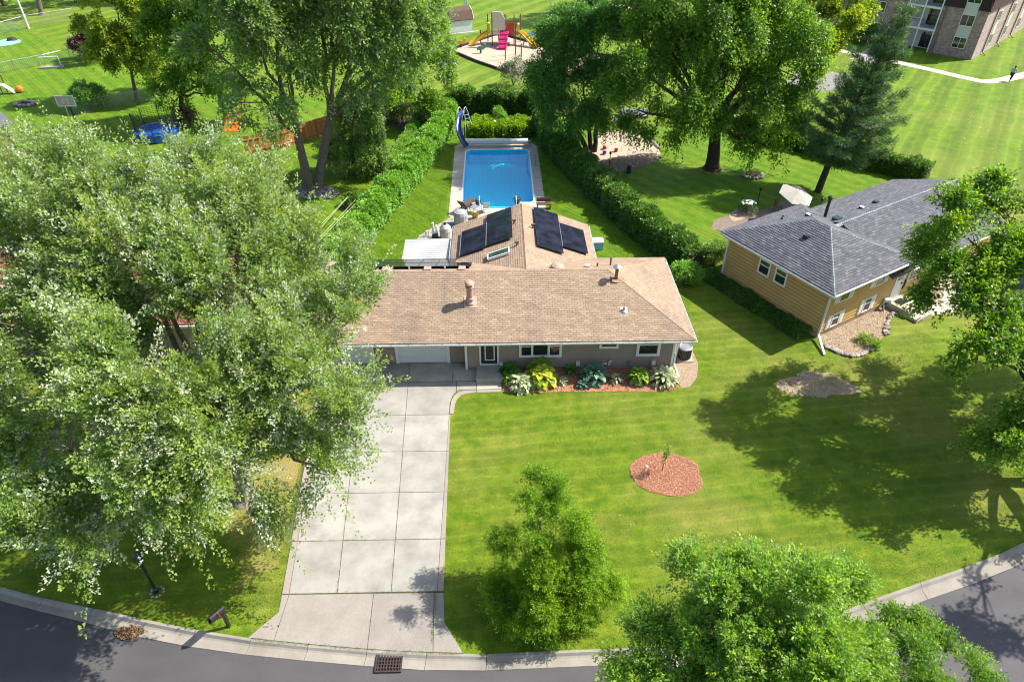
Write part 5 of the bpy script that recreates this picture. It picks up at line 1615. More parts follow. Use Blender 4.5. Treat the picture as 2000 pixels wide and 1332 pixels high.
# ================================================================= THE RED-ROOFED HOUSE under the maples, and a grey-roofed one beyond
rh = thing('red_roofed_house', 'reddish shingle-roofed house half hidden under the silver maples', 'house', (-22, 36, 0))
RX0, RX1, RYa, RYb, RE, RR = -34.0, -15.6, 30.9, 40.2, 2.7, 4.6
wpart('wall', MB().box(RX0 + .6, RX1 - .6, RYa + .7, RYb - .7, 0, RE - .1), M['siding_taupe'], rh)
ym_ = (RYa + RYb) / 2
T_ = [(RX0, RYa, RE), (RX1, RYa, RE), (RX1, ym_, RR), (RX0, ym_, RR), (RX1, RYb, RE), (RX0, RYb, RE)]
rr_ = wpart('roof', MB().add(T_ + [(x, y, z - .2) for x, y, z in T_], [(0, 1, 2, 3), (3, 2, 4, 5), (6, 9, 8, 7), (9, 11, 10, 8), (0, 6, 7, 1), (4, 10, 11, 5), (1, 7, 8, 2), (2, 8, 10, 4), (0, 3, 9, 6), (3, 5, 11, 9)]), M['shingle_red'], rh)
T2 = [(x + 22, y - 36, z) for x, y, z in T_]
ss_ = math.hypot(ym_ - RYa, RR - RE)
q = shingles(rr_, T2[0], (1, 0, 0), (0, ym_ - RYa, RR - RE), [(0, 0), (RX1 - RX0, 0), (RX1 - RX0, ss_), (0, ss_)], M['shingle_red'], tab=.5, course=.2, seed=31)
part('front_shingles', q, M['shingle_red'], rr_, kind='stuff')
q = shingles(rr_, T2[4], (-1, 0, 0), (0, ym_ - RYb, RR - RE), [(0, 0), (RX1 - RX0, 0), (RX1 - RX0, ss_), (0, ss_)], M['shingle_red'], tab=.5, course=.2, seed=32)
part('back_shingles', q, M['shingle_red'], rr_, kind='stuff')
wpart('gutter', MB().box(RX0, RX1, RYa - .13, RYa - .005, RE - .14, RE - .02), M['white_metal'], rh)
wpart('gable_wall', MB().slab([(RX1 - .6, RYa + .7, RE - .1), (RX1 - .6, RYb - .7, RE - .1), (RX1 - .6, ym_, RR - .25)], (-.05, 0, 0)), M['siding_taupe'], rh)
gh = thing('grey_roofed_garage', 'corner of a grey-roofed garage at the picture edge behind the maples', 'garage', (-50, 60, 0))
a = Vector((-44.3, 62.3, 2.9)); b_ = Vector((-46.6, 64.6, 2.9))
wpart('wall', MB().prism([(-44.7, 62.0), (-46.8, 64.2), (-53, 58.2), (-50.9, 56.0)], 0, 2.8), M['siding_taupe'], gh)
wpart('roof', MB().slab([(-44.0, 62.2, 2.8), (-46.6, 64.9, 2.8), (-49.7, 58.5, 4.1)], (0, 0, .15)).slab([(-46.6, 64.9, 2.8), (-53.4, 58.2, 2.8), (-49.7, 58.5, 4.1)], (0, 0, .151)).slab([(-44.0, 62.2, 2.8), (-49.7, 58.5, 4.1), (-51, 55.5, 2.8)], (0, 0, .152)), M['shingle_grey'], gh)

# ================================================================= THE APARTMENT BUILDING (own axes: x along the balcony front, y along the right side)
c0 = np.array([61.33, 91.09]); cl = np.array([56.1, 94.58])
dl = cl - c0; ang = R(-46)
apt = thing('apartment_building', 'three-storey brick apartment block with dark brown mansard and white balconies', 'apartment building', (float(c0[0]), float(c0[1]), 0), ang)
# x from -18 to 0 (the near corner), y from 0 backwards
AH = 8.4
FL = 2.75
ap = lambda n, mb, m, p=None, label=None: part(n, mb, m, p or apt, label)
ap('wall', MB().box(-5.3, 0, 0, 24, 0, 5.9), M['brick'])
ap('wall', MB().box(-9.5, -5.305, 1.6, 24, 0, 8.0), M['panel_white'])
ap('wall', MB().box(-22, -9.505, 0.3, 24, 0, 5.9), M['brick'])
ap('upper_wall', MB().box(-5.2, -.15, .15, 23.9, 5.905, AH), M['brick'])
ap('upper_wall', MB().box(-22, -9.6, .45, 23.9, 5.905, AH), M['brick'])
for x0, x1 in ((-5.32, -2.87), (-1.23, .12)):
    ap('mansard', MB().slab([(x0, -.28, 5.75), (x1, -.28, 5.75), (x1, .35, AH), (x0, .35, AH)], (0, .12, .02)), M['mansard'])
ap('mansard', MB().slab([(-22, 0.0, 5.75), (-9.5, 0.0, 5.75), (-9.5, .6, AH), (-22, .6, AH)], (0, .12, .02)), M['mansard'])
ap('mansard', MB().slab([(.2, -.28, 5.75), (.2, 24.2, 5.75), (-.35, 24.2, AH), (-.35, -.28, AH)], (-.12, 0, .02)), M['mansard'])
ap('roof', MB().box(-22, -.1, .3, 24, AH, AH + .15), M['asphalt'])
# windows of the brick bay with their pale panels
wb = MB().box(-2.85, -1.25, -.06, -.003, 1.1, AH - .1)
ap('window_panel', wb, M['panel_white'])
def awin(x0, x1, z0, z1, y=-.065, nm='window'):
    w_ = part(nm, frame4(MB(), x0, x1, z0, z1, y - .05, y, .07), M['white'], apt)
    xm = (x0 + x1) / 2
    part('pane', MB().box(x0 + .07, xm - .025, y - .03, y - .005, z0 + .07, z1 - .07), M['glass'], w_)
    part('pane', MB().box(xm + .025, x1 - .07, y - .03, y - .005, z0 + .07, z1 - .07), M['glass'], w_)
    part('mullion', MB().box(xm - .025, xm + .025, y - .045, y - .004, z0 + .07, z1 - .07), M['white'], w_)
    return w_
for z0 in (1.1, 3.75, 6.4):
    awin(-2.85, -1.25, z0, z0 + 1.35)
for z0 in (1.1, 3.75, 6.4):
    awin(-14.0, -12.4, z0, z0 + 1.35, .24)
# right side: windows and brown drainpipes (turned to face +x)
for yy in (6.0, 12.5, 19.0):
    for z0 in (0.9, 3.75):
        w_ = awin(-.6, .6, z0, z0 + 1.3, -.02)
        w_.location = (0.0, yy, 0); w_.rotation_euler = (0, 0, math.pi / 2)
    ap('side_panel', MB().box(.002, .03, yy - .6, yy + .6, 2.25, 3.72), M['panel_white'])
for yy in (3.9, 10.2, 16.5):
    ap('downspout', MB().bar((.1, yy, 5.7), (.1, yy, .3), .12, .12).bar((.1, yy, .32), (.7, yy - .5, .1), .12, .1), M['brown_metal'])
ap('downspout', MB().bar((-4.9, -.1, 5.75), (-4.9, -.1, .2), .12, .12), M['brown_metal'])
# balconies between the brick bays: floor slab, posts, railing bars, sliding doors behind
for k, z in enumerate((2.7, 5.35)):
    bal = ap('balcony', MB().box(-9.5, -5.31, -.25, 1.59, z - .12, z + .12), M['white'])
    rail = MB().bar((-9.4, -.15, z + 1.05), (-5.4, -.15, z + 1.05), .06)
    for q_ in range(28):
        x = -9.4 + q_ * 4.0 / 27
        rail.bar((x, -.15, z + .12), (x, -.15, z + 1.03), .025)
    ap('railing', rail, M['black_metal'], bal)
for x in (-9.42, -7.4, -5.38):
    ap('balcony_post', MB().box(x - .07, x + .07, -.28, -.14, 0, 8.0), M['white'])
for z in (0.05, 2.85, 5.5):
    sd_ = ap('sliding_door', frame4(MB(), -7.3, -5.5, z, z + 2.1, 1.5, 1.6, .07), M['white'])
    ap('pane', MB().box(-7.23, -6.42, 1.53, 1.56, z + .07, z + 2.03), M['glass'], sd_)
    ap('pane', MB().box(-6.38, -5.57, 1.54, 1.57, z + .07, z + 2.03), M['glass'], sd_)
ap('balcony_roof', MB().box(-9.5, -5.31, -.3, 1.6, 8.02, 8.3), M['white'])
ac_w = ap('wall_panel', MB().box(-9.45, -7.45, -.1, -.04, 5.5, 6.6).box(-9.45, -7.45, -.1, -.04, 2.85, 3.9), M['panel_white'])

# ================================================================= THINGS IN THE YARDS
def P3(px, py, z=0.0):
    p = G(px, py, z); return (float(p[0]), float(p[1]), float(p[2]))
# ---- street side
t = thing('mailbox', 'black mailbox with flag on a leaning post beside the kerb', 'mailbox', (-10.72, 14.55, 0))
part('post', MB().bar((0, 0, -.1), (0, 0, 1.0), .11).bar((0, 0, .98), (-.35, -.45, 1.02), .1), M['black_metal'], t)
d_ = Vector((-.62, -.78, 0)).normalized(); sdv = Vector((-d_.y, d_.x, 0))
mbx = MB()
prof = [(-.12, 0), (.12, 0), (.12, .14)] + [(.12 * math.cos(a), .14 + .12 * math.sin(a)) for a in np.linspace(.3, 2.84, 6)] + [(-.12, .14)]
n_ = len(prof); vs = []
for s in (-.08, .5):
    c = d_ * s + Vector((-.0, -.0, 1.06)); vs += [c + sdv * a + Vector((0, 0, b)) for a, b in prof]
mbx.add(vs, [(k, (k + 1) % n_, n_ + (k + 1) % n_, n_ + k) for k in range(n_)] + [tuple(range(n_))[::-1], tuple(range(n_, 2 * n_))])
bx = part('box', mbx, M['black_metal'], t)
part('flag', MB().bar(d_ * .2 + sdv * .135 + Vector((0, 0, 1.1)), d_ * .2 + sdv * .135 + Vector((0, 0, 1.35)), .02, .06), M['red_plastic'], bx)
part('door', MB().bar(d_ * .505 + Vector((0, 0, 1.08)), d_ * .505 + Vector((0, 0, 1.3)), .22, .012), M['black_metal'], bx)
t = thing('lamp_post', 'black yard lamp post in a stone ring under the silver maple', 'lamp post', (-14.14, 16.13, 0))
part('post', MB().lathe([(.10, 0), (.10, .2), (.06, .25), (.05, 2.1)], 12), M['black_metal'], t)
la = part('lantern', MB().lathe([(.05, 2.1), (.13, 2.18), (.16, 2.5), (.03, 2.66)], 8), M['black_metal'], t)
part('pane', MB().lathe([(.10, 2.2), (.165, 2.24), (.172, 2.44), (.1, 2.48)], 8), M['glass'], la)
t = thing('stone_ring', 'small ring of stones round the lamp post foot', 'stone ring', (-14.1, 16.1, 0))
for k in range(9):
    o = bpy.data.objects.new('stone', stone_me[k % 5]); COL.objects.link(o); o.parent = t
    a = k * .7; o.location = (.24 * math.cos(a), .24 * math.sin(a), .03); o.scale = (.08, .07, .06)
# storm drain with its bars
dx, dy = -4.34, 13.02
t = thing('storm_drain', 'rusty storm drain grate set in the gutter at the driveway foot', 'drain grate', (dx, dy, -.1))
part('frame', frame4(MB(), -.50, .50, -.36, .36, -.02, .03, .06).__class__().add([(x, z, -y + .04) for x, y, z in frame4(MB(), -.50, .50, -.36, .36, -.02, .03, .06).v], [f[::-1] for f in frame4(MB(), -.50, .50, -.36, .36, -.02, .03, .06).f]), M['iron'], t)
part('pit', MB().box(-.44, .44, -.3, .3, .0, .018), M['dark_void'], t)
for k in range(8):
    x = -.385 + k * .11
    part('grate_bar', MB().box(x - .02, x + .02, -.298, .298, .02, .055), M['iron'], t)
for k in range(4):
    y = -.19 + k * .127
    part('cross_bar', MB().box(-.438, .438, y - .018, y + .018, .02, .052), M['iron'], t)
lp = [G2(225, 1240), G2(245, 1215), G2(272, 1222), G2(262, 1245)]
scatter_chips('gutter_leaf_litter', blob_outline((G2(250, 1232)[0], G2(250, 1232)[1]), .5, .3, 14, .2, 4), 500, .06, -.06, chips('dry_leaf_litter', [(0, (.16, .09, .05)), (1, (.32, .2, .1))]))

# ---- front bed hostas: large leaves, each a piece of its own
def hosta_leaf(name, mat, l=0.3, w=0.2, seed=0):
    n = 5; vs, fs = [], []
    for i in range(n):
        s = i / (n - 1)
        x = l * s; z = 0.10 * l * math.sin(s * 2.6) - 0.22 * l * s * s
        hw = w / 2 * math.sin(min(1, s * 1.05 + .06) * math.pi) ** .75 + .002
        vs += [(x, -hw, z + .10 * hw), (x, 0, z - .18 * hw), (x, hw, z + .10 * hw)]
    for i in range(n - 1):
        a = i * 3
        fs += [(a, a + 1, a + 4, a + 3), (a + 1, a + 2, a + 5, a + 4)]
    me = bpy.data.meshes.new(name); me.from_pydata(vs, [], fs); me.materials.append(mat)
    for p in me.polygons: p.use_smooth = True
    return me
def hosta(label, x, y, r, h, n, mat, l, w, seed):
    g = random.Random(seed)
    r *= 1.12; h *= 1.1; l *= 1.15; w *= 1.25; n = int(n * 1.25)
    t = thing('hosta', label, 'plant', (x, y, .02), 0, 'hostas in the mulch bed')
    part('stems', MB().lathe([(r * .30, 0), (r * .45, h * .35), (r * .3, h * .6)], 10), M['leaf_hedge_dark'], t, kind='stuff')
    me = hosta_leaf('leaf', mat, l, w)
    for k in range(n):
        f = (k + .5) / n
        an = k * 2.399 + g.uniform(-.3, .3)
        el = 1.25 * (1 - f) ** .8 + .05
        rr = r * (1 - .25 * g.random()) * math.sin(min(1.5, .25 + f * 1.35)) - l * .55
        rr = max(0.02, rr)
        o = bpy.data.objects.new('leaf', me); COL.objects.link(o); o.parent = t
        zz = h * math.cos(f * 1.35) * g.uniform(.85, 1.05) + .05
        o.location = (rr * math.cos(an), rr * math.sin(an), max(.06, zz - .05))
        o.rotation_euler = (g.uniform(-.35, .35), .15 - .55 * el + .7 * f + g.uniform(-.2, .2), an)
        s = g.uniform(.75, 1.15); o.scale = (s, s, s)
    return t
hosta('dark green hosta clump against the wall beside the porch step', 0.50, 29.3, .62, .62, 55, M['hosta_green'], .34, .22, 1)
hosta('lime green hosta tuft at the porch step corner', 0.45, 28.75, .45, .42, 45, M['hosta_lime'], .26, .17, 2)
hosta('cream-edged hosta mound in front of the dark one near the porch', 1.08, 28.42, .72, .55, 95, M['hosta_var'], .24, .15, 3)
hosta('big chartreuse yellow hosta under the wide front window', 2.22, 28.82, .85, .75, 80, M['hosta_yellow'], .42, .30, 4)
hosta('broad green hosta behind the yellow one, touching the wall', 2.15, 29.38, .75, .8, 50, M['hosta_lime'], .42, .3, 14)
hosta('tiny pale hosta alone in the mulch right of the yellow one', 3.38, 28.65, .3, .25, 26, M['hosta_var'], .2, .09, 5)
hosta('blue-green hosta mound in the middle of the bed', 5.15, 28.95, .78, .68, 95, M['hosta_blue'], .30, .22, 6)
hosta('small grey-green hosta at the front foot of the blue one', 4.45, 28.35, .34, .25, 28, M['hosta_blue'], .2, .12, 15)
hosta('little pale-striped hosta between the blue and the lime mounds', 6.35, 28.75, .4, .32, 36, M['hosta_var'], .22, .08, 7)
hosta('round lime hosta mound below the small right window', 7.65, 28.8, .65, .6, 75, M['hosta_lime'], .28, .2, 8)
hosta('white-variegated hosta mound at the house corner', 9.0, 28.72, .82, .6, 105, M['hosta_var'], .25, .14, 9)
hosta('sparse green sprig by the wall behind the tiny hosta', 3.85, 29.5, .4, .4, 24, M['hosta_green'], .24, .08, 10)
# ---- sapling in the mulch ring
t = thing('sapling', 'thin young tree with a small leafy top in the round mulch bed', 'sapling', (7.68, 22.15, 0))
part('trunk', MB().tube([(0, 0, 0), (.03, .0, .6), (.08, .02, 1.1), (.14, .04, 1.6)], [.022, .018, .014, .008], 6), M['bark'], t)
g_ = np.random.default_rng(5)
Pz = np.array([(.03 + .08 * k / 14, .02, .85 + .055 * k) for k in range(15)] * 3); Dz = unit(g_.normal(0, 1, (45, 3)) + np.array([.2, 0, .5]))
V, F, cc = leaves(Pz, Dz, np.full(45, .28), 5, .11, g_, .3, .55, .5)
link('crown', mesh_np('crown', V, F, cc), M['leaf_maple'], t)
t = thing('garden_marker', 'small pale rock lying in the round mulch bed', 'stone', (*P3(1262, 912)[:2], .05))
part('stone', MB().lathe([(.07, -.05), (.10, .0), (.05, .04), (.01, .045)], 7), M['walk'], t)
# ---- air conditioner
t = thing('air_conditioner', 'round grey outdoor air conditioner unit at the right house corner', 'air conditioner', (10.62, 30.75, 0))
part('pad', MB().box(-.45, .45, -.45, .45, -.02, .08), M['walk'], t)
part('body', MB().lathe([(.36, .08), (.37, .10), (.37, .78), (.35, .80)], 24), M['black_metal'], t)
for k in range(26):
    a = k * 6.283 / 26
    part('fin', MB().bar((.38 * math.cos(a), .38 * math.sin(a), .12), (.38 * math.cos(a), .38 * math.sin(a), .77), .025, .02), plain('grey_fin', (.10, .10, .11), .5, .4) if k == 0 else bpy.data.materials['grey_fin'], t)
part('top_ring', MB().lathe([(.30, .80), (.40, .80), (.40, .86), (.34, .885), (.30, .86)], 24), M['grey_metal'], t)
fan = part('fan_grille', MB().lathe([(.01, .80), (.29, .80), (.29, .815), (.01, .815)], 24), M['black_metal'], t)
for rr in (.08, .14, .2, .26):
    part('grille_ring', MB().tube([(rr * math.cos(a), rr * math.sin(a), .855) for a in np.linspace(0, 6.283, 20)], .008, 4, False), M['grey_metal'], fan)
part('fan_hub', MB().lathe([(.07, .815), (.07, .84), (.01, .85)], 10), M['grey_metal'], fan)
t = thing('electric_meter', 'small utility box and pipes low on the right end wall', 'meter box', (9.9, 31.2, 0))
part('box', MB().box(-.08, .12, -.15, .15, .2, .6), M['white_metal'], t)
part('pipe', MB().tube([(.02, 0, .2), (.02, 0, -.02)], .03, 6).tube([(.05, .1, .3), (.4, -.2, .25)], .03, 6), M['grey_metal'], t)

# ---- pool things
def arc(pts, n=8): return smooth_line(pts, n)
sl_pts = arc([(-3.05, 62.05, .42), (-3.28, 62.6, .48), (-3.62, 63.4, .85), (-3.78, 64.3, 1.45), (-3.68, 65.2, 2.0), (-3.5, 65.8, 2.22), (-3.42, 66.3, 2.25)], 5)
t = thing('pool_slide', 'curved navy pool slide with white ladder at the far pool corner', 'pool slide', (-3.4, 64.2, 0))
def trough(pts, wd, hgt, name, mat, parent, th=.03):
    P = [Vector(p) for p in pts]; mb = MB(); m_ = 9; rows = []
    for i, p in enumerate(P):
        d = (P[min(i + 1, len(P) - 1)] - P[max(i - 1, 0)]).normalized()
        s = d.cross(Vector((0, 0, 1))).normalized(); u = s.cross(d).normalized()
        rows.append([p + s * wd / 2 * math.sin(a) * 1.0 + u * hgt * (1 - math.cos(a)) for a in np.linspace(-1.45, 1.45, m_)] + [p + s * (wd / 2 + th) * math.sin(a) + u * (hgt * (1 - math.cos(a)) - th) for a in np.linspace(1.45, -1.45, m_)])
    k = len(rows[0]); vs = [v for r_ in rows for v in r_]
    fs = [(i * k + j, i * k + (j + 1) % k, (i + 1) * k + (j + 1) % k, (i + 1) * k + j) for i in range(len(rows) - 1) for j in range(k)] + [tuple(range(k))[::-1], tuple(range((len(rows) - 1) * k, len(rows) * k))]
    mb.add(vs, fs)
    return wpart(name, mb, mat, parent)
trough(sl_pts, .52, .24, 'chute', M['navy_plastic'], t)
for s in (-.24, .24):
    wpart('ladder_rail', MB().tube([(-2.55 + s * .8, 66.1 + s * .2, 0), (-3.2 + s, 66.4, 2.2), (-3.42 + s * 1.2, 66.2, 2.75), (-3.55 + s * 1.2, 65.75, 2.8), (-3.6 + s * 1.2, 65.4, 2.45)], .03, 8), M['white_metal'], t)
for k in range(6):
    f = .12 + k * .15
    c = Vector((-2.55, 66.1, 0)).lerp(Vector((-3.2, 66.4, 2.2)), f)
    wpart('rung', MB().bar(c - Vector((.22, .04, 0)), c + Vector((.22, .04, 0)), .09, .03), M['white_metal'], t)
for x, y, z in ((-3.95, 64.1, 1.25), (-3.4, 64.5, 1.4), (-3.85, 65.5, 2.0), (-3.2, 65.6, 2.05), (-3.3, 63.0, .5)):
    wpart('support_leg', MB().tube([(x, y, z), (x, y, 0)], .028, 7), M['white_metal'], t)
t = thing('pool_cover_roller', 'long white rolled pool cover on a reel across the far pool end', 'pool cover', (-.1, 63.15, 0))
g_ = np.random.default_rng(3)
wpart('roll', MB().tube([(-3.0 + .2 * k, 63.15, .48) for k in range(30)], [float(.27 + g_.uniform(-.012, .012)) for _ in range(30)], 14), M['cover_white'], t)
wpart('axle', MB().tube([(-3.3, 63.15, .48), (3.1, 63.15, .48)], .04, 8), M['grey_metal'], t)
for x in (-3.2, 3.0):
    wpart('stand', MB().bar((x, 62.85, .03), (x, 63.15, .5), .05).bar((x, 63.45, .03), (x, 63.15, .5), .05).bar((x, 62.8, .04), (x, 63.5, .04), .06), M['black_metal'], t)
wpart('handle_wheel', MB().tube([(3.16, 63.15 + .2 * math.cos(a), .55 + .2 * math.sin(a)) for a in np.linspace(0, 6.28, 14)], .018, 6, False), M['black_metal'], t)
t = thing('pool_rail', 'chrome grab rails curving over the pool edge at the right side', 'pool rail', (2.9, 58.8, 0))
for y in (58.5, 59.1):
    wpart('rail', MB().tube(arc([(3.3, y, .03), (3.3, y, .7), (2.95, y, .85), (2.6, y, .6), (2.55, y, -.3)], 4), .03, 7), M['grey_metal'], t)
for x, lb in ((BX0 - .05, 'left'), (BX1 + .05, 'right')):
    t = thing('step_handrail', f'white handrail at the {lb} side of the pool step bay', 'pool rail', (x, 50.6, 0), 0, 'handrails of the step bay')
    wpart('rail', MB().tube(arc([(x, 49.9, .03), (x, 50.0, .8), (x, 50.6, .85), (x, 51.1, .4), (x, 51.2, -.3)], 4), .03, 7), M['white_metal'], t)
# lounge chair
lc = P3(912, 408)
t = thing('lounge_chair', 'brown reclining lounge chair on the left pool deck', 'lounge chair', (lc[0], lc[1], .03), R(-28))
part('seat', MB().slab([(-.3, -.45, .36), (.3, -.45, .36), (.3, 1.1, .36), (-.3, 1.1, .36)], (0, 0, .05)), M['brown_plastic'], t)
part('backrest', MB().slab([(-.3, -.47, .38), (.3, -.47, .38), (.3, -1.0, .98), (-.3, -1.0, .98)], (0, .05, .05)), M['brown_plastic'], t)
for x in (-.27, .27):
    for y in (-.4, 1.0):
        part('leg', MB().bar((x, y, 0), (x, y, .37), .05), M['brown_plastic'], t)
    part('armrest', MB().bar((x * 1.15, -.5, .62), (x * 1.15, .1, .58), .06, .03).bar((x * 1.15, .1, .58), (x * 1.15, .1, .36), .04), M['brown_plastic'], t)
def potplant(label, px, py, r, h, potm, leafm, seed, n=60):
    p = P3(px, py)
    t = thing('potted_plant', label, 'potted plant', (p[0], p[1], .03))
    pot = part('pot', MB().lathe([(r * .65, 0), (r, h), (r * 1.1, h), (r * 1.1, h + .04), (r * .85, h + .03)], 14), potm, t)
    g = np.random.default_rng(seed)
    D = unit(g.normal(0, 1, (n, 3)) + np.array([0, 0, .7]))
    V, F, cc = leaves(np.tile(np.array([0, 0, h]), (n, 1)) + g.normal(0, r * .4, (n, 3)) * np.array([1, 1, .2]), D, np.full(n, r * 1.1), 5, .1, g, .2, .5, .6)
    link('foliage', mesh_np('foliage', V, F, cc), leafm, t)
    return t
potplant('terracotta pot of red flowers by the wing roof edge', 928, 428, .26, .34, M['terracotta'], M['leaf_yellow'], 1)
potplant('dark pot with a small plant at the near pool edge', 934, 403, .22, .42, M['black_metal'], M['leaf_hedge_dark'], 2, 26)
potplant('dark planter half hidden behind the wing roof peak', 1010, 399, .28, .4, M['black_metal'], M['leaf_hedge_dark'], 3, 30)
t = thing('side_table', 'small pale glass-topped patio table beside the dark pot', 'table', (*P3(928, 416)[:2], .03))
part('tabletop', MB().lathe([(.34, .46), (.36, .48), (.34, .5)], 16), M['grey_metal'], t)
for k in range(3):
    a = k * 2.1
    part('leg', MB().tube([(.28 * math.cos(a), .28 * math.sin(a), 0), (.2 * math.cos(a), .2 * math.sin(a), .46)], .02, 6), M['white_metal'], t)
t = thing('patio_chair', 'tan sling patio chair at the left of the step bay', 'chair', (*P3(948, 414)[:2], .03), R(20))
part('seat', MB().box(-.28, .28, -.28, .28, .4, .43), M['beige_plastic'], t)
part('backrest', MB().slab([(-.28, -.28, .44), (.28, -.28, .44), (.28, -.42, .95), (-.28, -.42, .95)], (0, .03, 0)), M['beige_plastic'], t)
for x in (-.25, .25):
    for y in (-.25, .25):
        part('leg', MB().bar((x, y, 0), (x, y, .4), .035), M['white_metal'], t)
t = thing('dark_bench', 'dark bench on the right deck behind the wing roof', 'bench', (*P3(1062, 408)[:2], .03))
part('seat', MB().box(-.6, .6, -.2, .2, .38, .44), M['brown_plastic'], t)
part('backrest', MB().box(-.6, .6, .18, .24, .5, .85), M['brown_plastic'], t)
for x in (-.5, .5):
    part('leg', MB().box(x - .04, x + .04, -.18, .22, 0, .38), M['brown_plastic'], t)
gp = P3(900, 442)
t = thing('covered_grill', 'grill under a rounded grey cover at the house wing corner', 'grill', (gp[0], gp[1] + .3, 0))
part('cover', MB().lathe([(.55, 0), (.52, .5), (.56, .85), (.48, 1.08), (.25, 1.18), (.02, 1.2)], 12), M['grill_cover'], t)
tk = P3(871, 466)
t = thing('pool_filter_tank', 'round beige pool filter tank beside the wing', 'filter tank', (tk[0], tk[1], 0))
part('tank', MB().lathe([(.35, 0), (.42, .12), (.44, .6), (.40, .95), (.25, 1.12), (.08, 1.17)], 18), M['tank_beige'], t)
part('tank_band', MB().lathe([(.445, .62), (.455, .64), (.455, .68), (.445, .70)], 18), M['grey_metal'], t)
part('valve', MB().lathe([(.08, 1.15), (.1, 1.2), (.1, 1.3), (.03, 1.33)], 8).bar((-.2, 0, 1.26), (.2, 0, 1.26), .06), M['black_metal'], t)
t = thing('pool_pump', 'white upright pool pipe manifold standing left of the filter tank', 'pool pump', (tk[0] - .78, tk[1] - .05, 0))
part('pump_body', MB().box(-.22, .22, -.2, .2, .05, .4), M['black_metal'], t)
part('pipe', MB().tube([(-.12, 0, .3), (-.12, 0, 1.35)], .08, 8).tube([(.12, .05, .3), (.12, .05, 1.1)], .07, 8), M['white'], t)
t = thing('pipe_return', 'pair of bent white pipes rising from the gravel', 'pipes', (*P3(832, 462)[:2], 0))
for k in range(2):
    part('pipe', MB().tube([(k * .55, 0, 0), (k * .55, 0, .45), (k * .55 + .22, .02, .5), (k * .55 + .25, .02, .05)], .045, 7), M['white'], t)
t = thing('gas_line_box', 'long pale grey storage bench at the right of the wing', 'bench', (6.75, 43.6, 0))
part('box', MB().box(-.5, .75, -.35, .35, 0, .6), M['light_blue'], t)
part('lid', MB().box(-.53, .78, -.38, .38, .601, .67), M['white_metal'], t)
t = thing('garden_lamp', 'small white globe lamp among the plants behind the pool', 'lamp', (*P3(966, 240, .9)[:2], 0))
part('post', MB().tube([(0, 0, 0), (0, 0, .85)], .03, 7), M['black_metal'], t)
part('globe', MB().lathe([(.03, .85), (.11, .9), (.14, 1.0), (.11, 1.1), (.03, 1.14)], 12), M['white'], t)

# ---- utility pole, wires, flagpole
pb = (-10.25, 57.3)
t = thing('utility_pole', 'weathered grey wooden utility pole wrapped in vines at its foot', 'utility pole', (*pb, 0))
part('pole', MB().lathe([(.17, 0), (.12, 8.4), (.02, 8.42)], 10), M['wood_grey'], t)
part('insulator', MB().bar((-.4, 0, 8.0), (.4, 0, 8.0), .09).tube([(-.3, 0, 8.05), (-.3, 0, 8.2)], .04, 6).tube([(.3, 0, 8.05), (.3, 0, 8.2)], .04, 6), M['wood_grey'], t)
g_ = np.random.default_rng(44)
nv = 900
zz = g_.random(nv) ** 1.6 * 4.2; aa = g_.random(nv) * 6.28; rr = .22 + .45 * np.exp(-zz * .8) * g_.random(nv)
Pv = np.stack([rr * np.cos(aa) + .12, rr * np.sin(aa), zz + .05], 1)
V, F, cc = leaves(Pv, unit(np.stack([np.cos(aa), np.sin(aa), np.zeros(nv)], 1)), np.full(nv, .2), 4, .14, g_, .4, .7, .7)
link('vine', mesh_np('vine', V, F, cc), M['leaf_hedge_dark'], t)
for k, (dx_, dz_, lb) in enumerate(((-.35, 0, 'leftmost'), (-.25, -.25, 'second'), (.25, 0, 'third'), (.42, -.25, 'rightmost'))):
    a = Vector((-10.6 + dx_ - 1.7, 47.6 + k * .1, 2.2)); b = Vector((-13.2 + dx_ * 1.3 - 1.2, 40.0, 3.4))
    t = thing('guy_wire', f'{lb} of four pale wires slanting across the side lawn by the left hedge', 'wire', tuple(a), 0, 'wires over the side lawn')
    pts = []
    A = G(*((676, 388), (678, 387), (692, 393), (697, 395))[k], 1.5); Bq = G(*((626, 440), (630, 441), (636, 452), (641, 452))[k], 3.5)
    for s in np.linspace(-.05, 1.5, 7):
        p = A + (Bq - A) * s; pts.append((float(p[0]), float(p[1]), float(p[2])))
    wpart('strand', MB().tube(pts, .014, 5), M['wire'], t)
fp = P3(57, 57)
t = thing('metal_pole', 'tall white metal pole at the chain-link fence', 'pole', fp)
part('pole', MB().lathe([(.14, 0), (.1, 9), (.02, 9.02)], 10), M['white_metal'], t)
p_ = (-4.85, 73.6)
t = thing('vine_covered_pole', 'thin pole thickly draped in vines behind the far hedge corner', 'pole', (*p_, 0))
part('pole', MB().lathe([(.09, 0), (.07, 7.2)], 8), M['wood_grey'], t)
zz = g_.random(1500) * 7.4; aa = g_.random(1500) * 6.28; rr = .12 + .42 * g_.random(1500) * (.35 + .65 * np.abs(np.sin(zz * 1.1)))
Pv = np.stack([rr * np.cos(aa), rr * np.sin(aa), zz], 1)
V, F, cc = leaves(Pv, unit(np.stack([np.cos(aa), np.sin(aa), -np.ones(1500) * .6], 1)), np.full(1500, .3), 4, .15, g_, .5, .6, .6)
link('vine', mesh_np('vine', V, F, cc), M['leaf_hedge_dark'], t)

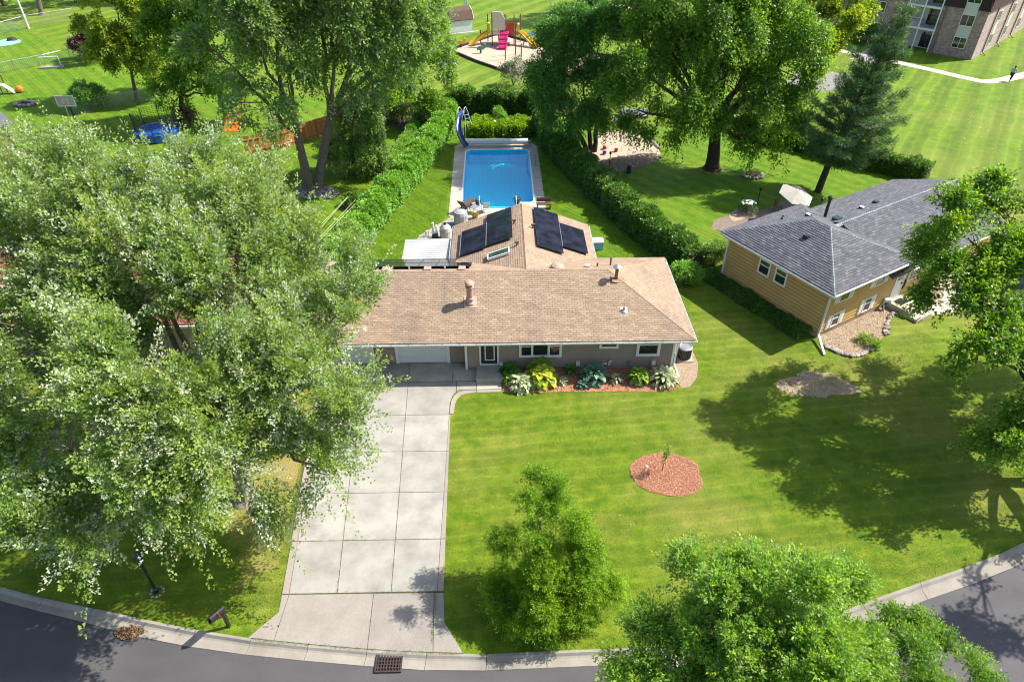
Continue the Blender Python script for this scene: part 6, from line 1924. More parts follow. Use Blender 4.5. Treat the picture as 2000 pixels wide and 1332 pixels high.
# ---- left yards: chain-link fences, playset, trampoline and so on
def chainlink(label, pts, h, top_only=False):
    b = pts[0]
    t = thing('chain_link_fence', label, 'fence', (b[0], b[1], 0))
    net = MB()
    for i in range(len(pts) - 1):
        a, c = Vector((*pts[i], 0)), Vector((*pts[i + 1], 0))
        ln = (c - a).length; d = (c - a).normalized(); n = max(1, round(ln / 3.0))
        for k in range(n + (i == len(pts) - 2)):
            q = a + d * (ln * k / n)
            wpart('post', MB().tube([q, q + Vector((0, 0, h + .05))], .04, 6), M['grey_metal'], t)
        wpart('top_rail', MB().tube([a + Vector((0, 0, h)), c + Vector((0, 0, h))], .03, 6), M['grey_metal'], t)
        s = 0.0
        while s < ln:
            for sg in (-1, 1):
                e = s + sg * h * .9
                if 0 <= e <= ln:
                    net.bar(a + d * s + Vector((0, 0, .03)), a + d * e + Vector((0, 0, h)), .012, .012)
            s += .22
    o = wpart('wire_mesh', net, M['grey_metal'], t); o['kind'] = 'stuff'
    return t
chainlink('tall chain-link fence along the shaded trees at the far left', [G2(-30, 80), G2(60, 55), G2(150, 40)], 1.7)
chainlink('low chain-link fence crossing the sunny lawn at the far left', [G2(-30, 150), G2(90, 127), G2(185, 104)], 1.2)
chainlink('low chain-link fence running past the round bush', [G2(135, 228), G2(205, 212), G2(300, 196), G2(370, 182)], 1.2)
gq = P3(102, 133)
t = thing('soccer_goal', 'small white goal frame standing on a pale slab on the lawn', 'goal', gq, R(12))
part('goal_frame', MB().tube([(-1.1, 0, 0), (-1.1, 0, 1.3)], .05, 6).tube([(1.1, 0, 0), (1.1, 0, 1.3)], .05, 6).tube([(-1.1, 0, 1.3), (1.1, 0, 1.3)], .05, 6), M['white_metal'], t)
part('base_slab', MB().box(-1.3, 1.3, -.5, .25, 0, .22), M['concrete'], t)
tp = P3(12, 84)
t = thing('blue_tarp', 'crumpled blue tarp lying on the lawn at the left edge', 'tarp', tp)
part('sheet', MB().lathe([(1.9, 0), (1.6, .12), (.8, .22), (.1, .16)], 9), M['light_blue'], t)
part('folded_edge', MB().lathe([(.7, .15), (.5, .5), (.1, .6)], 7, (.6, .6, 0)), M['timber_dark'], t)
tq = P3(8, 184)
t = thing('toy_slide', 'small wooden playset with an orange slide at the left edge', 'playset', tq)
part('deck', MB().box(-.8, .2, -.4, .6, .9, 1.0), M['beige_plastic'], t)
for x in (-.75, .15):
    for y in (-.35, .55):
        part('leg', MB().bar((x, y, 0), (x, y, 1.9), .1), M['brown_plastic'], t)
part('chute', MB().slab([(.2, -.2, 1.0), (.2, .4, 1.0), (1.3, .4, .1), (1.3, -.2, .1)], (0, 0, .06)), M['beige_plastic'], t)
part('ball', MB().lathe([(.05, .0), (.35, .15), (.4, .4), (.3, .65), (.05, .8)], 10, (1.6, .5, 0)), M['orange_plastic'], t)
rg_ = P3(51, 205)
t = thing('fire_ring', 'low ring of brown stones on the left lawn', 'fire ring', rg_)
for k in range(14):
    o = bpy.data.objects.new('stone', stone_me[k % 5]); COL.objects.link(o); o.parent = t
    a = k * 6.283 / 14; o.location = (1.0 * math.cos(a), .7 * math.sin(a), .14); o.scale = (.3, .24, .34); o.rotation_euler = (0, 0, a)
part('ash_bed', MB().lathe([(.85, .0), (.8, .08), (.1, .1)], 12), M['timber_dark'], t)
hq = P3(160, 262)
t = thing('basketball_hoop', 'basketball hoop on a black pole above the maple tops', 'basketball hoop', hq)
part('pole', MB().bar((0, 0, 0), (-.25, .1, 2.9), .12), M['black_metal'], t)
bb = part('backboard', MB().box(-1.2, .55, -.02, .02, 2.75, 3.75), M['grey_metal'], t)
frame4(fm := MB(), -1.22, .57, 2.73, 3.77, -.05, -.021, .07); part('board_frame', fm, M['white_metal'], bb)
frame4(fm := MB(), -.62, -.05, 3.0, 3.45, -.045, -.022, .04); part('target_square', fm, M['white'], bb)
part('rim', MB().tube([(-.33 + .23 * math.cos(a), -.3 + .23 * math.sin(a), 3.02) for a in np.linspace(0, 6.28, 14)], .018, 5, False), M['orange_plastic'], t)
tr = P3(312, 268)
t = thing('trampoline', 'round trampoline with black safety net and blue padding', 'trampoline', tr)
part('mat', MB().lathe([(1.6, .78), (1.6, .8), (.01, .8)], 20), M['net'], t)
part('padding', MB().lathe([(1.62, .76), (2.05, .72), (2.07, .8), (1.62, .85)], 24), M['blue_plastic'], t)
for k in range(8):
    a = k * 6.283 / 8 + .2
    part('pole', MB().tube([(2.0 * math.cos(a), 2.0 * math.sin(a), 0), (2.02 * math.cos(a), 2.02 * math.sin(a), 2.5)], .04, 6), M['black_metal'], t)
nm_ = MB()
for k in range(48):
    a = k * 6.283 / 48
    nm_.bar((1.93 * math.cos(a), 1.93 * math.sin(a), .85), (1.98 * math.cos(a), 1.98 * math.sin(a), 2.45), .02)
for z in np.linspace(.95, 2.45, 10):
    nm_.tube([(1.95 * math.cos(a), 1.95 * math.sin(a), float(z)) for a in np.linspace(0, 6.283, 25)], .012, 4, False)
part('safety_net', nm_, M['net'], t, kind='stuff')
part('skirt', MB().lathe([(2.0, .1), (2.02, .7), (1.98, .7), (1.96, .1)], 24), M['blue_plastic'], t)
pz = P3(462, 245)
t = thing('wooden_playset', 'bright orange wooden playset with teal top behind the maples', 'playset', pz)
for x in (-.8, .8):
    for y in (-.7, .7):
        part('leg', MB().bar((x, y, 0), (x * .9, y * .9, 2.6), .14), M['orange_plastic'], t)
part('deck', MB().box(-.85, .85, -.75, .75, 1.1, 1.22), M['orange_plastic'], t)
part('climbing_wall', MB().slab([(-.8, -.8, 1.2), (.8, -.8, 1.2), (.9, -2.0, .05), (-.7, -2.0, .05)], (0, .06, .06)), M['orange_plastic'], t)
for k in range(7):
    part('hand_hold', MB().lathe([(.09, 0), (.07, .06), (.01, .07)], 7, (-.5 + .35 * (k % 4), -1.0 - .25 * (k % 3) - .1, 1.05 - .24 * (k % 3))), M['green_plastic'], t)
part('roof', MB().slab([(-1, -.9, 2.5), (1, -.9, 2.5), (1, 0, 3.1), (-1, 0, 3.1)], (0, 0, .06)).slab([(-1, .9, 2.5), (1, .9, 2.5), (1, 0.01, 3.1), (-1, 0.01, 3.1)], (0, 0, .061)), M['green_plastic'], t)
part('swing_beam', MB().bar((.8, 0, 2.3), (3.6, 0, 2.3), .12).bar((3.6, 0, 2.3), (3.6, -.8, 0), .1).bar((3.6, 0, 2.3), (3.6, .8, 0), .1), M['brown_plastic'], t)
# board fences
def board_fence(name, label, pts, h, bw, mat, lean=0, gap=.012, pointed=False):
    b = pts[0]
    t = thing(name, label, 'fence', (b[0], b[1], 0))
    for i in range(len(pts) - 1):
        a, c = Vector((*pts[i], 0)), Vector((*pts[i + 1], 0)); ln = (c - a).length; d = (c - a).normalized()
        s = Vector((-d.y, d.x, 0))
        n = int(ln / bw)
        for k in range(n):
            u0 = a + d * (k * ln / n + gap / 2); u1 = a + d * ((k + 1) * ln / n - gap / 2)
            hh = h + rnd.uniform(-.03, .03)
            top = [u1 + Vector((0, 0, hh)), u0 + Vector((0, 0, hh))]
            if pointed: top = [u1 + Vector((0, 0, hh - .1)), (u0 + u1) / 2 + Vector((0, 0, hh)), u0 + Vector((0, 0, hh - .1))]
            wpart('board', MB().slab([u0, u1] + top, s * .022), mat, t)
        for z in (.35, h - .35):
            wpart('rail', MB().bar(a + s * -.03 + Vector((0, 0, z)), c + s * -.03 + Vector((0, 0, z)), .04, .09), mat, t)
    return t
board_fence('board_fence', 'orange cedar board fence behind the big forked tree', [G2(480, 304), G2(560, 288), G2(640, 262), G2(700, 244)], 1.75, .16, M['wood_orange'])
board_fence('board_fence', 'short orange cedar fence behind the utility pole', [G2(735, 240), G2(800, 218)], 1.6, .16, M['wood_orange'])
board_fence('weathered_fence', 'dark weathered board fence beside the maple tip', [G2(505, 318), G2(545, 352)], 1.7, .16, M['wood_dark'])
board_fence('picket_fence', 'pale wooden picket fence at the edge of the park', [G2(1168, 205), G2(1215, 206), G2(1255, 200)], 1.35, .14, M['wood_pale'], pointed=True, gap=.05)

# ---- park: shed, playground, person
sp = P3(915, 57)
t = thing('garden_shed', 'white gambrel-roofed shed with brown roof in the park', 'shed', sp, R(24))
W2, D2 = 1.55, 3.6
part('wall', MB().prism([(-D2, -W2), (0, -W2), (0, W2), (-D2, W2)], 0, 1.7), M['white'], t)
part('gable_wall', MB().slab([(0.01, -W2, 1.7), (.01, W2, 1.7), (.01, W2 * .65, 2.6), (.01, 0, 3.0), (.01, -W2 * .65, 2.6)], (-.06, 0, 0)), M['white'], t)
part('gable_wall', MB().slab([(-D2, -W2, 1.7), (-D2, W2, 1.7), (-D2, W2 * .65, 2.6), (-D2, 0, 3.0), (-D2, -W2 * .65, 2.6)], (.06, 0, 0)), M['white'], t)
rf_ = MB()
for sg in (-1, 1):
    rf_.slab([(-D2 - .2, sg * (W2 + .12), 1.6), (.2, sg * (W2 + .12), 1.6), (.2, sg * W2 * .66, 2.66), (-D2 - .2, sg * W2 * .66, 2.66)], (0, 0, .08))
    rf_.slab([(-D2 - .2, sg * W2 * .66, 2.66), (.2, sg * W2 * .66, 2.66), (.2, 0.0, 3.08), (-D2 - .2, 0.0, 3.08)], (0, 0, .08 + .001 * sg))
part('roof', rf_, plain('brown_shed_roof', (.13, .085, .065), .9, .15, .2, 3), t)
part('rake_trim', MB().bar((.22, -W2 - .1, 1.6), (.22, -W2 * .66, 2.7), .05, .16).bar((.22, -W2 * .66, 2.7), (.22, 0, 3.12), .05, .16).bar((.221, W2 + .1, 1.6), (.221, W2 * .66, 2.7), .05, .16).bar((.221, W2 * .66, 2.7), (.221, 0, 3.12), .05, .16), M['white'], t)
part('door', MB().box(.012, .05, -.7, .7, .1, 1.9), M['white'], t)
part('skid', MB().box(-D2, .6, -W2 - .9, -W2 - .7, 0, .15), M['cream_metal'], t)
t = thing('park_grill_post', 'grey metal box on a post just behind the white shed', 'post', P3(911, 18))
part('post', MB().box(-.1, .1, -.1, .1, 0, 1.3), M['black_metal'], t)
part('box', MB().box(-.45, .25, -.25, .25, .3, 1.9), M['white_metal'], t)
pg = np.array(P3(990, 92))
t = thing('playground_structure', 'playground tower with magenta and yellow slides on wood chips', 'playground', tuple(pg))
def post(x, y, h, nm='post'):
    part(nm, MB().tube([(x, y, 0), (x, y, h)], .075, 7), M['brown_plastic'], t)
for x, y, h in ((-2.0, .3, 4.2), (-.1, .2, 4.0), (1.0, .6, 3.9), (-.3, 2.4, 3.6), (1.9, 2.5, 3.6), (-2.6, 2.6, 3.6), (-3.6, 1.6, 1.8), (-1.1, 2.6, 3.6)):
    post(x, y, h)
part('deck', MB().box(-2.3, 1.6, .3, 2.5, 1.35, 1.47), M['brown_plastic'], t)
part('deck_rail', MB().bar((-2.0, 2.45, 2.3), (1.7, 2.45, 2.3), .08).bar((-2.0, 2.45, 1.9), (1.7, 2.45, 1.9), .08), M['red_plastic'], t)
part('tower_roof', MB().slab([(-1.95, .2, 2.2), (-.2, .2, 2.0), (-.2, .2, 3.4), (-.8, .2, 4.3), (-1.9, .2, 4.4)], (0, .25, 0)), M['beige_plastic'], t)
part('side_panel', MB().box(-.05, 1.0, .35, .45, 1.5, 3.0), M['red_plastic'], t)
part('climber', MB().slab([(-1.2, -1.9, .05), (-.1, -1.9, .05), (.25, .2, 2.0), (-.9, .2, 2.0)], (0, .18, .2)), M['magenta'], t)
for k in range(4):
    part('climber_rung', MB().bar((-1.15 + .08 * k, -1.75 + .5 * k, .3 + .45 * k), (-.05 + .08 * k, -1.75 + .5 * k, .3 + .45 * k), .12), M['magenta'], t)
def gtrough(parent, pts, wd, hgt, mat, nm):
    P = [Vector(p) for p in pts]; mb = MB(); rows = []
    for i, p in enumerate(P):
        d = (P[min(i + 1, len(P) - 1)] - P[max(i - 1, 0)]).normalized()
        s = d.cross(Vector((0, 0, 1))).normalized(); u = s.cross(d).normalized()
        rows.append([p - s * wd / 2 + u * hgt, p - s * wd / 2 * .8, p + s * wd / 2 * .8, p + s * wd / 2 + u * hgt, p + s * (wd / 2 + .05) + u * hgt, p + s * wd / 2 * .85 - u * .06, p - s * wd / 2 * .85 - u * .06, p - s * (wd / 2 + .05) + u * hgt])
    k = 8; vs = [v for r_ in rows for v in r_]
    mb.add(vs, [(i * k + j, i * k + (j + 1) % k, (i + 1) * k + (j + 1) % k, (i + 1) * k + j) for i in range(len(rows) - 1) for j in range(k)] + [tuple(range(k))[::-1], tuple(range((len(rows) - 1) * k, len(rows) * k))])
    return part(nm, mb, mat, parent)
gtrough(t, arc([(1.5, 1.4, 1.5), (2.2, .9, 1.3), (3.0, .0, .7), (3.7, -.8, .25), (4.1, -1.2, .22)], 3), .65, .25, M['yellow'], 'slide')
gtrough(t, arc([(-2.4, 1.6, 1.5), (-3.2, 1.2, 1.2), (-4.2, .6, .6), (-5.0, .2, .2)], 3), .65, .25, M['yellow'], 'slide')
part('slide_hood', MB().box(-2.6, -2.3, 1.2, 2.0, 1.5, 2.7), M['yellow'], t)
part('slide_hood', MB().box(1.5, 1.75, 1.0, 1.9, 1.5, 2.6), M['yellow'], t)
for k, (px, py, h, lb) in enumerate(((987, 118, 3.2, 'tall brown post standing alone in front of the playground climber'), (1018, 128, 2.6, 'brown playground post farthest right of the front posts'), (1007, 108, 3.6, 'brown playground post just right of the tall lone one'))):
    q = thing('playground_post', lb, 'post', P3(px, py), 0, 'front posts of the playground')
    part('post', MB().tube([(0, 0, 0), (0, 0, h)], .075, 7), M['brown_plastic'], q)
for px, py, mt, lb in ((901, 93, 'yellow', 'yellow spring rider near the left playground corner'), (939, 105, 'green_plastic', 'green and brown spring rider in the middle of the wood chips')):
    q = thing('spring_rider', lb, 'spring rider', P3(px, py), 0, 'spring riders')
    part('spring', MB().lathe([(.15, 0), (.1, .15), (.14, .3), (.1, .45)], 8), M['brown_plastic'], q)
    part('body', MB().bar((-.5, 0, .55), (.4, 0, .65), .25, .3).bar((.35, 0, .6), (.6, 0, 1.15), .2, .3), M[mt], q)
    part('seat', MB().box(-.3, .05, -.16, .16, .8, .88), M['brown_plastic'] if mt != 'yellow' else M['orange_plastic'], q)
q = thing('climbing_arch', 'thin blue metal climbing arch at the right of the playground', 'climber', P3(1045, 92))
part('arch', MB().tube(arc([(-1.6, 0, 0), (-1.3, 0, 1.1), (0, 0, 1.6), (1.3, 0, 1.1), (1.6, 0, 0)], 4), .05, 6).tube(arc([(-1.6, 1, 0), (-1.3, 1, 1.1), (0, 1, 1.6), (1.3, 1, 1.1), (1.6, 1, 0)], 4), .05, 6), M['blue_plastic'], q)
for k in range(5):
    x = -1.2 + .6 * k
    part('rung', MB().bar((x, 0, 1.55 - .25 * x * x), (x, 1, 1.55 - .25 * x * x), .05), M['blue_plastic'], q)
q = thing('park_lamp', 'thin green lamp post on the park lawn right of the playground', 'lamp post', P3(1077, 58))
part('post', MB().tube([(0, 0, 0), (0, 0, 2.2)], .07, 6), M['green_plastic'], q)
part('lantern', MB().lathe([(.1, 2.2), (.2, 2.3), (.18, 2.6), (.03, 2.7)], 8), M['white_metal'], q)

# person walking on the path: one skinned body, clothes and hair as children
def make_person(label, loc, rz):
    t = thing('person', label, 'person', loc, rz)
    J = {'pel': (0, 0, .95), 'sp': (0, .02, 1.18), 'ch': (0, .04, 1.38), 'nk': (0, .05, 1.52), 'hd': (0, .08, 1.66), 'tp': (0, .08, 1.78),
         'sl': (-.19, .04, 1.45), 'el': (-.25, -.12, 1.2), 'wl': (-.24, .04, 1.0), 'hl': (-.24, .1, .93), 'sr': (.19, .04, 1.45), 'er': (.25, .1, 1.2), 'wr': (.23, .3, 1.06), 'hr': (.22, .37, 1.03),
         'pl': (-.10, 0, .92), 'kl': (-.11, .2, .53), 'al': (-.11, .22, .09), 'tl': (-.11, .38, .04), 'pr': (.10, 0, .92), 'kr': (.11, -.02, .5), 'ar': (.11, -.3, .14), 'tr': (.11, -.2, .03)}
    Ed = [('pel', 'sp'), ('sp', 'ch'), ('ch', 'nk'), ('nk', 'hd'), ('hd', 'tp'), ('ch', 'sl'), ('sl', 'el'), ('el', 'wl'), ('wl', 'hl'), ('ch', 'sr'), ('sr', 'er'), ('er', 'wr'), ('wr', 'hr'),
          ('pel', 'pl'), ('pl', 'kl'), ('kl', 'al'), ('al', 'tl'), ('pel', 'pr'), ('pr', 'kr'), ('kr', 'ar'), ('ar', 'tr')]
    Rd = dict(pel=.15, sp=.135, ch=.15, nk=.055, hd=.095, tp=.07, sl=.065, el=.045, wl=.032, hl=.04, sr=.065, er=.045, wr=.032, hr=.04, pl=.10, kl=.062, al=.042, tl=.035, pr=.10, kr=.062, ar=.042, tr=.035)
    def skin(name, keys, edges, scale, mat):
        me = bpy.data.meshes.new(name)
        ix = {k: i for i, k in enumerate(keys)}
        me.from_pydata([J[k] for k in keys], [(ix[a], ix[b]) for a, b in edges], [])
        o = link(name, me, mat, t)
        m_ = o.modifiers.new('skin', 'SKIN')
        for i, k in enumerate(keys):
            v = me.skin_vertices[0].data[i]; v.radius = (Rd[k] * scale, Rd[k] * scale); v.use_root = (i == 0)
        o.modifiers.new('sub', 'SUBSURF').levels = 1
        o.modifiers['sub'].render_levels = 1
        return o
    skin('body', list(J), Ed, 1.0, M['skin'])
    skin('shirt', ['ch', 'sp', 'pel', 'sl', 'el', 'sr', 'er'], [('pel', 'sp'), ('sp', 'ch'), ('ch', 'sl'), ('sl', 'el'), ('ch', 'sr'), ('sr', 'er')], 1.12, M['shirt'])
    skin('trousers', ['pel', 'pl', 'kl', 'al', 'pr', 'kr', 'ar'], [('pel', 'pl'), ('pl', 'kl'), ('kl', 'al'), ('pel', 'pr'), ('pr', 'kr'), ('kr', 'ar')], 1.14, M['shorts'])
    part('hair', MB().lathe([(.02, 1.80), (.085, 1.77), (.11, 1.69), (.105, 1.62), (.07, 1.60)], 12, (0, .06, 0)), M['hair'], t)
    return t
make_person('person in pale blue top and dark trousers walking along the park path', P3(1971, 160), R(-60))

# ---- right back yard
up = P3(1555, 379, 2.3)
t = thing('patio_parasol', 'pale tilted patio parasol on a pole behind the gold house', 'parasol', (up[0], up[1], 0))
part('pole', MB().tube([(0, 0, 0), (0, 0, 2.55)], .03, 7), M['black_metal'], t)
part('base', MB().lathe([(.28, 0), (.28, .06), (.06, .1)], 12), M['black_metal'], t)
cv = MB(); R_ = 1.38; tilt = Matrix.Rotation(R(12), 3, 'X') @ Matrix.Rotation(R(10), 3, 'Y')
topv = tilt @ Vector((0, 0, .42)); rim = [tilt @ Vector((R_ * math.cos(k * math.pi / 3), R_ * math.sin(k * math.pi / 3), 0)) for k in range(6)]
cp_ = Vector((0, 0, 2.2))
cvs = [cp_ + topv] + [cp_ + v for v in rim] + [cp_ + topv - Vector((0, 0, .03))] + [cp_ + v - Vector((0, 0, .03)) for v in rim]
cv.add(cvs, [(0, 1 + k, 1 + (k + 1) % 6) for k in range(6)] + [(7, 8 + (k + 1) % 6, 8 + k) for k in range(6)] + [(1 + k, 8 + k, 8 + (k + 1) % 6, 1 + (k + 1) % 6) for k in range(6)])
part('canopy', cv, M['canvas'], t)
for k in range(6):
    part('rib', MB().bar(cp_ + topv * .8 - Vector((0, 0, .05)), cp_ + rim[k] * .98 - Vector((0, 0, .045)), .02), M['black_metal'], t)
t = thing('planter_ring', 'low stone planter ring with brown soil at the foot of the big right tree', 'planter', P3(1470, 345))
for k in range(18):
    o = bpy.data.objects.new('stone', stone_me[k % 5]); COL.objects.link(o); o.parent = t
    a = k * 6.283 / 18; o.location = (.85 * math.cos(a), .6 * math.sin(a), .12); o.scale = (.19, .14, .24); o.rotation_euler = (0, 0, a)
part('soil', MB().lathe([(.8, .0), (.72, .14), (.3, .22), (.02, .23)], 14), M['soil'], t)
bush('white_flower_bush', 'round bush dotted with white flowers in the patio bed', G2(1458, 416), .75, .95, M['leaf_dark'], 160, .11, 71)
fb = bpy.data.objects['white_flower_bush']
for k in range(16):
    a = k * 2.4; r_ = .18 + .42 * (k % 5) / 5
    part('blossom', MB().lathe([(.02, 0), (.12, .04), (.1, .1), (.02, .13)], 7, (r_ * math.cos(a), r_ * math.sin(a) - .12, .98 - .5 * r_ ** 2)), M['flower_white'], fb)
for px, py, h, lb in ((1478, 402, 1.3, 'thin dark bird-feeder pole beside the flower bush'), (1598, 418, 1.1, 'thin black garden light pole right of the parasol'), (1190, 325, 1.1, 'short dark post at the left edge of the sandy yard'), (1210, 347, 1.7, 'slender forked wooden post in front of the sandy yard')):
    q = thing('garden_pole', lb, 'pole', P3(px, py))
    part('pole', MB().tube([(0, 0, 0), (0, 0, h)], .035, 6), M['black_metal'] if 'wooden' not in lb else M['wood_grey'], q)
    part('finial', MB().lathe([(.04, h), (.12, h + .08), (.1, h + .22), (.02, h + .28)], 8) if 'forked' not in lb else MB().bar((0, 0, h - .2), (-.25, 0, h + .3), .05).bar((0, 0, h - .2), (.22, 0, h + .25), .05), M['black_metal'] if 'wooden' not in lb else M['wood_grey'], q)
for px, py, mt, lb in ((1180, 292, 'red_plastic', 'red toy lying on the sand near the walnut trunk'), (1180, 302, 'blue_plastic', 'small blue toy on the sand below the red one'), (1203, 297, 'red_plastic', 'dark red toy at the right on the sand')):
    q = thing('toy', lb, 'toy', P3(px, py), 0, 'toys on the sandy yard')
    part('bucket', MB().lathe([(.14, 0), (.2, .28), (.17, .28), (.1, .05)], 9), M[mt], q)
t = thing('wooden_bin', 'dark stump standing on the lawn edge near the sandy yard', 'stump', P3(1228, 338))
part('body', MB().lathe([(.24, 0), (.2, .1), (.2, .62), (.15, .66)], 10), M['timber_dark'], t)
t = thing('brush_pile', 'dark brush pile at the foot of the walnut trunks', 'brush pile', P3(1153, 312))
part('sticks', MB().lathe([(.9, 0), (.7, .3), (.3, .5), (.02, .55)], 9), M['bark_dark'], t)
rp = [G2(1205, 238), G2(1262, 230)]
t = thing('block_edging', 'row of pale blocks edging the slate pad', 'edging', (*rp[0], 0))
for k in range(14):
    f = k / 13; p = np.array(rp[0]) * (1 - f) + np.array(rp[1]) * f
    wpart('block', MB().box(p[0] - .12, p[0] + .11, p[1] - .11, p[1] + .11, 0, .22), M['concrete'], t)
rp = smooth_line([G2(1222, 252), G2(1262, 268), G2(1286, 290)], 10)
t = thing('log_edging', 'curving row of small stones along the sandy yard edge', 'stone edging', (*rp[0], 0))
for k, p in enumerate(rp):
    o = bpy.data.objects.new('stone', stone_me[k % 5]); COL.objects.link(o); o.parent = t
    o.location = (p[0] - rp[0][0], p[1] - rp[0][1], .08); o.scale = (.22, .16, .2)
t = thing('water_butt', 'small bright blue bin half hidden at the gold house back corner', 'bin', (14.85, 42.6, 0))
part('bin', MB().lathe([(.25, 0), (.3, .7), (.33, .72), (.3, .8), (.05, .84)], 12), M['light_blue'], t)
q = thing('patio_chair', 'dark patio chair beside the paving behind the gold house', 'chair', P3(1517, 412), R(40))
part('seat', MB().box(-.25, .25, -.25, .25, .4, .45), M['brown_plastic'], q)
part('backrest', MB().box(-.25, .25, .2, .25, .45, 1.0), M['brown_plastic'], q)
for x in (-.22, .22):
    for y in (-.22, .22): part('leg', MB().bar((x, y, 0), (x, y, .4), .04), M['brown_plastic'], q)
# hose reel and lantern by the entry step, sculpture by the left wall
t = thing('hose_reel', 'coiled garden hose reel beside the entry step', 'hose reel', P3(1727, 603))
part('coil', MB().tube([(.0, .25 * math.cos(a) , .38 + .25 * math.sin(a)) for a in np.linspace(0, 18.8, 40)], .03, 6, False), M['green_plastic'], t)
part('stand', MB().bar((-.15, -.2, 0), (-.15, .2, .7), .05).bar((.15, .2, 0), (.15, -.2, .7), .05).box(-.2, .2, -.15, .15, .6, .75), M['white_metal'], t)
t = thing('wooden_wagon', 'small wooden yard ornament in the gravel bed right of the entry step', 'ornament', P3(1797, 565))
part('body', MB().box(-.5, .5, -.25, .25, .3, .62), M['brown_plastic'], t)
for x in (-.35, .35):
    part('wheel', MB().tube([(x, -.3 , .25), (x, -.24, .25)], .24, 10), M['brown_plastic'], t)
t = thing('garden_sculpture', 'pale metal flower ornament standing against the gold left wall', 'ornament', P3(1564, 637))
part('stem', MB().tube([(0, 0, 0), (0, 0, .6)], .025, 5), M['grey_metal'], t)
for k in range(7):
    a = k * .9
    part('petal', MB().bar((0, 0, .6), (.28 * math.cos(a), .06, .6 + .28 * math.sin(a)), .09, .02), M['wood_grey'], t)
bush('leafy_clump', 'bright green leafy clump at the gravel bed edge', G2(1697, 672), .65, .4, M['leaf_locust'], 120, .12, 73, stem=False, cat='plant')
# low dark ivy strip along the gold house's left wall
pv = lambda u, v: (YO[0] + u * math.cos(YA) - v * math.sin(YA), YO[1] + u * math.sin(YA) + v * math.cos(YA))
hedge('ivy_strip', 'low strip of dark ground ivy along the gold left wall', [pv(-.05, .9), pv(-.1, 4.5), pv(-.15, 9.2)], 1.05, .35, 3500, M['leaf_hedge_dark'], .12, 81, 'ground cover', core=False)
# car under the right maple
cpos = P3(1985, 560)
t = thing('parked_car', 'blue car parked on the driveway behind the right maple', 'car', (35.6, 37.2, 0.016), R(122))
bd = MB()
prof = [(-2.1, .35), (-2.15, .75), (-1.95, .95), (-1.3, 1.0), (-.75, 1.42), (.65, 1.45), (1.3, 1.02), (2.0, .9), (2.15, .6), (2.1, .35)]
vs = []
for y, s in ((-.85, 1), (-.7, 1), (.7, 1), (.85, 1)):
    for x, z in prof:
        zz_ = z if abs(y) < .8 else (z if z < 1.05 else 1.02)
        vs.append((x, y, zz_))
k = len(prof)
bd.add(vs, [(r * k + i, (r + 1) * k + i, (r + 1) * k + (i + 1) % k, r * k + (i + 1) % k) for r in range(3) for i in range(k)] + [tuple(range(k)), tuple(range(3 * k, 4 * k))[::-1]])
part('body', bd, M['car_paint'], t)
part('windscreen', MB().slab([(.68, -.62, 1.43), (.68, .62, 1.43), (1.25, .66, 1.06), (1.25, -.66, 1.06)], (.02, 0, .03)), M['glass'], t)
part('rear_window', MB().slab([(-.78, -.62, 1.40), (-.78, .62, 1.40), (-1.25, .66, 1.05), (-1.25, -.66, 1.05)], (-.02, 0, .03)), M['glass'], t)
for sg in (-1, 1):
    part('side_window', MB().slab([(-1.0, sg * .84, 1.04), (1.0, sg * .84, 1.04), (.6, sg * .74, 1.38), (-.7, sg * .74, 1.38)], (0, sg * .02, 0)), M['glass'], t)
    for x in (-1.3, 1.35):
        wh = part('wheel', MB().tube([(x, sg * .72, .33), (x, sg * .89, .33)], .33, 16), M['tyre'], t)
        part('rim', MB().tube([(x, sg * .885, .33), (x, sg * .90, .33)], .2, 12), M['grey_metal'], wh)
    part('headlight', MB().box(2.02, 2.14, sg * .65 - .14, sg * .65 + .14, .68, .82), M['white_metal'], t)
    part('tail_light', MB().box(-2.16, -2.06, sg * .68 - .12, sg * .68 + .12, .75, .9), M['red_plastic'], t)

# ================================================================= HEDGES AND SHRUBS
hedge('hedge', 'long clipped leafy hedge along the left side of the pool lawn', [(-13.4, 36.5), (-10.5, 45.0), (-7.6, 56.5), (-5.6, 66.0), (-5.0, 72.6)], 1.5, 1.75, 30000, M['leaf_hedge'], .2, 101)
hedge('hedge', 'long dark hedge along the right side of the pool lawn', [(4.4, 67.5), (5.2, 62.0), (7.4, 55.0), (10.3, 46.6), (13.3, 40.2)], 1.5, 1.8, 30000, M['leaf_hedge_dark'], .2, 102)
hedge('hedge', 'tall ivy-covered hedge across the far end of the pool garden', [(-4.6, 72.2), (0, 71.4), (4.6, 71.0)], 1.5, 2.5, 12000, M['leaf_hedge_dark'], .18, 103)
hedge('hedge', 'low leafy vine line running up behind the utility pole', [(-9.7, 57.5), (-8.7, 63.5), (-8.0, 69.5)], .7, 1.1, 5000, M['leaf_hedge'], .14, 104)
hedge('hedge', 'dark hedge behind the pine tree along the park lawn', [(24.2, 65.5), (29.0, 61.5), (36.8, 54.4)], 1.4, 1.5, 12000, M['leaf_hedge_dark'], .16, 105)
hedge('plant_bed', 'bright leafy ground plants filling the bed behind the pool', [(-2.6, 67.4), (0.5, 67.2), (3.2, 67.0)], 3.0, .75, 9000, M['leaf_locust'], .22, 106, 'plants', core=False)
bush('round_shrub', 'round dark green shrub standing in the bed behind the pool', G2(973, 246), .8, 2.0, M['leaf_hedge'], 420, .14, 107)
bush('end_shrub', 'bright shrub at the near end of the right hedge', G2(1335, 552), 1.15, 1.5, M['leaf_hedge'], 520, .14, 108)
bush('corner_shrub', 'grey-green shrub against the gold house back corner', G2(1392, 520), 1.35, 1.9, M['leaf_silver_back'], 700, .13, 109)
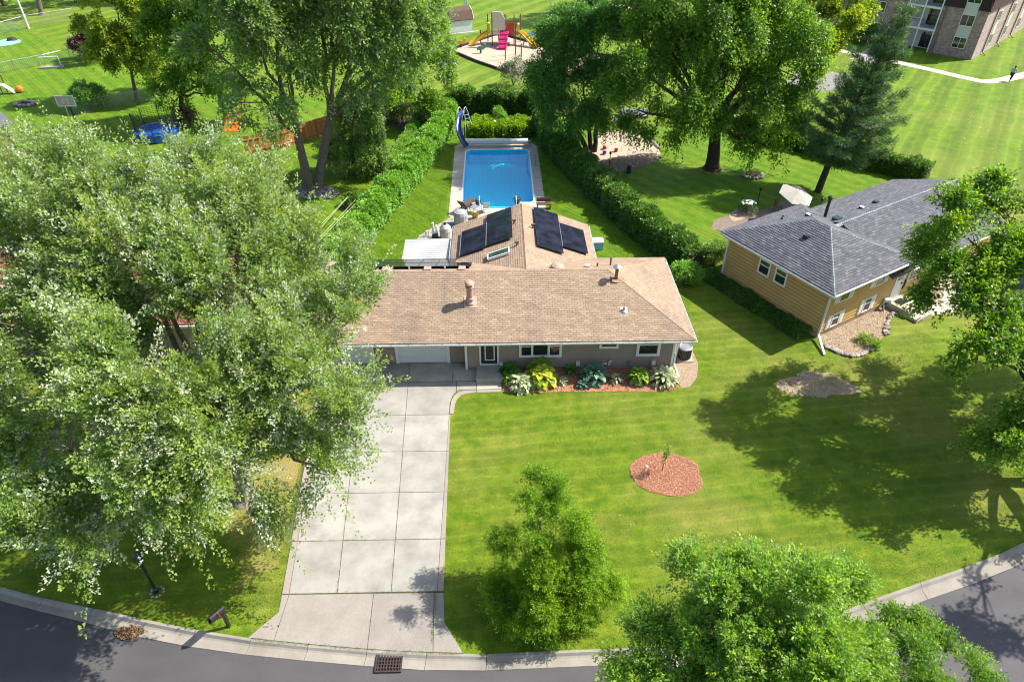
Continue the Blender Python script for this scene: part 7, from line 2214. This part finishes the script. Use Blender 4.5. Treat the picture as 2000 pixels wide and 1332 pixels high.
bush('hedge_clump', 'small dark bush on the side lawn at the hedge by the wires', G2(690, 402), .85, 1.0, M['leaf_hedge_dark'], 260, .15, 110)
bush('lawn_shrub', 'wide round bush on the left lawn beside the chain-link fence', G2(180, 212), 2.1, 2.7, M['leaf_dark'], 900, .2, 111, lobes=14)
bush('grey_shrub', 'silvery grey shrub on the grass before the playground', G2(1003, 168), 1.75, 3.3, M['leaf_grey'], 520, .18, 112, lobes=12)
bush('boundary_shrub', 'tall leafy shrub at the far end of the left hedge', G2(835, 246), 2.3, 3.6, M['leaf_silver_back'], 900, .2, 113, lobes=14)
bush('boundary_shrub', 'tangled shrub left of the tall one at the hedge end', G2(775, 238), 1.7, 2.6, M['leaf_hedge_dark'], 600, .2, 114, lobes=12)
bush('apartment_shrub', 'dark shrub against the apartment wall beside the balconies', G2(1685, 85), 2.0, 2.6, M['leaf_dark'], 420, .22, 115, lobes=10)
bush('trunk_shrub', 'rough brown-green shrub at the foot of the left forked tree', G2(372, 245), 1.1, 1.9, M['leaf_purple'], 250, .17, 116)

# ================================================================= TREES
def Bp(px, py, Y, r, rz=None):
    p = GY(px, py, Y)
    return (tuple(float(a) for a in p), (r, r, rz or r))
UPW = (-0.15, 0.15, 0.35)
tree('silver_maple', 'huge silver maple with pale windblown leaves overhanging the left of the driveway', (-11.93, 20.82),
     [Bp(648, 560, 24, 1.6), Bp(672, 605, 22, 1.0), Bp(600, 690, 20.5, 1.4), Bp(655, 920, 17.8, .95), Bp(690, 560, 23, .6), Bp(520, 500, 25.5, 1.7), Bp(430, 430, 27, 2.0), Bp(330, 410, 28, 2.3), Bp(430, 580, 24, 2.6), Bp(270, 490, 26, 2.4), Bp(545, 760, 20, 1.5),
      Bp(632, 845, 19, 1.6), Bp(590, 890, 18.2, 1.0), Bp(678, 800, 19.5, .9), Bp(450, 780, 18.5, 2.0), Bp(400, 890, 17.3, 1.2), Bp(475, 860, 17.8, 1.1), Bp(490, 710, 20, 1.6), Bp(310, 850, 17.3, 1.5), Bp(500, 600, 23, 1.5), Bp(330, 730, 19, 2.2), Bp(255, 930, 16.2, 1.8), Bp(150, 1060, 14.8, 1.6), Bp(480, 945, 17.5, .85), Bp(478, 425, 27, .9), Bp(400, 345, 29, 1.1), Bp(125, 350, 29, 1.2), Bp(220, 390, 28, 1.9), Bp(380, 860, 17, 1.3)],
     M['leaf_silver'], M['bark_pale'], 5900, 70, .14, 201, trunk_r=.40, fork=.35, limb_r=.42, spray=1.55, wind=(-.18, .1, 0), droop=.22, width=.62, per=2.6, rs=.40, low=-.6, up=.3, lobe=.9, twig_r=.02, bushy=.30, tipcol=.5, jit=.14, spread=.7, plume=(5, 11), flip=.36)
tree('silver_maple', 'second silver maple at the left edge of the picture with long pale limbs', (-20.5, 25.0),
     [Bp(120, 430, 27, 2.2), Bp(50, 480, 26, 2.6), Bp(170, 560, 25, 2.3), Bp(90, 700, 21.5, 2.3), Bp(40, 850, 19, 2.2), Bp(170, 800, 20, 1.9), Bp(50, 1000, 16.5, 1.9), Bp(150, 950, 16.3, 1.2), Bp(-100, 600, 24, 3), Bp(-90, 850, 20, 2.6), Bp(-80, 460, 27, 2.6), Bp(20, 380, 28.5, 1.9)],
     M['leaf_silver'], M['bark_pale'], 3400, 68, .14, 202, trunk_r=.40, fork=.35, limb_r=.42, spray=1.55, wind=(-.18, .1, 0), droop=.22, width=.62, per=2.6, rs=.40, low=-.6, up=.3, lobe=.9, twig_r=.02, bushy=.30, tipcol=.5, jit=.14, spread=.7, plume=(5, 11), flip=.36)
tree('forked_tree', 'big forked tree with grey furrowed trunk behind the left hedge', (-15.72, 53.99),
     [Bp(560, 70, 54, 2.6), Bp(650, 20, 55, 3.0), Bp(740, 60, 56, 2.6), Bp(800, 120, 57, 2.0), Bp(480, 50, 52, 2.5), Bp(425, 110, 51, 1.7), Bp(620, -70, 56, 3.2), Bp(500, -50, 54, 3), Bp(740, -50, 57, 3), Bp(560, 150, 52, 1.3), Bp(690, 150, 55, 1.7), Bp(500, 215, 50.5, 1.5), Bp(820, 40, 58, 1.7), Bp(540, 235, 50, 1.0)],
     M['leaf_silver_back'], M['bark'], 6000, 26, .26, 203, trunk_r=.44, fork=.38, stems=2, spray=1.2, bushy=.25, tipcol=.4, jit=.2, flip=.3, wind=(-.1, 0, .1), droop=.5, width=.62, per=2.6, rs=.44, low=-.7, up=.15, limb_r=.5)
tree('leafy_tree', 'light green tree between the forked tree and the playground', (-11.5, 67.0),
     [Bp(800, 190, 66, 1.8), Bp(750, 165, 64, 1.7), Bp(840, 140, 68, 1.6), Bp(828, 50, 71, 1.7), Bp(780, 90, 68, 2.0), Bp(790, -10, 71, 2.3)],
     M['leaf_locust'], M['bark'], 2800, 18, .27, 204, trunk_r=.25, spray=.8, droop=.4, per=2.3)
tree('drooping_tree', 'small drooping tree with slim trunk right of the forked tree', (-12.9, 57.2),
     [Bp(690, 250, 57, 1.5), Bp(655, 295, 57, 1.2), Bp(725, 300, 57, 1.2), Bp(690, 205, 57.5, 1.4), Bp(690, 325, 56.5, .8)],
     M['leaf_silver_back'], M['bark'], 1900, 18, .22, 205, trunk_r=.13, spray=.7, droop=.6, per=2.8, low=-.9, up=-.1)
tree('yellow_green_tree', 'yellow-green maple on the left lawn with slim trunk', (-40.22, 77.6),
     [Bp(240, 35, 78, 2.5), Bp(200, 75, 78, 1.8), Bp(285, 85, 78, 2.1), Bp(250, 145, 77, 1.8), Bp(315, 20, 80, 2.5), Bp(220, -10, 79, 2.2), Bp(235, 100, 77, 1.5)],
     M['leaf_yellow'], M['bark'], 3400, 16, .30, 206, trunk_r=.22, spray=.85, droop=.4, per=2.2, low=-.8)
tree('leafy_tree', 'dark green tree with leaning trunk between the yellow tree and the forked one', (-32.79, 70.21),
     [Bp(340, 80, 71, 2.3), Bp(400, 60, 71, 2.5), Bp(375, 140, 70, 1.7), Bp(320, 150, 70, 1.2), Bp(435, 130, 70, 1.7), Bp(350, -10, 72, 2.6), Bp(430, -10, 72, 2.6), Bp(460, 190, 69, 1.1), Bp(340, 200, 70, .8)],
     M['leaf_maple'], M['bark_dark'], 3800, 16, .29, 207, trunk_r=.26, spray=.85, droop=.4, per=2.2, low=-.8)
tree('purple_tree', 'small purple-leaved tree on the far left lawn', (-52.6, 92.0),
     [Bp(165, 65, 93, 1.5), Bp(172, 92, 92, 1.2), Bp(158, 85, 92, 1.0)], M['leaf_purple'], M['bark_dark'], 800, 14, .22, 208, trunk_r=.12, spray=.6, per=2.2)
bush('pale_shrub', 'pale olive shrub beside the purple tree on the left lawn', G2(182, 112), 1.9, 1.8, M['leaf_grey'], 260, .2, 209)
bks = G2(83, 30)
tree('park_tree', 'tall tree with straight trunk behind the far left fence', bks, [((bks[0], bks[1], 12), (4, 4, 3)), ((bks[0] + 4, bks[1] + 2, 11), (3.5, 3.5, 3))], M['leaf_dark'], M['bark'], 1400, 16, .3, 210, trunk_r=.4, per=1.6)
bk2 = G2(150, 6)
tree('park_tree', 'dark bushy tree in the shade behind the far left fence', bk2, [((bk2[0], bk2[1], 3.2), (5, 3, 2.6)), ((bk2[0] + 9, bk2[1] + 2, 4), (5, 3, 3)), ((bk2[0] + 17, bk2[1], 5), (4, 3, 3))], M['leaf_dark'], M['bark_dark'], 1900, 16, .3, 211, trunk_r=.3, per=1.6)
bk3 = G2(10, 12)
tree('park_tree', 'yellowish tree at the top left picture corner', bk3, [((bk3[0], bk3[1], 4), (4, 3, 2.2)), ((bk3[0] - 6, bk3[1], 8), (5, 4, 3.5))], M['leaf_maple'], M['bark_dark'], 1300, 16, .3, 212, trunk_r=.35, per=1.6)
tree('walnut_tree', 'dark multi-stemmed walnut tree leaning over the right hedge', (8.7, 61.6),
     [Bp(1120, 60, 63, 2.1), Bp(1175, 105, 61, 2.3), Bp(1080, 115, 62, 1.9), Bp(1060, 165, 61, 1.3), Bp(1130, 180, 60, 2.0), Bp(1200, 175, 60, 1.8), Bp(1090, 225, 61, 1.4), Bp(1200, 245, 59, .9), Bp(1160, 35, 64, 1.6), Bp(1050, 215, 62, 1.0), Bp(1140, 240, 60, 1.2)],
     M['leaf_dark'], M['bark_dark'], 4800, 20, .29, 213, trunk_r=.24, fork=.45, spray=.95, droop=.5, width=.36, per=2.6, stems=3, low=-.6, up=.1, flare=1.2)
tree('drooping_maple', 'big dense maple with drooping skirts of leaves in the right back yard', (19.07, 57.53),
     [Bp(1400, 60, 58, 2.8), Bp(1300, 75, 58, 2.5), Bp(1255, 140, 57, 1.9), Bp(1245, 215, 57, 1.3), Bp(1325, 170, 56, 2.0), Bp(1440, 165, 55.5, 2.1), Bp(1520, 140, 57, 2.0), Bp(1560, 85, 58, 2.0), Bp(1490, 60, 59, 2.4), Bp(1340, 10, 60, 2.5), Bp(1450, -10, 60, 2.6), Bp(1500, 220, 56, 1.6), Bp(1455, 275, 55, 1.25), Bp(1300, 240, 56, 1.2), Bp(1540, 205, 57, 1.3), Bp(1240, 50, 60, 1.8), Bp(1380, -70, 60, 3), Bp(1500, 290, 55.5, .8)],
     M['leaf_maple'], M['bark_dark'], 6200, 28, .25, 214, trunk_r=.62, fork=.36, spray=1.2, bushy=.24, tipcol=.4, jit=.2, droop=.75, width=.6, per=2.3, low=-.85, up=-.05)
tree('yellow_green_tree', 'yellow-green tree beyond the drooping maple near the parking patch', (32.5, 75.0),
     [Bp(1600, 55, 74, 2.0), Bp(1645, 40, 75, 1.7), Bp(1580, 10, 75, 2.2), Bp(1610, 110, 73, 1.2), Bp(1660, 0, 76, 2)],
     M['leaf_yellow'], M['bark_dark'], 2300, 16, .31, 215, trunk_r=.25, spray=.8, droop=.4, per=2.2)
tp_ = GY(1768, 28, 53.5)
pine_tree('pine_tree', 'tall leaning pine with windswept boughs behind the gold house', (26.79, 52.63), tuple(float(a) for a in tp_), 5.0, 216)
bk4 = (17.8, 115.6)
tree('park_tree', 'dark park tree casting a long shadow beyond the playground', bk4, [((17.8, 115.6, 9.5), (4.5, 4, 4)), ((23, 116, 10), (4, 4, 3.5))], M['leaf_dark'], M['bark'], 1500, 16, .3, 217, trunk_r=.4, per=1.6)
bk5 = (30, 112)
tree('park_tree', 'park tree with low crown at the top edge behind the drooping maple', bk5, [((30, 112, 7), (5, 4, 4.5)), ((38, 113, 7), (5, 4, 4))], M['leaf_maple'], M['bark_dark'], 1600, 16, .3, 218, trunk_r=.35, per=1.6)
tree('street_maple', 'broad street maple overhanging the right edge with sunlit yellow-green tops', (26.3, 21.0),
     [Bp(1890, 465, 28, 1.5), Bp(1970, 430, 29, 1.9), Bp(1865, 560, 26, 1.1), Bp(1970, 560, 26.5, 1.9), Bp(1930, 690, 23, 1.2), Bp(2000, 740, 22, 1.6), Bp(1975, 870, 20, 1.0), Bp(1940, 880, 20.3, .8), Bp(1905, 615, 24.8, 1.0), Bp(1850, 500, 27.5, .8), Bp(2080, 520, 27.5, 2.2), Bp(2110, 670, 25, 2.2), Bp(2170, 480, 29, 2.4), Bp(2070, 430, 30, 1.8), Bp(2220, 620, 26, 2.4), Bp(2120, 830, 21, 1.7), Bp(2290, 480, 29, 2.4), ((26.5, 16.5, 8), (1.1, 1.1, .9)), ((30, 15.0, 8.5), (1.3, 1.3, 1)), ((33.5, 18, 9), (1.4, 1.4, 1.1))],
     M['leaf_maple'], M['bark_dark'], 5000, 44, .18, 219, trunk_r=.4, spray=1.0, bushy=.2, tipcol=.55, droop=.3, width=.62, rs=.36, per=1.7, low=-.6, up=.2)
tree('honey_locust', 'bright lime green young tree with feathery leaves beside the driveway apron', (1.55, 15.2),
     [Bp(1052, 965, 16.8, .62), Bp(1078, 1040, 16.2, 1.0), Bp(1045, 1105, 15.7, 1.1), Bp(1125, 1100, 15.8, 1.0), Bp(1090, 1170, 14.9, 1.15), Bp(1020, 1175, 14.9, .8), Bp(1150, 1150, 15.0, .85), Bp(1060, 1225, 13.9, .7), Bp(1115, 1215, 14.1, .75), Bp(995, 1120, 15.8, .7), Bp(985, 1175, 15.0, .6), Bp(1010, 1055, 16.3, .6)],
     M['leaf_locust'], M['bark'], 4700, 44, .088, 220, trunk_r=.10, spray=.55, bushy=.12, tipcol=.5, droop=.35, width=.45, per=6.0, rs=.45, low=-.8, up=.25, twig_r=.012, spread=1.1)
tree('ash_tree', 'green ash tree crown rising at the bottom right over the street', (6.5, 3.2),
     [Bp(1515, 1165, 9.0, 1.0), Bp(1375, 1190, 8.9, .95), Bp(1258, 1270, 8.5, .6), Bp(1440, 1230, 8.6, .9), Bp(1420, 1290, 8.2, 1.4), Bp(1530, 1260, 8.5, 1.1), Bp(1330, 1260, 8.5, .8), Bp(1590, 1215, 8.7, 1.0), Bp(1630, 1275, 8.4, .7), Bp(1300, 1330, 8, 1.1), Bp(1540, 1330, 7.8, 1.6), Bp(1400, 1400, 7.4, 1.6), Bp(1640, 1370, 7.8, .9)],
     M['leaf_ash'], M['bark'], 4300, 50, .11, 221, trunk_r=.3, fork=.4, spray=.62, flip=.25, bushy=.13, tipcol=.45, jit=.18, droop=.25, width=.45, per=4.2, rs=.42, low=-.6, up=.35, twig_r=.015)
tree('elm_tree', 'small yellow-green treetop at the bottom right beyond the ash', (11.6, 3.6),
     [Bp(1800, 1280, 8.3, .85), Bp(1745, 1310, 8.1, .7), Bp(1850, 1320, 8.1, .7), Bp(1800, 1370, 7.8, 1.0)],
     M['leaf_maple'], M['bark'], 1500, 30, .10, 222, trunk_r=.2, spray=.5, droop=.5, width=.34, per=4.6, rs=.40, twig_r=.015)

# clover and dandelion heads in the park grass
cl_ = [G2(1690, 190), G2(1800, 165), G2(2000, 200), G2(2000, 320), G2(1850, 260)]
scatter_chips('clover_blossom', cl_, 120, .085, .06, M['flower_white'])
# grass growing in the driveway joints
jw = []
g_ = np.random.default_rng(77)
for y in rowy:
    for _ in range(110 if y in (15.9, 18.44) else 24):
        jw.append((g_.uniform(-8.9, -2.6), y + g_.normal(0, .012)))
for k_ in (2, 3):
    for _ in range(130):
        y = 15.9 + 12 * g_.random() ** 1.6
        jw.append((drv_x(k_, y) + g_.normal(0, .012), y))
for _ in range(420):
    x = g_.uniform(-9.6, -1.7); jw.append((x, bk(x) + g_.normal(-.02, .02)))
for _ in range(160):
    y = g_.uniform(13.7, 15.9); jw.append((-2.77 + g_.normal(0, .02), y)); 
jw = np.array(jw); nj = len(jw)
V, F, cc = leaves(np.column_stack([jw, np.full(nj, .02)]), unit(g_.normal(0, .5, (nj, 3)) + np.array([0, 0, .8])), np.full(nj, .04), 3, .04, g_, .1, .4, .6)
link('joint_weeds', mesh_np('joint_weeds', V, F, cc), M['blade'])['kind'] = 'stuff'
